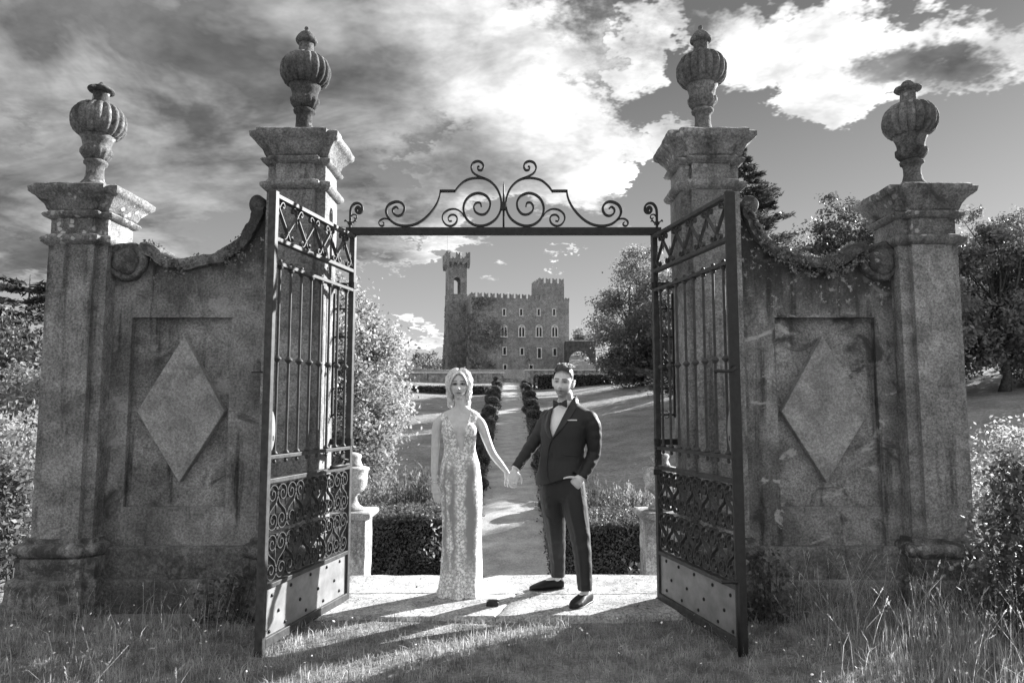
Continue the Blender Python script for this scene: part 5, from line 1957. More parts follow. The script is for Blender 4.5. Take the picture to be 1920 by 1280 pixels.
# weeds round the feet of the tall pillars
for (x, lab, sd_) in ((1.80, 'leafy weeds climbing the foot of the tall right pillar', 5), (-1.90, 'weeds and moss at the foot of the tall left pillar', 6)):
    rg = np.random.default_rng(sd_)
    n = 650 if x > 0 else 350
    t = thing('weed_clump', lab, 'weeds', (x, 4.95, 0), 0, 'weeds at the pillar feet')
    hgt = 0.42 if x > 0 else 0.30
    hz_ = rg.uniform(0, 1, n) ** 1.5
    sp_ = np.tanh(rg.normal(size=n) * 0.9) * 0.24 * (1 - 0.6 * hz_)
    p = np.stack([sp_ + 0.05 * np.sin(hz_ * 9), 0.06 - np.abs(rg.normal(size=n)) * 0.05, hz_ * hgt * (1 + 0.5 * rg.normal(size=n) * 0.4)], 1)
    p[:, 1] += np.where(p[:, 2] > 0.26, 0.05, 0)
    v, q = leaf_quads(p, 0.034, 0.7, 0.2, rg)
    link('foliage', np_mesh('foliage', v, q), M['leaf_dark'], t)
    mb = MB()
    for k in range(9):
        bx_ = rg.normal() * 0.12
        mb.tube([(bx_ * 0.6, 0, -0.03), (bx_, 0.03, hgt * 0.5), (bx_ * 1.2, 0.06, hgt * 0.95)], 0.003, 4)
    obj('stem', mb, M['bark'], t)
# ================================================================== the couple
def loft(mb, secs, n=24, p=2.0):
    """closed tube through elliptic sections (centre, u half-axis vector, v half-axis vector)"""
    vs, fs = [], []
    for c, u, v in secs:
        for i in range(n):
            a = 2 * math.pi * i / n
            ca, sa = math.cos(a), math.sin(a)
            ex = 2.0 / p
            vs.append(tuple(c + u * (math.copysign(abs(ca) ** ex, ca)) + v * (math.copysign(abs(sa) ** ex, sa))))
    m = len(secs)
    for j in range(m - 1):
        for i in range(n):
            k = (i + 1) % n
            fs.append((j * n + i, j * n + k, (j + 1) * n + k, (j + 1) * n + i))
    fs.append(tuple(range(n - 1, -1, -1)))
    fs.append(tuple((m - 1) * n + i for i in range(n)))
    mb.add(vs, fs)


def spline3(pts, rad, n):
    """Catmull-Rom in 3-D with radii"""
    P_ = [Vector(p) for p in pts]
    P_ = [P_[0] * 2 - P_[1]] + P_ + [P_[-1] * 2 - P_[-2]]
    Rr = [rad[0]] + list(rad) + [rad[-1]]
    out, ro = [], []
    for i in range(len(P_) - 3):
        a, b, c, d = P_[i:i + 4]
        ra, rb, rc, rd_ = Rr[i:i + 4]
        for j in range(n):
            t = j / n
            f = lambda a, b, c, d: 0.5 * ((2 * b) + (c - a) * t + (2 * a - 5 * b + 4 * c - d) * t * t + (3 * b - a - 3 * c + d) * t ** 3)
            out.append(f(a, b, c, d))
            ro.append(f(ra, rb, rc, rd_))
    out.append(P_[-2])
    ro.append(Rr[-2])
    return out, ro


def limb(mb, pts, rad, n=6, k=14, flat=1.0):
    p, r = spline3(pts, rad, n)
    mb.tube(p, r, k, True, flat)
    mb.ball(p[0], r[0] * 0.98, 12, 8)
    mb.ball(p[-1], r[-1] * 0.98, 12, 8)


def fuse(mb, voxel, it=4, fac=0.5):
    """join overlapping solids into one continuous surface"""
    me = mb.mesh('tmp')
    bm = bmesh.new()
    bm.from_mesh(me)
    bmesh.ops.recalc_face_normals(bm, faces=bm.faces)
    bm.to_mesh(me)
    bm.free()
    o = bpy.data.objects.new('tmp', me)
    COL.objects.link(o)
    r = o.modifiers.new('r', 'REMESH')
    r.mode = 'VOXEL'
    r.voxel_size = voxel
    if it:
        s_ = o.modifiers.new('s', 'SMOOTH')
        s_.iterations = it
        s_.factor = fac
    dg = bpy.context.evaluated_depsgraph_get()
    res = bpy.data.meshes.new_from_object(o.evaluated_get(dg))
    bpy.data.objects.remove(o)
    bpy.data.meshes.remove(me)
    res.polygons.foreach_set('use_smooth', np.ones(len(res.polygons), bool))
    return res


def cut(me, drop):
    """delete faces whose centre satisfies drop(x, y, z) (vectorised)"""
    bm = bmesh.new()
    bm.from_mesh(me)
    bm.faces.ensure_lookup_table()
    C_ = np.array([f.calc_center_median() for f in bm.faces])
    k = drop(C_[:, 0], C_[:, 1], C_[:, 2])
    bmesh.ops.delete(bm, geom=[f for f, q in zip(bm.faces, k) if q], context='FACES')
    bmesh.ops.delete(bm, geom=[v for v in bm.verts if not v.link_faces], context='VERTS')
    for _ in range(10):                       # even out the stair-stepped cut
        mv = {}
        for v in bm.verts:
            if v.is_boundary:
                nb = [e.other_vert(v).co for e in v.link_edges if e.is_boundary]
                if len(nb) == 2:
                    mv[v] = v.co * 0.4 + (nb[0] + nb[1]) * 0.3
        for v, c in mv.items():
            v.co = c
    bm.to_mesh(me)
    bm.free()
    return me


def gauss(x, z, cx, cz, sx_, sz_):
    return np.exp(-((x - cx) / sx_) ** 2 - ((z - cz) / sz_) ** 2)


def head_mesh(male):
    """head in its own frame: origin at the centre between the ears at eye level, face towards -y, metres"""
    nu, nv = 88, 72
    th = np.linspace(0, math.pi, nv)[:, None]
    ph = np.linspace(0, 2 * math.pi, nu, endpoint=False)[None, :]
    dx = np.sin(th) * np.sin(ph)
    dy = -np.sin(th) * np.cos(ph)
    dz = np.cos(th) * np.ones_like(ph)
    W_, D_2, T_, B_ = (0.074, 0.096, 0.118, 0.120) if male else (0.070, 0.090, 0.103, 0.116)
    x = dx * W_
    y = dy * D_2
    z = np.where(dz > 0, dz * T_, dz * B_)
    low = np.clip(-z / B_, 0, 1)
    # jaw and chin: narrower and set forward below; skull rounder behind
    x *= 1 - (0.30 if male else 0.40) * low ** 1.6
    y = np.where(y < 0, y * (1 - 0.13 * low ** 2), y * (1 - 0.55 * low ** 1.3))
    y = y - 0.012 * low
    up = np.clip(z / T_, 0, 1)
    x *= 1 - 0.05 * up
    front = np.clip(-dy, 0, 1) ** 2
    # flatten the face plane a little
    y = y + front * 0.010
    f = front
    bump = np.zeros_like(x)
    bump += 0.030 * gauss(x, z, 0, -0.038, 0.011, 0.013)            # nose tip
    bump += 0.017 * gauss(x, z, 0, -0.016, 0.0085, 0.020)           # bridge
    bump += 0.008 * (gauss(x, z, 0.012, -0.042, 0.007, 0.007) + gauss(x, z, -0.012, -0.042, 0.007, 0.007))
    bump -= 0.0150 * (gauss(x, z, 0.031, -0.001, 0.016, 0.011) + gauss(x, z, -0.031, -0.001, 0.016, 0.011))   # sockets
    bump += (0.010 if male else 0.005) * (gauss(x, z, 0.030, 0.020, 0.022, 0.008) + gauss(x, z, -0.030, 0.020, 0.022, 0.008))  # brow
    bump += 0.0075 * (gauss(x, z, 0.044, -0.030, 0.016, 0.016) + gauss(x, z, -0.044, -0.030, 0.016, 0.016))   # cheekbone
    bump += 0.011 * gauss(x, z, 0, -0.0635, 0.020, 0.0048) - 0.008 * gauss(x, z, 0, -0.0705, 0.023, 0.0032) + 0.012 * gauss(x, z, 0, -0.078, 0.017, 0.0060)  # lips
    bump -= 0.006 * gauss(x, z, 0, -0.0895, 0.018, 0.005)
    bump += (0.010 if male else 0.008) * gauss(x, z, 0, -0.102, 0.018, 0.012)   # chin
    y = y - bump * np.where(dy < 0, 1, 0)
    V = np.stack([x, y, z], -1).reshape(-1, 3)
    fs = []
    for j in range(nv - 1):
        for i in range(nu):
            k = (i + 1) % nu
            fs.append((j * nu + i, (j + 1) * nu + i, (j + 1) * nu + k, j * nu + k))
    mb = MB()
    mb.v = [tuple(v) for v in V]
    mb.f = fs
    return mb


def ear(mb, sx_, s_=1.0):
    c = Vector((sx_ * 0.073, 0.012, -0.012))
    pts = [c + Vector((sx_ * k[0], k[1], k[2])) * s_ for k in [(0.0, -0.008, -0.024), (0.006, -0.012, -0.004), (0.010, -0.010, 0.018), (0.014, 0.004, 0.030), (0.017, 0.017, 0.022), (0.014, 0.018, 0.0), (0.008, 0.008, -0.020), (0.002, -0.002, -0.028)]]
    p, r = spline3(pts, [0.006, 0.006, 0.006, 0.006, 0.0055, 0.005, 0.006, 0.006], 3)
    mb.tube(p, r, 8)
    q = [c + Vector((0, -0.004, -0.018)), c + Vector((sx_ * 0.006, 0.002, 0.0)), c + Vector((sx_ * 0.009, 0.006, 0.016))]
    mb.tube(q, [0.010, 0.012, 0.009], 8)


def xform(mb, Mx):
    mb.v = [tuple(Mx @ Vector(v)) for v in mb.v]
    return mb


def skin_mat(name, v):
    m, t, out = new_mat(name)
    at_ = t.n('ShaderNodeAttribute', attribute_name='tone')
    tcn = t.n('ShaderNodeTexCoord')
    nz = t.noise(tcn.outputs['Object'], 40, 4, 0.6)
    col = t.math('MULTIPLY', t.math('MULTIPLY', at_.outputs['Fac'], v), t.ramp(nz, 0.3, 0.7, 0.93, 1.07))
    p = principled(t, out, col, 0.48, 0.4, t.noise(tcn.outputs['Object'], 400, 2, 0.6), 0.08, 0.001)
    p.inputs['Subsurface Weight'].default_value = 0.12
    p.inputs['Subsurface Radius'].default_value = (0.01, 0.01, 0.01)
    p.inputs['Subsurface Scale'].default_value = 0.6
    return m


def set_tone(me, fn):
    co = np.empty(len(me.vertices) * 3, np.float32)
    me.vertices.foreach_get('co', co)
    co = co.reshape(-1, 3)
    at_ = me.attributes.new('tone', 'FLOAT', 'POINT')
    at_.data.foreach_set('value', np.ascontiguousarray(fn(co), np.float32))


def face_tone(co, Minv, male):
    """own colour of lips, brows, eye make-up, beard shadow; painted shade at mouth line and nostrils"""
    h = np.array([list(r) for r in Minv])
    q = co @ h[:3, :3].T + h[:3, 3]
    x, y, z = q[:, 0], q[:, 1], q[:, 2]
    fr = (y < -0.045) & (np.abs(z) < 0.16)
    tn = np.ones(len(co))
    def mul(mask, v):
        nonlocal tn
        tn = tn * np.where(fr, 1 - mask * (1 - v), 1)
    for s_ in (-1, 1):
        arch = 0.0225 if male else 0.0235
        bz = arch - 6.0 * (np.abs(x) - 0.030) ** 2
        mul(np.clip(1.5 - np.abs(z - bz) / (0.0052 if male else 0.0036), 0, 1) * (np.abs(x * s_ - 0.031) < 0.020), 0.24 if male else 0.22)
        mul(np.clip(gauss(x, z, s_ * 0.0315, -0.001, 0.0200, 0.0100) * 1.5, 0, 1), 0.46 if male else 0.12)  # make-up on her; on him only a darker tone round the eyes
    for s_ in (-1, 1):
        lid = 0.0070 - 12.0 * (np.abs(x) - 0.0315) ** 2
        mul(np.clip(1.4 - np.abs(z - lid) / 0.0022, 0, 1) * (np.abs(x * s_ - 0.0315) < 0.016), 0.25)
    mul(np.clip(gauss(x, z, 0, -0.0705, 0.025, 0.0105) * 1.3, 0, 1), 0.74 if male else 0.52)
    mul(np.clip(gauss(x, z, 0, -0.0705, 0.024, 0.0026) * 1.2, 0, 1), 0.35)  # crease between the lips, its shade painted into the tone
    mul(np.clip(gauss(x, z, 0.009, -0.050, 0.004, 0.003) + gauss(x, z, -0.009, -0.050, 0.004, 0.003), 0, 1), 0.4)  # nostrils: shade painted as two dark spots
    if male:
        beard = np.clip((-z - 0.044) / 0.02, 0, 1) * np.clip((0.15 + z) / 0.02, 0, 1)
        fr = (y < 0.02)
        mul(beard * 0.95, 0.46)
    return tn


def finger(mb, base, dirs, lens, r0):
    """bent finger rooted inside the palm"""
    pts, rr = [Vector(base)], [r0]
    for k, (d, l) in enumerate(zip(dirs, lens)):
        pts.append(pts[-1] + Vector(d).normalized() * l)
        rr.append(r0 * (0.95 - 0.12 * (k + 1)))
    p, r = spline3(pts, rr, 4)
    mb.tube(p, r, 10)
    mb.ball(p[-1], r[-1] * 0.98, 8, 6)
    mb.ball(p[0], r[0] * 0.98, 8, 6)


M['skin_f'] = skin_mat('fair_skin', 0.58)
M['skin_m'] = skin_mat('tanned_skin', 0.64)
M['eye_white'] = plain('eye_white', 0.42, 0.25, 0.5)
M['iris'] = plain('dark_iris', 0.03, 0.2, 0.5)


def eyes(parent, Mx, male):
    hv = head_mesh(male)
    bv = BVHTree.FromPolygons(hv.v, hv.f)
    for s_ in (-1, 1):
        hit = bv.ray_cast(Vector((s_ * 0.0315, -0.3, -0.001)), Vector((0, 1, 0)))[0]
        b = MB(); b.ball((0, 0, 0), 0.0118, 16, 12)
        b.v = [(v[0] * 1.05, v[1], v[2] * (0.50 if male else 0.56)) for v in b.v]
        xform(b, Mx.to_3x3().to_4x4())
        e = obj('eye', b, M['eye_white'], parent, Mx @ Vector((s_ * 0.0315, hit.y + 0.0085, -0.001)), smooth=True)
        b = MB()
        b.ball((0, 0, 0), 0.0054, 10, 8)
        d = (Mx.to_3x3() @ Vector((0, -1, 0))).normalized()
        obj('iris', b, M['iris'], e, d * 0.0080, smooth=True)


# ------------------------------------------------------------------ bride
WD = 5.60
wf = at(862, 1112, WD)
WL = Vector((wf.x, WD, 0.03))


def wp(px, py, d=0.0):
    return at(px, py, WD + d) - WL


PXW = WD / F_PX                       # metres per photograph pixel at her distance
body = MB()
Xv, Yv = Vector((1, 0, 0)), Vector((0, 1, 0))
torso = [  # px centre, py, half width px, half depth m, depth shift
    (863, 1000, 26, 0.085, 0.0), (863, 950, 32, 0.105, 0.0), (863, 905, 37.0, 0.125, 0.012), (863, 888, 37.2, 0.122, 0.014), (863, 868, 34.5, 0.105, 0.008), (862.5, 850, 29.5, 0.090, 0.0),
    (862, 838, 27.8, 0.088, -0.002), (861.5, 822, 30.0, 0.092, -0.002), (861.5, 808, 31.5, 0.094, 0.0), (862, 796, 33.0, 0.088, 0.004), (862.5, 787, 36, 0.076, 0.010), (863, 780, 37.5, 0.062, 0.016), (863.5, 775, 35.5, 0.054, 0.020), (864, 770, 27, 0.050, 0.022), (864.5, 766, 18, 0.048, 0.022), (865, 761, 12, 0.046, 0.022)]


def tsecs(extra=0.0, rows=torso):
    return [(wp(x, y, sh), Xv * (hw * PXW + extra), Yv * (hd + extra)) for x, y, hw, hd, sh in rows]


loft(body, tsecs(), 32, 2.15)
for sx_, px in ((-1, 847), (1, 879)):
    body.ball(wp(px, 808, -0.062), 0.058, 16, 12, 1.05)
# neck and head
HW = Matrix.Translation(wp(860.5, 721, 0.0)) @ Matrix.Rotation(R(3), 4, 'Z') @ Matrix.Rotation(R(-2), 4, 'X')
limb(body, [wp(865.5, 774, 0.025), wp(864, 760, 0.018), wp(862, 742, 0.022)], [0.052, 0.046, 0.047], 5)
hm_ = head_mesh(False)
body.add(*(lambda b_: (b_.v, b_.f))(xform(hm_, HW)))
# her right arm, hanging
limb(body, [wp(829, 786, 0.02), wp(820, 798, 0.02), wp(817, 830, 0.015), wp(815.5, 855, 0.0), wp(814.5, 880, -0.02), wp(815, 903, -0.035)], [0.039, 0.039, 0.034, 0.030, 0.028, 0.019], 6)
# hand: palm towards the thigh, relaxed fingers
hb = wp(815, 903, -0.035)
pal = [wp(815, 906, -0.036), wp(816, 915, -0.04), wp(818.5, 924, -0.044)]
loft(body, [(pal[0], Xv * 0.022, Yv * 0.019), (pal[1], Xv * 0.031, Yv * 0.017), (pal[2], Xv * 0.034, Yv * 0.015), (pal[2] + Vector((0.006, 0, -0.012)), Xv * 0.028, Yv * 0.012)], 14, 2.4)
for i, (ox_, oy_, ln_) in enumerate(((-0.024, 0.006, 0.070), (-0.008, 0.0, 0.082), (0.008, -0.003, 0.080), (0.023, -0.004, 0.066))):
    b0 = pal[2] + Vector((ox_, oy_, -0.004))
    finger(body, b0, [(0.12, -0.05, -1), (0.28, 0.05, -1), (0.42, 0.2, -0.9)], [ln_ * 0.45, ln_ * 0.32, ln_ * 0.23], 0.0082)
finger(body, pal[1] + Vector((0.022, -0.006, 0.012)), [(0.55, -0.5, -0.9), (0.25, -0.3, -1)], [0.034, 0.03], 0.0088)
# her left arm, reaching to the groom's hand
limb(body, [wp(893, 785, 0.02), wp(903, 797, 0.01), wp(913, 825, 0.0), wp(923, 849, -0.01), wp(937, 868, -0.02), wp(950, 884, -0.03)], [0.039, 0.039, 0.034, 0.030, 0.027, 0.019], 6)
pal2 = [wp(950, 885, -0.03), wp(953, 893, -0.03), wp(955, 899, -0.03)]
loft(body, [(pal2[0], Xv * 0.022, Yv * 0.018), (pal2[1], Xv * 0.033, Yv * 0.015), (pal2[2], Xv * 0.034, Yv * 0.014)], 14, 2.4)
for i, (ox_, ln_) in enumerate(((-0.030, 0.060), (-0.013, 0.068), (0.004, 0.068), (0.021, 0.058))):
    b0 = pal2[2] + Vector((ox_, 0.0, 0.002))
    finger(body, b0, [(-0.25 + 0.1 * i, -0.1, -1), (0.1, -0.5, -0.9), (0.3, -0.9, -0.2)], [ln_ * 0.45, ln_ * 0.32, ln_ * 0.25], 0.008)
# legs (inside the gown) so that she stands on the stone
for sx_ in (-1, 1):
    limb(body, [wp(863 + sx_ * 16, 930), wp(863 + sx_ * 13, 1020), wp(863 + sx_ * 12, 1100)], [0.085, 0.052, 0.034], 5)
    loft(body, [(wp(863 + sx_ * 12, 1104, 0.05), Xv * 0.03, Vector((0, 0, 0.03))), (wp(863 + sx_ * 12, 1108, -0.03), Xv * 0.036, Vector((0, 0, 0.02))), (wp(863 + sx_ * 12, 1110, -0.10), Xv * 0.026, Vector((0, 0, 0.012)))], 12)
bm_ = fuse(body, 0.0042, 3, 0.5)
HWi = HW.inverted()
set_tone(bm_, lambda co: face_tone(co, HWi, False))
bride = link('person', bm_, M['skin_f'])
bride.location = WL
tag(bride, 'blonde woman in a long white lace gown holding the hand of the man', 'person')
eyes(bride, HW, False)

# gown
gown = MB()
skirt = [(863, 1116, 44.5, 0.160, 0.02), (863.5, 1103, 41.5, 0.142, 0.02), (864, 1085, 39.0, 0.128, 0.015), (865, 1063, 38.2, 0.120, 0.01), (865.5, 1030, 36.8, 0.114, 0.005), (866, 1000, 36.2, 0.113, 0.0), (866, 970, 36.5, 0.116, 0.0), (866, 945, 37.6, 0.122, 0.004), (864.5, 920, 39.2, 0.130, 0.010), (863.5, 905, 39.8, 0.133, 0.012)]
upper = [(x, y, hw + 1.0, hd + 0.006, sh) for x, y, hw, hd, sh in torso[3:]]
loft(gown, tsecs(0.0, skirt + upper), 40, 2.15)
for sx_, px in ((-1, 847), (1, 879)):
    gown.ball(wp(px, 808, -0.062), 0.0635, 16, 12, 1.05)
gm_ = fuse(gown, 0.0055, 3, 0.5)
gz = lambda py: wp(860, py).z
gx = lambda px, py: wp(px, py).x


def gown_drop(x, y, z):
    """neckline, armholes and the open hem"""
    px = 960 + 0 * x
    t = np.interp(z, [gz(846), gz(841), gz(800), gz(779), gz(760)], [0, 0.12, 0.56, 1.0, 1.25])
    lx = np.interp(z, [gz(847), gz(841), gz(820), gz(800), gz(779), gz(765)], [gx(867, 846), gx(862.5, 841), gx(857, 820), gx(851, 800), gx(838, 779), gx(832, 765)])
    rx = np.interp(z, [gz(847), gz(841), gz(820), gz(800), gz(779), gz(765)], [gx(867, 846), gx(870, 841), gx(873, 820), gx(876, 800), gx(881.5, 779), gx(884, 765)])
    v = (z > gz(847)) & (x > lx) & (x < rx) & (y < 0.02)
    back = (z > gz(812)) & (y >= 0.02) & (x > gx(834, 800)) & (x < gx(890, 800))
    top = z > gz(766)
    arm = (z > gz(803)) & ((x < gx(826.5, 790)) | (x > gx(893.5, 790)))
    hem = z < gz(1114.5)
    return v | back | top | arm | hem


cut(gm_, gown_drop)
# a few soft vertical folds towards the hem
for v in gm_.vertices:
    f = max(0.0, (gz(985) - v.co.z) / gz(985))
    a = math.atan2(v.co.y, v.co.x)
    v.co.x *= 1 + 0.030 * f * math.sin(a * 9 + 1)
    v.co.y *= 1 + 0.10 * f * math.sin(a * 7)
    if v.co.z < gz(1108):
        v.co.z += 0.006 * math.sin(a * 5)
m, t, out = new_mat('lace')
tcn = t.n('ShaderNodeTexCoord')
P = tcn.outputs['Object']
sxyz = t.n('ShaderNodeSeparateXYZ')
t.l(P, sxyz.inputs[0])
wob = t.math('MULTIPLY', t.math('SUBTRACT', t.noise(P, 7.0, 3, 0.6), 0.5), 0.11)
xw_ = t.math('ADD', sxyz.outputs[0], wob)
band = t.ramp(t.math('ABSOLUTE', t.math('SUBTRACT', xw_, 0.012)), 0.058, 0.022)
side = t.ramp(t.math('ABSOLUTE', xw_), 0.105, 0.135)
side2 = t.math('MULTIPLY', t.ramp(t.math('ABSOLUTE', t.math('ADD', xw_, 0.075)), 0.03, 0.008), t.ramp(t.noise(t.scale(P, (1, 1, 0.55)), 9, 3, 0.6), 0.42, 0.55))
bodice = t.ramp(sxyz.outputs[2], 0.93, 1.06)
foot = t.ramp(sxyz.outputs[2], 0.36, 0.10, 0.0, 0.8)
dens = t.math('MAXIMUM', t.math('MAXIMUM', band, side), t.math('MAXIMUM', t.math('MAXIMUM', bodice, side2), foot))
vo = t.n('ShaderNodeTexVoronoi')
vo.inputs['Scale'].default_value = 46
t.l(P, vo.inputs['Vector'])
vo2 = t.n('ShaderNodeTexVoronoi')
vo2.feature = 'DISTANCE_TO_EDGE'
vo2.inputs['Scale'].default_value = 95
t.l(P, vo2.inputs['Vector'])
fl_ = t.ramp(vo.outputs['Distance'], 0.62, 0.30)
net = t.ramp(vo2.outputs['Distance'], 0.16, 0.03)
lace = t.math('MULTIPLY', dens, t.math('MAXIMUM', fl_, t.math('MULTIPLY', net, 0.9)))
col = t.mix(lace, 0.30, 0.97)
principled(t, out, col, 0.75, 0.25, t.math('ADD', t.math('MULTIPLY', lace, 1.0), t.math('MULTIPLY', net, 0.3)), 0.55, 0.004)
M['lace'] = m
gown_o = link('gown', gm_, M['lace'], bride)
gown_o['label'] = 'floor-length white lace gown with plunging neckline'
# lace edge along the neckline
for pts in ([(832.5, 768), (838, 779), (845, 790), (851, 800), (857, 820), (862.5, 840), (866, 845)], [(884.5, 768), (881.5, 779), (878, 790), (876, 800), (873, 820), (870.5, 840), (867.5, 845)]):
    bv = BVHTree.FromPolygons([tuple(v.co) for v in gm_.vertices], [tuple(p.vertices) for p in gm_.polygons])
    line = []
    for (a_, b_) in smooth_path(pts, 60):
        o_ = Vector((CAMX, 0, CAMZ)) - WL
        hit = bv.find_nearest(wp(a_, b_, -0.10))[0]
        line.append(hit + Vector((0, -0.002, 0)))
    mb = MB(); mb.tube(line, [0.0032 + 0.0022 * abs(math.sin(i * 1.3)) for i in range(len(line))], 6)
    obj('neckline_trim', mb, M['lace'], gown_o, smooth=True)
# bracelet
def ring(c, nrm, r, th, fl=1.0):
    nrm = Vector(nrm).normalized()
    u = nrm.orthogonal().normalized()
    v = nrm.cross(u)
    mb = MB()
    mb.tube([Vector(c) + (u * math.cos(a) + v * math.sin(a)) * r for a in [i * 2 * math.pi / 28 for i in range(29)]], th, 6, False)
    return mb
M['silver'] = plain('silver', 0.75, 0.25, 0.5, 0.9)
obj('bracelet', ring(wp(815, 901, -0.034), (0.05, -0.3, 1), 0.0265, 0.004), M['silver'], bride, smooth=True)

# hair
M['blonde'] = plain('blonde_hair', 0.72, 0.42, 0.5, 0, 0.25, 90, 0.5, 0.002)
HR = MB()
rd = random.Random(4)
hair_caps = MB()
def hp(th, ph, s_, off):
    d = Vector((s_ * math.sin(ph) * math.sin(th), -math.cos(ph) * math.sin(th), math.cos(th)))
    return Vector((d.x * (0.070 + off), d.y * (0.091 + off), d.z * (0.103 + off) if d.z > 0 else d.z * (0.10 + off)))
locks = []
for s_ in (-1, 1):
    for k in range(15):                        # thick base swept from the parting to the nape
        f = k / 14
        ph0, ph1 = R(20 + 140 * f), R(78 + 72 * f)
        off0 = (0.006 if f > 0.2 else -0.002) + rd.uniform(0, 0.005)
        pts = []
        for j in range(9):
            u = j / 8
            th = R(16 + (104 - 16) * u)
            ph = ph0 + (ph1 - ph0) * min(1, u * 1.8) ** 0.8
            pts.append(hp(th, ph, s_, off0 + 0.010 * math.sin(u * math.pi)))
        locks.append((pts, 0.0125 if f > 0.2 else 0.008))
    for k in range(210):                       # fine waves over it
        f = rd.random()
        ph0, ph1 = R(16 + 144 * f), R(66 + 84 * f)
        off0 = 0.004 + 0.013 * min(1, f * 4) + rd.uniform(0, 0.008)
        am, fr_, w0 = rd.uniform(0.004, 0.010), rd.uniform(7, 14), rd.uniform(0, 6)
        end = rd.uniform(85, 118)
        pts = []
        for j in range(13):
            u = j / 12
            th = R(13 + (end - 13) * u)
            ph = ph0 + (ph1 - ph0) * min(1, u * 1.8) ** 0.8 + R(5) * math.sin(w0 + u * fr_)
            pts.append(hp(th, ph, s_, off0 + 0.010 * math.sin(u * math.pi) + am * math.sin(w0 + u * fr_)))
        locks.append((pts, rd.uniform(0.0020, 0.0042)))
    for k in range(40):                        # hair drawn aside along the hairline
        q_ = rd.random()
        pts = []
        for j in range(12):
            u = j / 11
            x_ = 0.003 + 0.066 * u ** 0.85
            z_ = 0.083 - 0.070 * (min(x_, 0.062) / 0.062) ** 2.2 + 0.024 * q_ * (1 - 0.3 * u) + 0.002 * math.sin(u * 12 + k)
            y_ = -0.101 * math.sqrt(max(0.02, 1 - (x_ / 0.081) ** 2 - (z_ / 0.124) ** 2)) - 0.001 * rd.random() + 0.012 * max(0, u - 0.7)
            pts.append(Vector((s_ * x_, y_, z_ - 0.03 * max(0, u - 0.85) / 0.15)))
        locks.append((pts, rd.uniform(0.0020, 0.0036)))
    for k in range(64):                        # loose curls down the sides of the neck
        a = rd.uniform(0, 1)
        x0, y0 = s_ * (0.070 + 0.028 * rd.random() ** 1.5), -0.010 + 0.06 * a
        ln_ = rd.uniform(0.08, 0.20) if s_ < 0 else rd.uniform(0.08, 0.21)
        w0 = rd.uniform(0, 6)
        pts = []
        for j in range(13):
            u = j / 12
            pts.append(Vector((x0 * (1 - 0.22 * u) + s_ * 0.012 * math.sin(u * 14 + w0), y0 + 0.025 * u + 0.010 * math.cos(u * 14 + w0), 0.01 - ln_ * u)))
        locks.append((pts, rd.uniform(0.0025, 0.0055)))
for k in range(9):                             # rolled mass at the back and nape
    a = k / 8 * math.pi
    locks.append(([Vector((0.070 * math.cos(a), 0.065 + 0.03 * math.sin(a), -0.02)), Vector((0.05 * math.cos(a), 0.095, -0.06)), Vector((0.03 * math.cos(a), 0.08, -0.10)), Vector((0.02 * math.cos(a), 0.06, -0.125))], 0.026))
for pts, r in locks:
    p, rr = spline3(pts, [r * (0.75 + 0.35 * math.sin(math.pi * i / (len(pts) - 1))) * (0.4 if i == len(pts) - 1 else 1) for i in range(len(pts))], 3)
    HR.tube(p, rr, 6)
cap_ = head_mesh(False)
cap_.v = [(v[0] * 1.06, v[1] * 1.05, v[2] * 1.06 + 0.001) for v in cap_.v]


def scalp(c):
    if c.y < -0.02:
        return c.z > 0.080 - 0.062 * (abs(c.x) / 0.060) ** 2.2
    return c.z > -0.06


cap_.f = [f for f in cap_.f if scalp(sum((Vector(cap_.v[i]) for i in f), Vector()) / 4)]
HR.add(cap_.v, cap_.f)
xform(HR, HW)
hair_o = obj('hair', HR, M['blonde'], bride, smooth=True)
FW = MB()
for k in range(90):                            # flyaway curls that catch the sun
    s_ = 1 if rd.random() < 0.62 else -1
    th, ph = R(rd.uniform(15, 125)), R(rd.uniform(50, 150))
    st = hp(th, ph, s_, 0.016)
    d = st.normalized()
    pts = []
    ln_ = rd.uniform(0.008, 0.030)
    w0 = rd.uniform(0, 6)
    for j in range(8):
        u = j / 7
        pts.append(st + d * ln_ * u + Vector((math.sin(w0 + u * 7), math.cos(w0 * 1.3 + u * 6), math.sin(w0 * 0.7 + u * 8))) * 0.012 * u)
    FW.tube(pts, [0.0007] * 7 + [0.0004], 4)
xform(FW, HW)
obj('loose_curls', FW, M['blonde'], hair_o)

# ------------------------------------------------------------------ groom
MD = 5.52
mf = at(1065, 1118, MD)
ML = Vector((mf.x, MD, 0.03))


def mp(px, py, d=0.0):
    return at(px, py, MD + d) - ML


PXM_ = MD / F_PX
YAW = R(-30)
Um = Vector((math.cos(YAW), math.sin(YAW), 0))          # his left
Vm = Vector((-math.sin(YAW), math.cos(YAW), 0))         # his back
body = MB()
trunk = [  # px, py, half width m, half depth m
    (1052, 925, 0.165, 0.115), (1052, 905, 0.168, 0.118), (1052, 885, 0.162, 0.115), (1053, 862, 0.154, 0.110), (1055, 840, 0.158, 0.112), (1057, 818, 0.172, 0.118), (1060, 800, 0.184, 0.120), (1063, 786, 0.190, 0.112), (1065, 776, 0.186, 0.095), (1066, 768, 0.150, 0.078), (1066, 761, 0.100, 0.066), (1064, 754, 0.066, 0.058)]


def msecs(rows, ex=0.0, sc_=1.0):
    return [(mp(x, y), Um * (hw * sc_ + ex), Vm * (hd * sc_ + ex)) for x, y, hw, hd in rows]


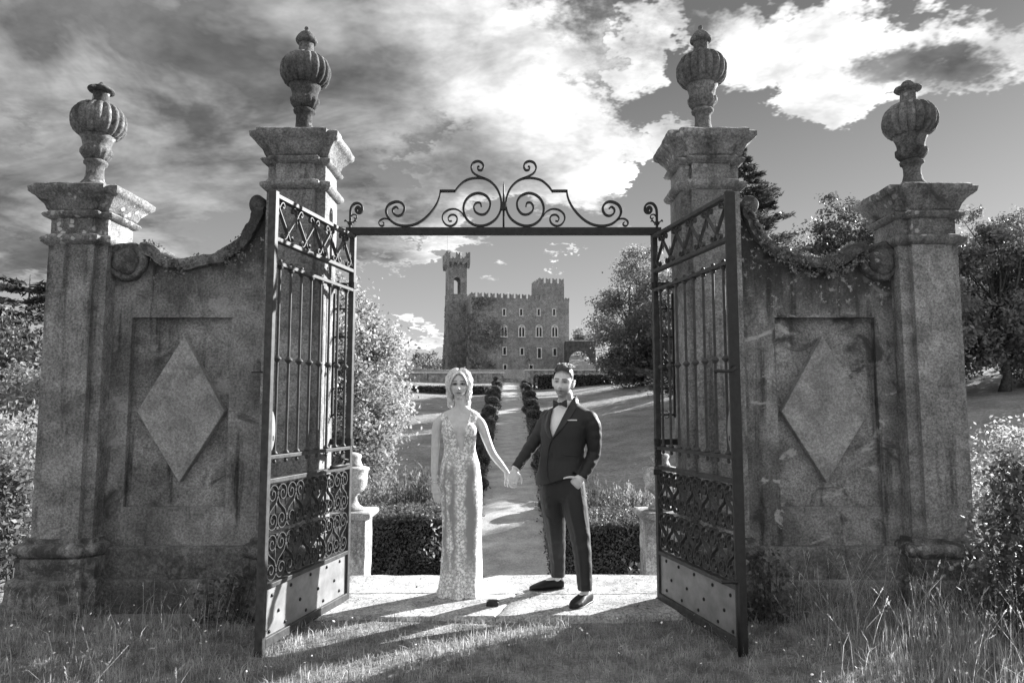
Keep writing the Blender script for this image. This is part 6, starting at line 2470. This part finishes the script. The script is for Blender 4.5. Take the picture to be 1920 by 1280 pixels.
loft(body, msecs(trunk, 0, 0.88), 28, 2.2)
limb(body, [mp(1065, 766, 0.02), mp(1062, 752, 0.01), mp(1059, 738, 0.01)], [0.060, 0.057, 0.058], 5)
HMt = Matrix.Translation(mp(1055.5, 716, -0.02)) @ Matrix.Rotation(R(5), 4, 'Y') @ Matrix.Rotation(R(-17), 4, 'Z') @ Matrix.Rotation(R(3), 4, 'X')
hm_ = head_mesh(True)
ear(hm_, 1, 1.0)
ear(hm_, -1, 1.0)
body.add(*(lambda b_: (b_.v, b_.f))(xform(hm_, HMt)))
# arms: his right reaches to the bride, his left goes into the pocket
ARM_R = [mp(1027, 781, 0.10), mp(1020, 796, 0.11), mp(1008, 818, 0.11), mp(997, 834, 0.09), mp(982, 856, 0.05), mp(966, 879, 0.0)]
ARM_L = [mp(1105, 784, -0.10), mp(1112, 800, -0.10), mp(1114, 828, -0.08), mp(1113, 850, -0.06), mp(1103, 874, -0.10), mp(1090, 896, -0.13)]
limb(body, ARM_R, [0.052, 0.048, 0.043, 0.040, 0.035, 0.026], 6)
limb(body, ARM_L, [0.052, 0.048, 0.043, 0.040, 0.035, 0.026], 6)
# right hand closed round hers
h0 = mp(966, 880, 0.0)
P_h = [mp(965, 881, -0.005), mp(963, 890, -0.02), mp(962.5, 897, -0.032), mp(962, 901, -0.036)]
loft(body, [(P_h[0], Xv * 0.028, Yv * 0.022), (P_h[1], Xv * 0.040, Yv * 0.019), (P_h[2], Xv * 0.043, Yv * 0.017), (P_h[3], Xv * 0.038, Yv * 0.014)], 14, 2.4)
for i, (ox_, ln_) in enumerate(((-0.031, 0.062), (-0.011, 0.074), (0.010, 0.076), (0.030, 0.070))):
    b0 = P_h[3] + Vector((ox_, 0.0, 0.004))
    finger(body, b0, [(0.15 - 0.12 * i, -0.25, -1), (0.05, 0.75, -0.75), (0.0, 1, 0.1)], [ln_ * 0.5, ln_ * 0.32, ln_ * 0.25], 0.0098)
finger(body, P_h[1] + Vector((0.034, 0.0, 0.006)), [(0.7, -0.2, -0.6), (0.25, -0.2, -1), (-0.1, 0.2, -1)], [0.030, 0.030, 0.022], 0.0105)
# left hand, thumb outside the pocket
P_l = [mp(1091, 893, -0.135), mp(1084, 900, -0.142), mp(1078, 908, -0.128), mp(1073.5, 914, -0.095)]
Uh = Vector((0.72, 0.0, -0.69)).normalized()
loft(body, [(P_l[0], Uh * 0.029, Yv * 0.022), (P_l[1], Uh * 0.041, Yv * 0.020), (P_l[2], Uh * 0.045, Yv * 0.018), (P_l[3], Uh * 0.040, Yv * 0.015)], 14, 2.4)
for i in range(4):
    b0 = P_l[3] + Uh * (-0.030 + 0.020 * i)
    finger(body, b0, [(-0.5, 0.5, -0.7), (-0.4, 0.6, -0.8), (-0.4, 0.5, -0.8)], [0.034, 0.028, 0.02], 0.0095)
finger(body, P_l[1] - Uh * 0.030 + Vector((0, -0.008, 0)), [(-0.9, -0.15, 0.12), (-1, 0.0, -0.10), (-1, 0.1, -0.30)], [0.034, 0.030, 0.024], 0.0110)
# legs
LEG_R = [mp(1037, 915, 0.01), mp(1039, 950, 0.03), mp(1043, 1000, 0.11), mp(1045, 1040, 0.22), mp(1044, 1082, 0.25)]
LEG_L = [mp(1073, 915, -0.04), mp(1080, 950, -0.06), mp(1089, 1000, -0.09), mp(1094, 1050, -0.14), mp(1097, 1108, -0.18)]
limb(body, LEG_R, [0.085, 0.075, 0.052, 0.046, 0.034], 6)
limb(body, LEG_L, [0.085, 0.075, 0.052, 0.046, 0.034], 6)
bm_ = fuse(body, 0.0042, 2, 0.5)
HMi = HMt.inverted()
set_tone(bm_, lambda co: face_tone(co, HMi, True))
groom = link('person', bm_, M['skin_m'])
groom.location = ML
tag(groom, 'man in a dark tuxedo and bow tie with one hand in his pocket', 'person')
eyes(groom, HMt, True)


def cloth(name, v, rough=0.8, spec=0.25, wr=0.004, sheen=0.0, sc_=(9, 9, 5)):
    m, t, out = new_mat(name)
    tcn = t.n('ShaderNodeTexCoord')
    P = tcn.outputs['Object']
    wrk = t.noise(t.scale(P, sc_), 1.0, 3, 0.55, 0.7)
    wv = t.noise(P, 700, 2, 0.5)
    col = t.math('MULTIPLY', t.ramp(wv, 0.3, 0.7, 0.85, 1.15), v)
    p = principled(t, out, col, rough, spec, t.math('ADD', wrk, t.math('MULTIPLY', wv, 0.02)), 0.8, wr * 6)
    p.inputs['Sheen Weight'].default_value = sheen
    p.inputs['Sheen Roughness'].default_value = 0.4
    return m


M['suit'] = cloth('dark_wool', 0.026, 0.6, 0.3, 0.0022, 0.08)
M['satin'] = cloth('black_satin', 0.012, 0.32, 0.5, 0.001)
M['shirt'] = cloth('white_cotton', 0.82, 0.8, 0.2, 0.001)
M['shoe'] = plain('black_velvet', 0.012, 0.6, 0.3)
M['sole'] = plain('shoe_sole', 0.02, 0.5, 0.3)

# shirt: shell under the jacket, with stand-up collar
sm = MB()
loft(sm, msecs(trunk[2:11], -0.004, 0.955), 28, 2.2)
smesh = fuse(sm, 0.007, 2)
cut(smesh, lambda x, y, z: z > mp(1064, 757).z)
shirt = link('shirt', smesh, M['shirt'], groom)
cl_ = MB()
for k, (px_, py_, hw_, hd_, tl) in enumerate(((1064, 763, 0.070, 0.064, 0), (1063, 756, 0.067, 0.063, 0), (1061.5, 748, 0.066, 0.064, 0))):
    pass
rings_ = [(mp(1065, 766, 0.012), 0.078, 0.070), (mp(1063.2, 757, 0.008), 0.068, 0.065), (mp(1061.6, 746.5, 0.008), 0.066, 0.066)]
vs, fs = [], []
nn = 36
for c, a_, b_ in rings_:
    for i in range(nn):
        an = 2 * math.pi * i / nn
        q = c + Um * (a_ * math.cos(an)) + Vm * (b_ * math.sin(an))
        # lower in front, higher at the back
        q.z += (0.012 + 0.012 * (a_ < 0.0665)) * math.sin(an) - 0.006 * (a_ < 0.0665)
        vs.append(tuple(q))
for j in range(2):
    for i in range(nn):
        k = (i + 1) % nn
        fs.append((j * nn + i, j * nn + k, (j + 1) * nn + k, (j + 1) * nn + i))
cl_.add(vs, fs)
co_ = obj('collar', cl_, M['shirt'], shirt, smooth=True)
so = co_.modifiers.new('solid', 'SOLIDIFY'); so.thickness = 0.004; so.offset = 1
# cuff at his right wrist
for (c, d, r) in ((mp(968, 877, 0.004), ARM_R[4] - ARM_R[5], 0.034), (mp(1092, 893, -0.128), ARM_L[4] - ARM_L[5], 0.034)):
    d = d.normalized()
    mb = MB(); mb.tube([c - d * 0.014, c + d * 0.03], [r * 0.96, r], 20, False)
    o = obj('cuff', mb, M['shirt'], shirt, smooth=True)
    so = o.modifiers.new('solid', 'SOLIDIFY'); so.thickness = 0.003

# jacket
jk = MB()
jrows = [(1049, 911, 0.192, 0.142), (1050, 900, 0.190, 0.140), (1051, 885, 0.183, 0.134), (1053, 862, 0.172, 0.124), (1055, 840, 0.172, 0.122), (1057, 818, 0.184, 0.128), (1060, 800, 0.196, 0.130), (1063, 786, 0.203, 0.120), (1065, 776, 0.200, 0.104), (1066, 768, 0.165, 0.088), (1066, 761, 0.110, 0.078), (1065, 755, 0.084, 0.074), (1064, 748, 0.076, 0.071), (1063.5, 741, 0.074, 0.070)]
loft(jk, msecs(jrows), 36, 2.3)
limb(jk, ARM_R[:5] + [ARM_R[4].lerp(ARM_R[5], 0.86)], [0.062, 0.060, 0.055, 0.052, 0.046, 0.041], 6, 18)
limb(jk, ARM_L[:5] + [ARM_L[4].lerp(ARM_L[5], 0.86)], [0.062, 0.061, 0.056, 0.053, 0.046, 0.041], 6, 18)
jme = fuse(jk, 0.0065, 3, 0.5)
# creases: elbow breaks and soft pulls
jco = np.empty(len(jme.vertices) * 3, np.float32)
jme.vertices.foreach_get('co', jco)
jco = jco.reshape(-1, 3)
jno = np.empty(len(jme.vertices) * 3, np.float32)
jme.vertices.foreach_get('normal', jno)
jno = jno.reshape(-1, 3)


def crease(co, pts, amp, freq, phase):
    """ripples across a sleeve or leg, strongest at its bend"""
    A = np.array([list(p) for p in pts])
    best = np.full(len(co), 1e9)
    tt = np.zeros(len(co))
    acc = 0.0
    for a, b in zip(A[:-1], A[1:]):
        d = b - a
        L_ = np.linalg.norm(d)
        f = np.clip(((co - a) @ d) / (L_ * L_), 0, 1)
        dist_ = np.linalg.norm(co - (a + f[:, None] * d), axis=1)
        k = dist_ < best
        best[k] = dist_[k]
        tt[k] = acc + f[k] * L_
        acc += L_
    ang = np.arctan2(co[:, 1], co[:, 0]) * 3
    nz_ = np.array([noise.noise(Vector((float(c[0]) * 9, float(c[1]) * 9, float(c[2]) * 9)) + Vector((phase, 0, 0))) for c in co])
    return amp * np.sin(tt * freq + nz_ * 3.2 + phase) * (best < 0.09) * (0.4 + 0.6 * np.abs(nz_) * 2)


disp = crease(jco, ARM_R[:], 0.0022, 90, 0.5) + crease(jco, ARM_L[:], 0.0025, 90, 2.0)
tz_ = np.array([noise.noise(Vector((float(c[0]) * 7, float(c[1]) * 7, float(c[2]) * 16))) for c in jco])
disp += 0.003 * tz_
jco2 = jco + jno * disp[:, None]
jme.vertices.foreach_set('co', np.ascontiguousarray(jco2, np.float32).ravel())
jme.update()
jbv = BVHTree.FromPolygons([tuple(v.co) for v in jme.vertices], [tuple(p.vertices) for p in jme.polygons])


def proj(bv, L_, px, py):
    """point of a surface that the photograph shows at (px, py)"""
    o_ = Vector((CAMX, 0, CAMZ)) - L_
    d = (at(px, py, 5.0) - Vector((CAMX, 0, CAMZ))).normalized()
    hit = bv.ray_cast(o_, d)
    return (hit[0], hit[1]) if hit[0] is not None else (bv.find_nearest(at(px, py, 5.4) - L_)[0], Vector((0, -1, 0)))


VL = [(1035, 771), (1033, 777), (1031.5, 784), (1030, 800), (1033, 813), (1035.5, 820)]
VR = [(1074, 746), (1066, 762), (1056, 781), (1047, 799), (1040, 813), (1036.5, 820)]


def band_patch(e1, e2, bv, L_, off, n=26, rows=6, thick=0.004):
    """strip of cloth laid on a surface between two lines of the photograph"""
    a_, b_ = smooth_path(e1, n), smooth_path(e2, n)
    m = min(len(a_), len(b_))
    top, bot, fs = [], [], []
    for i in range(m):
        for j in range(rows):
            f = j / (rows - 1)
            px, py = a_[i][0] * (1 - f) + b_[i][0] * f, a_[i][1] * (1 - f) + b_[i][1] * f
            h, nr = proj(bv, L_, px, py)
            if nr.y > 0:
                nr = -nr
            e = off + 0.004 * math.sin(math.pi * f)
            top.append(tuple(h + nr * e))
            bot.append(tuple(h + nr * (off - thick)))
    mb = MB()
    o = len(top)
    mb.v = top + bot
    for i in range(m - 1):
        for j in range(rows - 1):
            q = (i * rows + j, i * rows + j + 1, (i + 1) * rows + j + 1, (i + 1) * rows + j)
            mb.f.append(q)
            mb.f.append(tuple(x + o for x in q[::-1]))
        for j in (0, rows - 1):
            q = (i * rows + j, (i + 1) * rows + j, (i + 1) * rows + j + o, i * rows + j + o)
            mb.f.append(q if j else q[::-1])
    return mb


lap_l = band_patch(VL, [(1030, 770), (1027.5, 777), (1025, 784), (1022, 800), (1027, 815), (1034, 823)], jbv, ML, 0.006)
lap_r = band_patch(VR, [(1081, 741), (1083, 757), (1073, 778), (1058, 799), (1046, 814), (1037, 823)], jbv, ML, 0.006)
welt = band_patch([(1060, 787), (1071, 786.5), (1082, 786.5)], [(1060, 789), (1071, 788.5), (1082, 788.5)], jbv, ML, 0.004, 12, 3)
flap = band_patch([(1029.5, 849.5), (1036, 850)], [(1029.5, 851), (1036, 851.5)], jbv, ML, 0.003, 6, 3)
flap2 = band_patch([(1057, 851), (1070, 852.5), (1082, 853)], [(1057, 854), (1070, 855.5), (1082, 856)], jbv, ML, 0.003, 12, 3)
edge = band_patch([(1033, 825), (1028, 845), (1025.5, 870), (1026, 890), (1030, 905)], [(1034.2, 825), (1029.3, 845), (1026.8, 870), (1027.3, 890), (1031.5, 905)], jbv, ML, 0.004, 24, 3)
btn = proj(jbv, ML, 1033.5, 826)[0]

Vlx = [mp(*p).x for p in VL]
Vlz = [mp(*p).z for p in VL]
Vrx = [mp(*p).x for p in VR]
Vrz = [mp(*p).z for p in VR]
wr_r, wr_l = ARM_R[4].lerp(ARM_R[5], 0.86), ARM_L[4].lerp(ARM_L[5], 0.86)
dr, dl = (ARM_R[5] - ARM_R[4]).normalized(), (ARM_L[5] - ARM_L[4]).normalized()


def jacket_drop(x, y, z):
    """front V, neck hole, hem and sleeve ends are open"""
    # work in photograph columns: project to the camera
    X_, Y_, Z_ = x + ML.x - CAMX, y + ML.y, z + ML.z - CAMZ
    dep = Y_ * math.cos(TILT) + Z_ * math.sin(TILT)
    px = 960 + F_PX * X_ / dep
    py = 640 - F_PX * (-Y_ * math.sin(TILT) + Z_ * math.cos(TILT)) / dep
    lx = np.interp(py, [p[1] for p in VL], [p[0] for p in VL])
    rx = np.interp(py, [p[1] for p in VR], [p[0] for p in VR])
    front_ = y < 0.055
    v = (py < 820) & (px > lx + 0.3) & (px < rx - 0.3) & front_ & (py > 735)
    neck = (z > mp(1065, 749.5).z) | ((z > mp(1065, 757).z) & (y < 0.0) & (px < 1062))
    hem_py = np.interp(px, [1005, 1020, 1030, 1040, 1054, 1070, 1085, 1120], [909, 909.5, 907, 903, 899, 894, 888, 884])
    a_, e_ = np.array(list(ARM_L[3])), np.array(list(ARM_L[5]))
    pt = np.stack([x, y, z], 1)
    d_ = e_ - a_
    tt_ = np.clip(((pt - a_) @ d_) / (d_ @ d_), 0, 1)
    sleeve = np.linalg.norm(pt - (a_ + tt_[:, None] * d_), axis=1) < 0.066
    hem = (py > hem_py) & (px > 1000) & ~sleeve
    c1 = ((x - wr_r.x) * dr.x + (y - wr_r.y) * dr.y + (z - wr_r.z) * dr.z > 0.012) & (px < 985)
    c2 = ((x - wr_l.x) * dl.x + (y - wr_l.y) * dl.y + (z - wr_l.z) * dl.z > 0.012) & (np.hypot(x - wr_l.x, z - wr_l.z) < 0.09) & (px > 1074)
    return v | neck | hem | c1 | c2


cut(jme, jacket_drop)
jacket = link('jacket', jme, M['suit'], groom)
so = jacket.modifiers.new('solid', 'SOLIDIFY'); so.thickness = 0.004; so.offset = -1
for (nm, mb_) in (('lapel', lap_l), ('lapel', lap_r), ('pocket_flap', flap), ('pocket_flap', flap2), ('front_edge', edge)):
    obj(nm, mb_, M['satin'] if nm == 'lapel' else M['suit'], jacket, smooth=True, angle=60)
o = obj('pocket_square', welt, M['shirt'], jacket)
b = MB(); b.lathe([(0.001, 0), (0.008, 0.0), (0.009, 0.003), (0.006, 0.005), (0.001, 0.005)], 14)
b.v = [(v[0], -v[2], v[1]) for v in b.v]
obj('button', b, M['satin'], jacket, btn + Vector((-0.002, -0.004, 0)), smooth=True)
for k in range(3):
    b = MB(); b.ball((0, 0, 0), 0.005, 8, 6)
    q = ARM_R[4].lerp(ARM_R[5], 0.45 + 0.16 * k)
    obj('cuff_button', b, M['satin'], jacket, q + Vector((0.036, -0.026, -0.012)), smooth=True)

# bow tie
bt = MB()
kc = proj(jbv, ML, 1050.5, 757)[0] + Vector((-0.004, -0.022, 0))
for s_ in (-1, 1):
    U2 = (Um * 0.96 + Vector((0, 0, 0.04 * s_))).normalized() * s_
    pts = [(0.006, 0.009, 0.007), (0.020, 0.015, 0.011), (0.036, 0.023, 0.013), (0.052, 0.030, 0.009), (0.060, 0.029, 0.004)]
    loft(bt, [(kc + U2 * d_, Vector((0, 0, h_)) + U2 * (0.0), Vm * t_) for d_, h_, t_ in pts], 14, 3.0)
bt.ball(tuple(kc + Vector((0, -0.004, 0))), 0.0125, 12, 8, 1.05)
bt_me = fuse(bt, 0.0028, 1)
link('bow_tie', bt_me, M['satin'], groom)

# trousers
tr = MB()
loft(tr, msecs([(1053, 938, 0.128, 0.085), (1052.5, 930, 0.150, 0.105), (1052, 918, 0.162, 0.108), (1052, 900, 0.162, 0.108), (1052, 880, 0.158, 0.106), (1053, 862, 0.158, 0.112)], 0, 1.0), 30, 2.3)
TR_R = [mp(1035, 905, -0.005), mp(1037, 945, 0.015), mp(1042, 1000, 0.10), mp(1045, 1040, 0.20), mp(1046, 1068, 0.24), mp(1046, 1078, 0.25)]
TR_L = [mp(1072, 905, -0.035), mp(1077.5, 950, -0.055), mp(1087, 1000, -0.09), mp(1093, 1050, -0.14), mp(1096, 1090, -0.175), mp(1096.5, 1104, -0.18)]
limb(tr, TR_R, [0.094, 0.096, 0.076, 0.064, 0.057, 0.057], 7, 20)
limb(tr, TR_L, [0.096, 0.098, 0.079, 0.065, 0.057, 0.057], 7, 20)
tme = fuse(tr, 0.0065, 6, 0.5)
tco = np.array([list(v.co) for v in tme.vertices])
tno = np.array([list(v.normal) for v in tme.vertices])
dsp = crease(tco, TR_R[2:], 0.0022, 60, 1.0) + crease(tco, TR_L[2:], 0.0022, 60, 0.0)
dsp += 0.0022 * np.array([noise.noise(Vector((float(c[0]) * 8, float(c[1]) * 8, float(c[2]) * 5))) for c in tco])
# pressed crease down the front of each leg
for L_ in (TR_R, TR_L):
    cz = [p.z for p in L_][::-1]
    cx2 = np.interp(tco[:, 2], cz, [p.x for p in L_][::-1])
    cy2 = np.interp(tco[:, 2], cz, [p.y for p in L_][::-1])
    ang = np.arctan2(tco[:, 0] - cx2, -(tco[:, 1] - cy2))
    dsp += 0.007 * np.exp(-((ang + 0.45) / 0.16) ** 2) * (np.hypot(tco[:, 0] - cx2, tco[:, 1] - cy2) < 0.10) * (tco[:, 2] < mp(1052, 925).z)
tme.vertices.foreach_set('co', np.ascontiguousarray(tco + tno * dsp[:, None], np.float32).ravel())
cut(tme, lambda x, y, z: ((z < mp(1046, 1080, 0.25).z) & (y > 0.05)) | ((z < mp(1096, 1105, -0.18).z) & (y < 0.05)) | (z > mp(1053, 866).z))
trousers = link('trousers', tme, M['suit'], groom)

# slip-on shoes
def shoe(heel, toe, w_):
    """loafer with a long vamp; heel and toe are ground points"""
    heel, toe = Vector(heel), Vector(toe)
    d = toe - heel
    L_ = d.length
    d.normalize()
    s_ = Vector((-d.y, d.x, 0))
    zU = Vector((0, 0, 1))
    up = MB()
    prof = [(0.0, 0.020, 0.030, 0.034), (0.02, 0.030, 0.036, 0.037), (0.10, 0.034, 0.040, 0.040), (0.30, 0.034, 0.038, 0.040), (0.45, 0.036, 0.036, 0.038), (0.58, 0.042, 0.031, 0.033), (0.74, 0.044, 0.023, 0.026), (0.88, 0.036, 0.017, 0.020), (0.96, 0.024, 0.013, 0.016), (1.0, 0.010, 0.009, 0.014)]
    loft(up, [(heel + d * (L_ * f) + zU * (zc + 0.004), s_ * (hw * w_), zU * hh) for f, hw, hh, zc in prof], 20, 2.5)
    so_ = MB()
    loft(so_, [(heel + d * (L_ * f * 1.012 - 0.002) + zU * 0.005, s_ * (hw * w_ * 1.03), zU * (0.006 if f > 0.32 else 0.010)) for f, hw, hh, zc in prof], 20, 3.5)
    u_ = obj('shoe', fuse(up, 0.004, 2), M['shoe'], groom)
    obj('sole', so_, M['sole'], u_, smooth=True, angle=50)
    # opening: pale foot showing above the vamp
    ft_ = MB()
    loft(ft_, [(heel + d * (L_ * f) + zU * z_, s_ * hw, zU * 0.02) for f, hw, z_ in ((0.16, 0.027, 0.070), (0.30, 0.028, 0.072), (0.46, 0.026, 0.066), (0.52, 0.018, 0.058))], 14)
    obj('bare_foot', ft_, M['ankle'], u_, smooth=True)


M['ankle'] = plain('ankle_skin', 0.64, 0.5, 0.3)
hz = 0.0
a1, b1 = at(1056, 1092, 5.80) - ML, at(993, 1099, 5.72) - ML
a1.z = b1.z = hz
shoe(a1, b1, 1.15)
a2, b2 = at(1106, 1114, 5.42) - ML, at(1072, 1131, 5.20) - ML
a2.z = b2.z = hz
shoe(a2, b2, 1.15)
# watch on his left wrist
obj('watch', ring(mp(1091.5, 894, -0.128), (ARM_L[4] - ARM_L[5]), 0.034, 0.006), M['satin'], groom, smooth=True)
obj('wedding_ring', ring(P_h[3] + Vector((0.008, -0.008, -0.022)), (0, -0.2, -1), 0.0105, 0.002), M['silver'], groom, smooth=True)

# groom's hair
M['hair_m'] = plain('short_brown_hair', 0.13, 0.5, 0.45, 0, 0.4, 160, 0.6, 0.002)
HR = MB()
cap_ = head_mesh(True)
new_v = []
for v in cap_.v:
    v = Vector(v)
    k = 0.004 + 0.016 * max(0, min(1, (v.z - 0.03) / 0.05))
    nrm = Vector((v.x / 0.074 ** 2, v.y / 0.096 ** 2, v.z / 0.118 ** 2)).normalized()
    k += 0.003 * noise.noise(v * 90)
    new_v.append(v + nrm * k)
keepf = []
for f in cap_.f:
    c = sum((Vector(cap_.v[i]) for i in f), Vector()) / len(f)
    front_line = 0.070 + 0.006 * math.cos(c.x * 60)
    if c.y < -0.035:
        ok = c.z > front_line
    elif c.y < 0.03:
        ok = c.z > -0.012 - 0.0 * c.x + (0.082 * max(0, (-c.y) / 0.035) if c.y < 0 else 0)
        if c.y < 0.0 and c.z > 0.07:
            ok = True
    else:
        ok = c.z > -0.075
    if ok:
        keepf.append(f)
cap_.v = [tuple(v) for v in new_v]
cap_.f = keepf
HR.add(cap_.v, cap_.f)
rd = random.Random(8)
for k in range(300):                           # swept-up top, higher at the front
    x = rd.uniform(-0.056, 0.056)
    y0 = rd.uniform(-0.088, 0.03)
    z0 = 0.092 - 0.4 * abs(x) ** 1.3 + (0.018 if y0 > -0.06 else 0)
    lift = (0.030 * (1 - (y0 + 0.09) / 0.16) + 0.012) * rd.uniform(0.6, 1.1)
    sw = 0.018
    pts = [Vector((x, y0, z0)), Vector((x + sw * 0.3, y0 - 0.004, z0 + lift * 0.6)), Vector((x + sw * 0.7, y0 + 0.014, z0 + lift)), Vector((x + sw, y0 + 0.038, z0 + lift * 0.95)), Vector((x + sw, y0 + 0.058, z0 + lift * 0.7))]
    p, r = spline3(pts, [0.0026, 0.0030, 0.0028, 0.0022, 0.001], 3)
    HR.tube(p, r, 5)
xform(HR, HMt)
obj('hair', HR, M['hair_m'], groom, smooth=True)
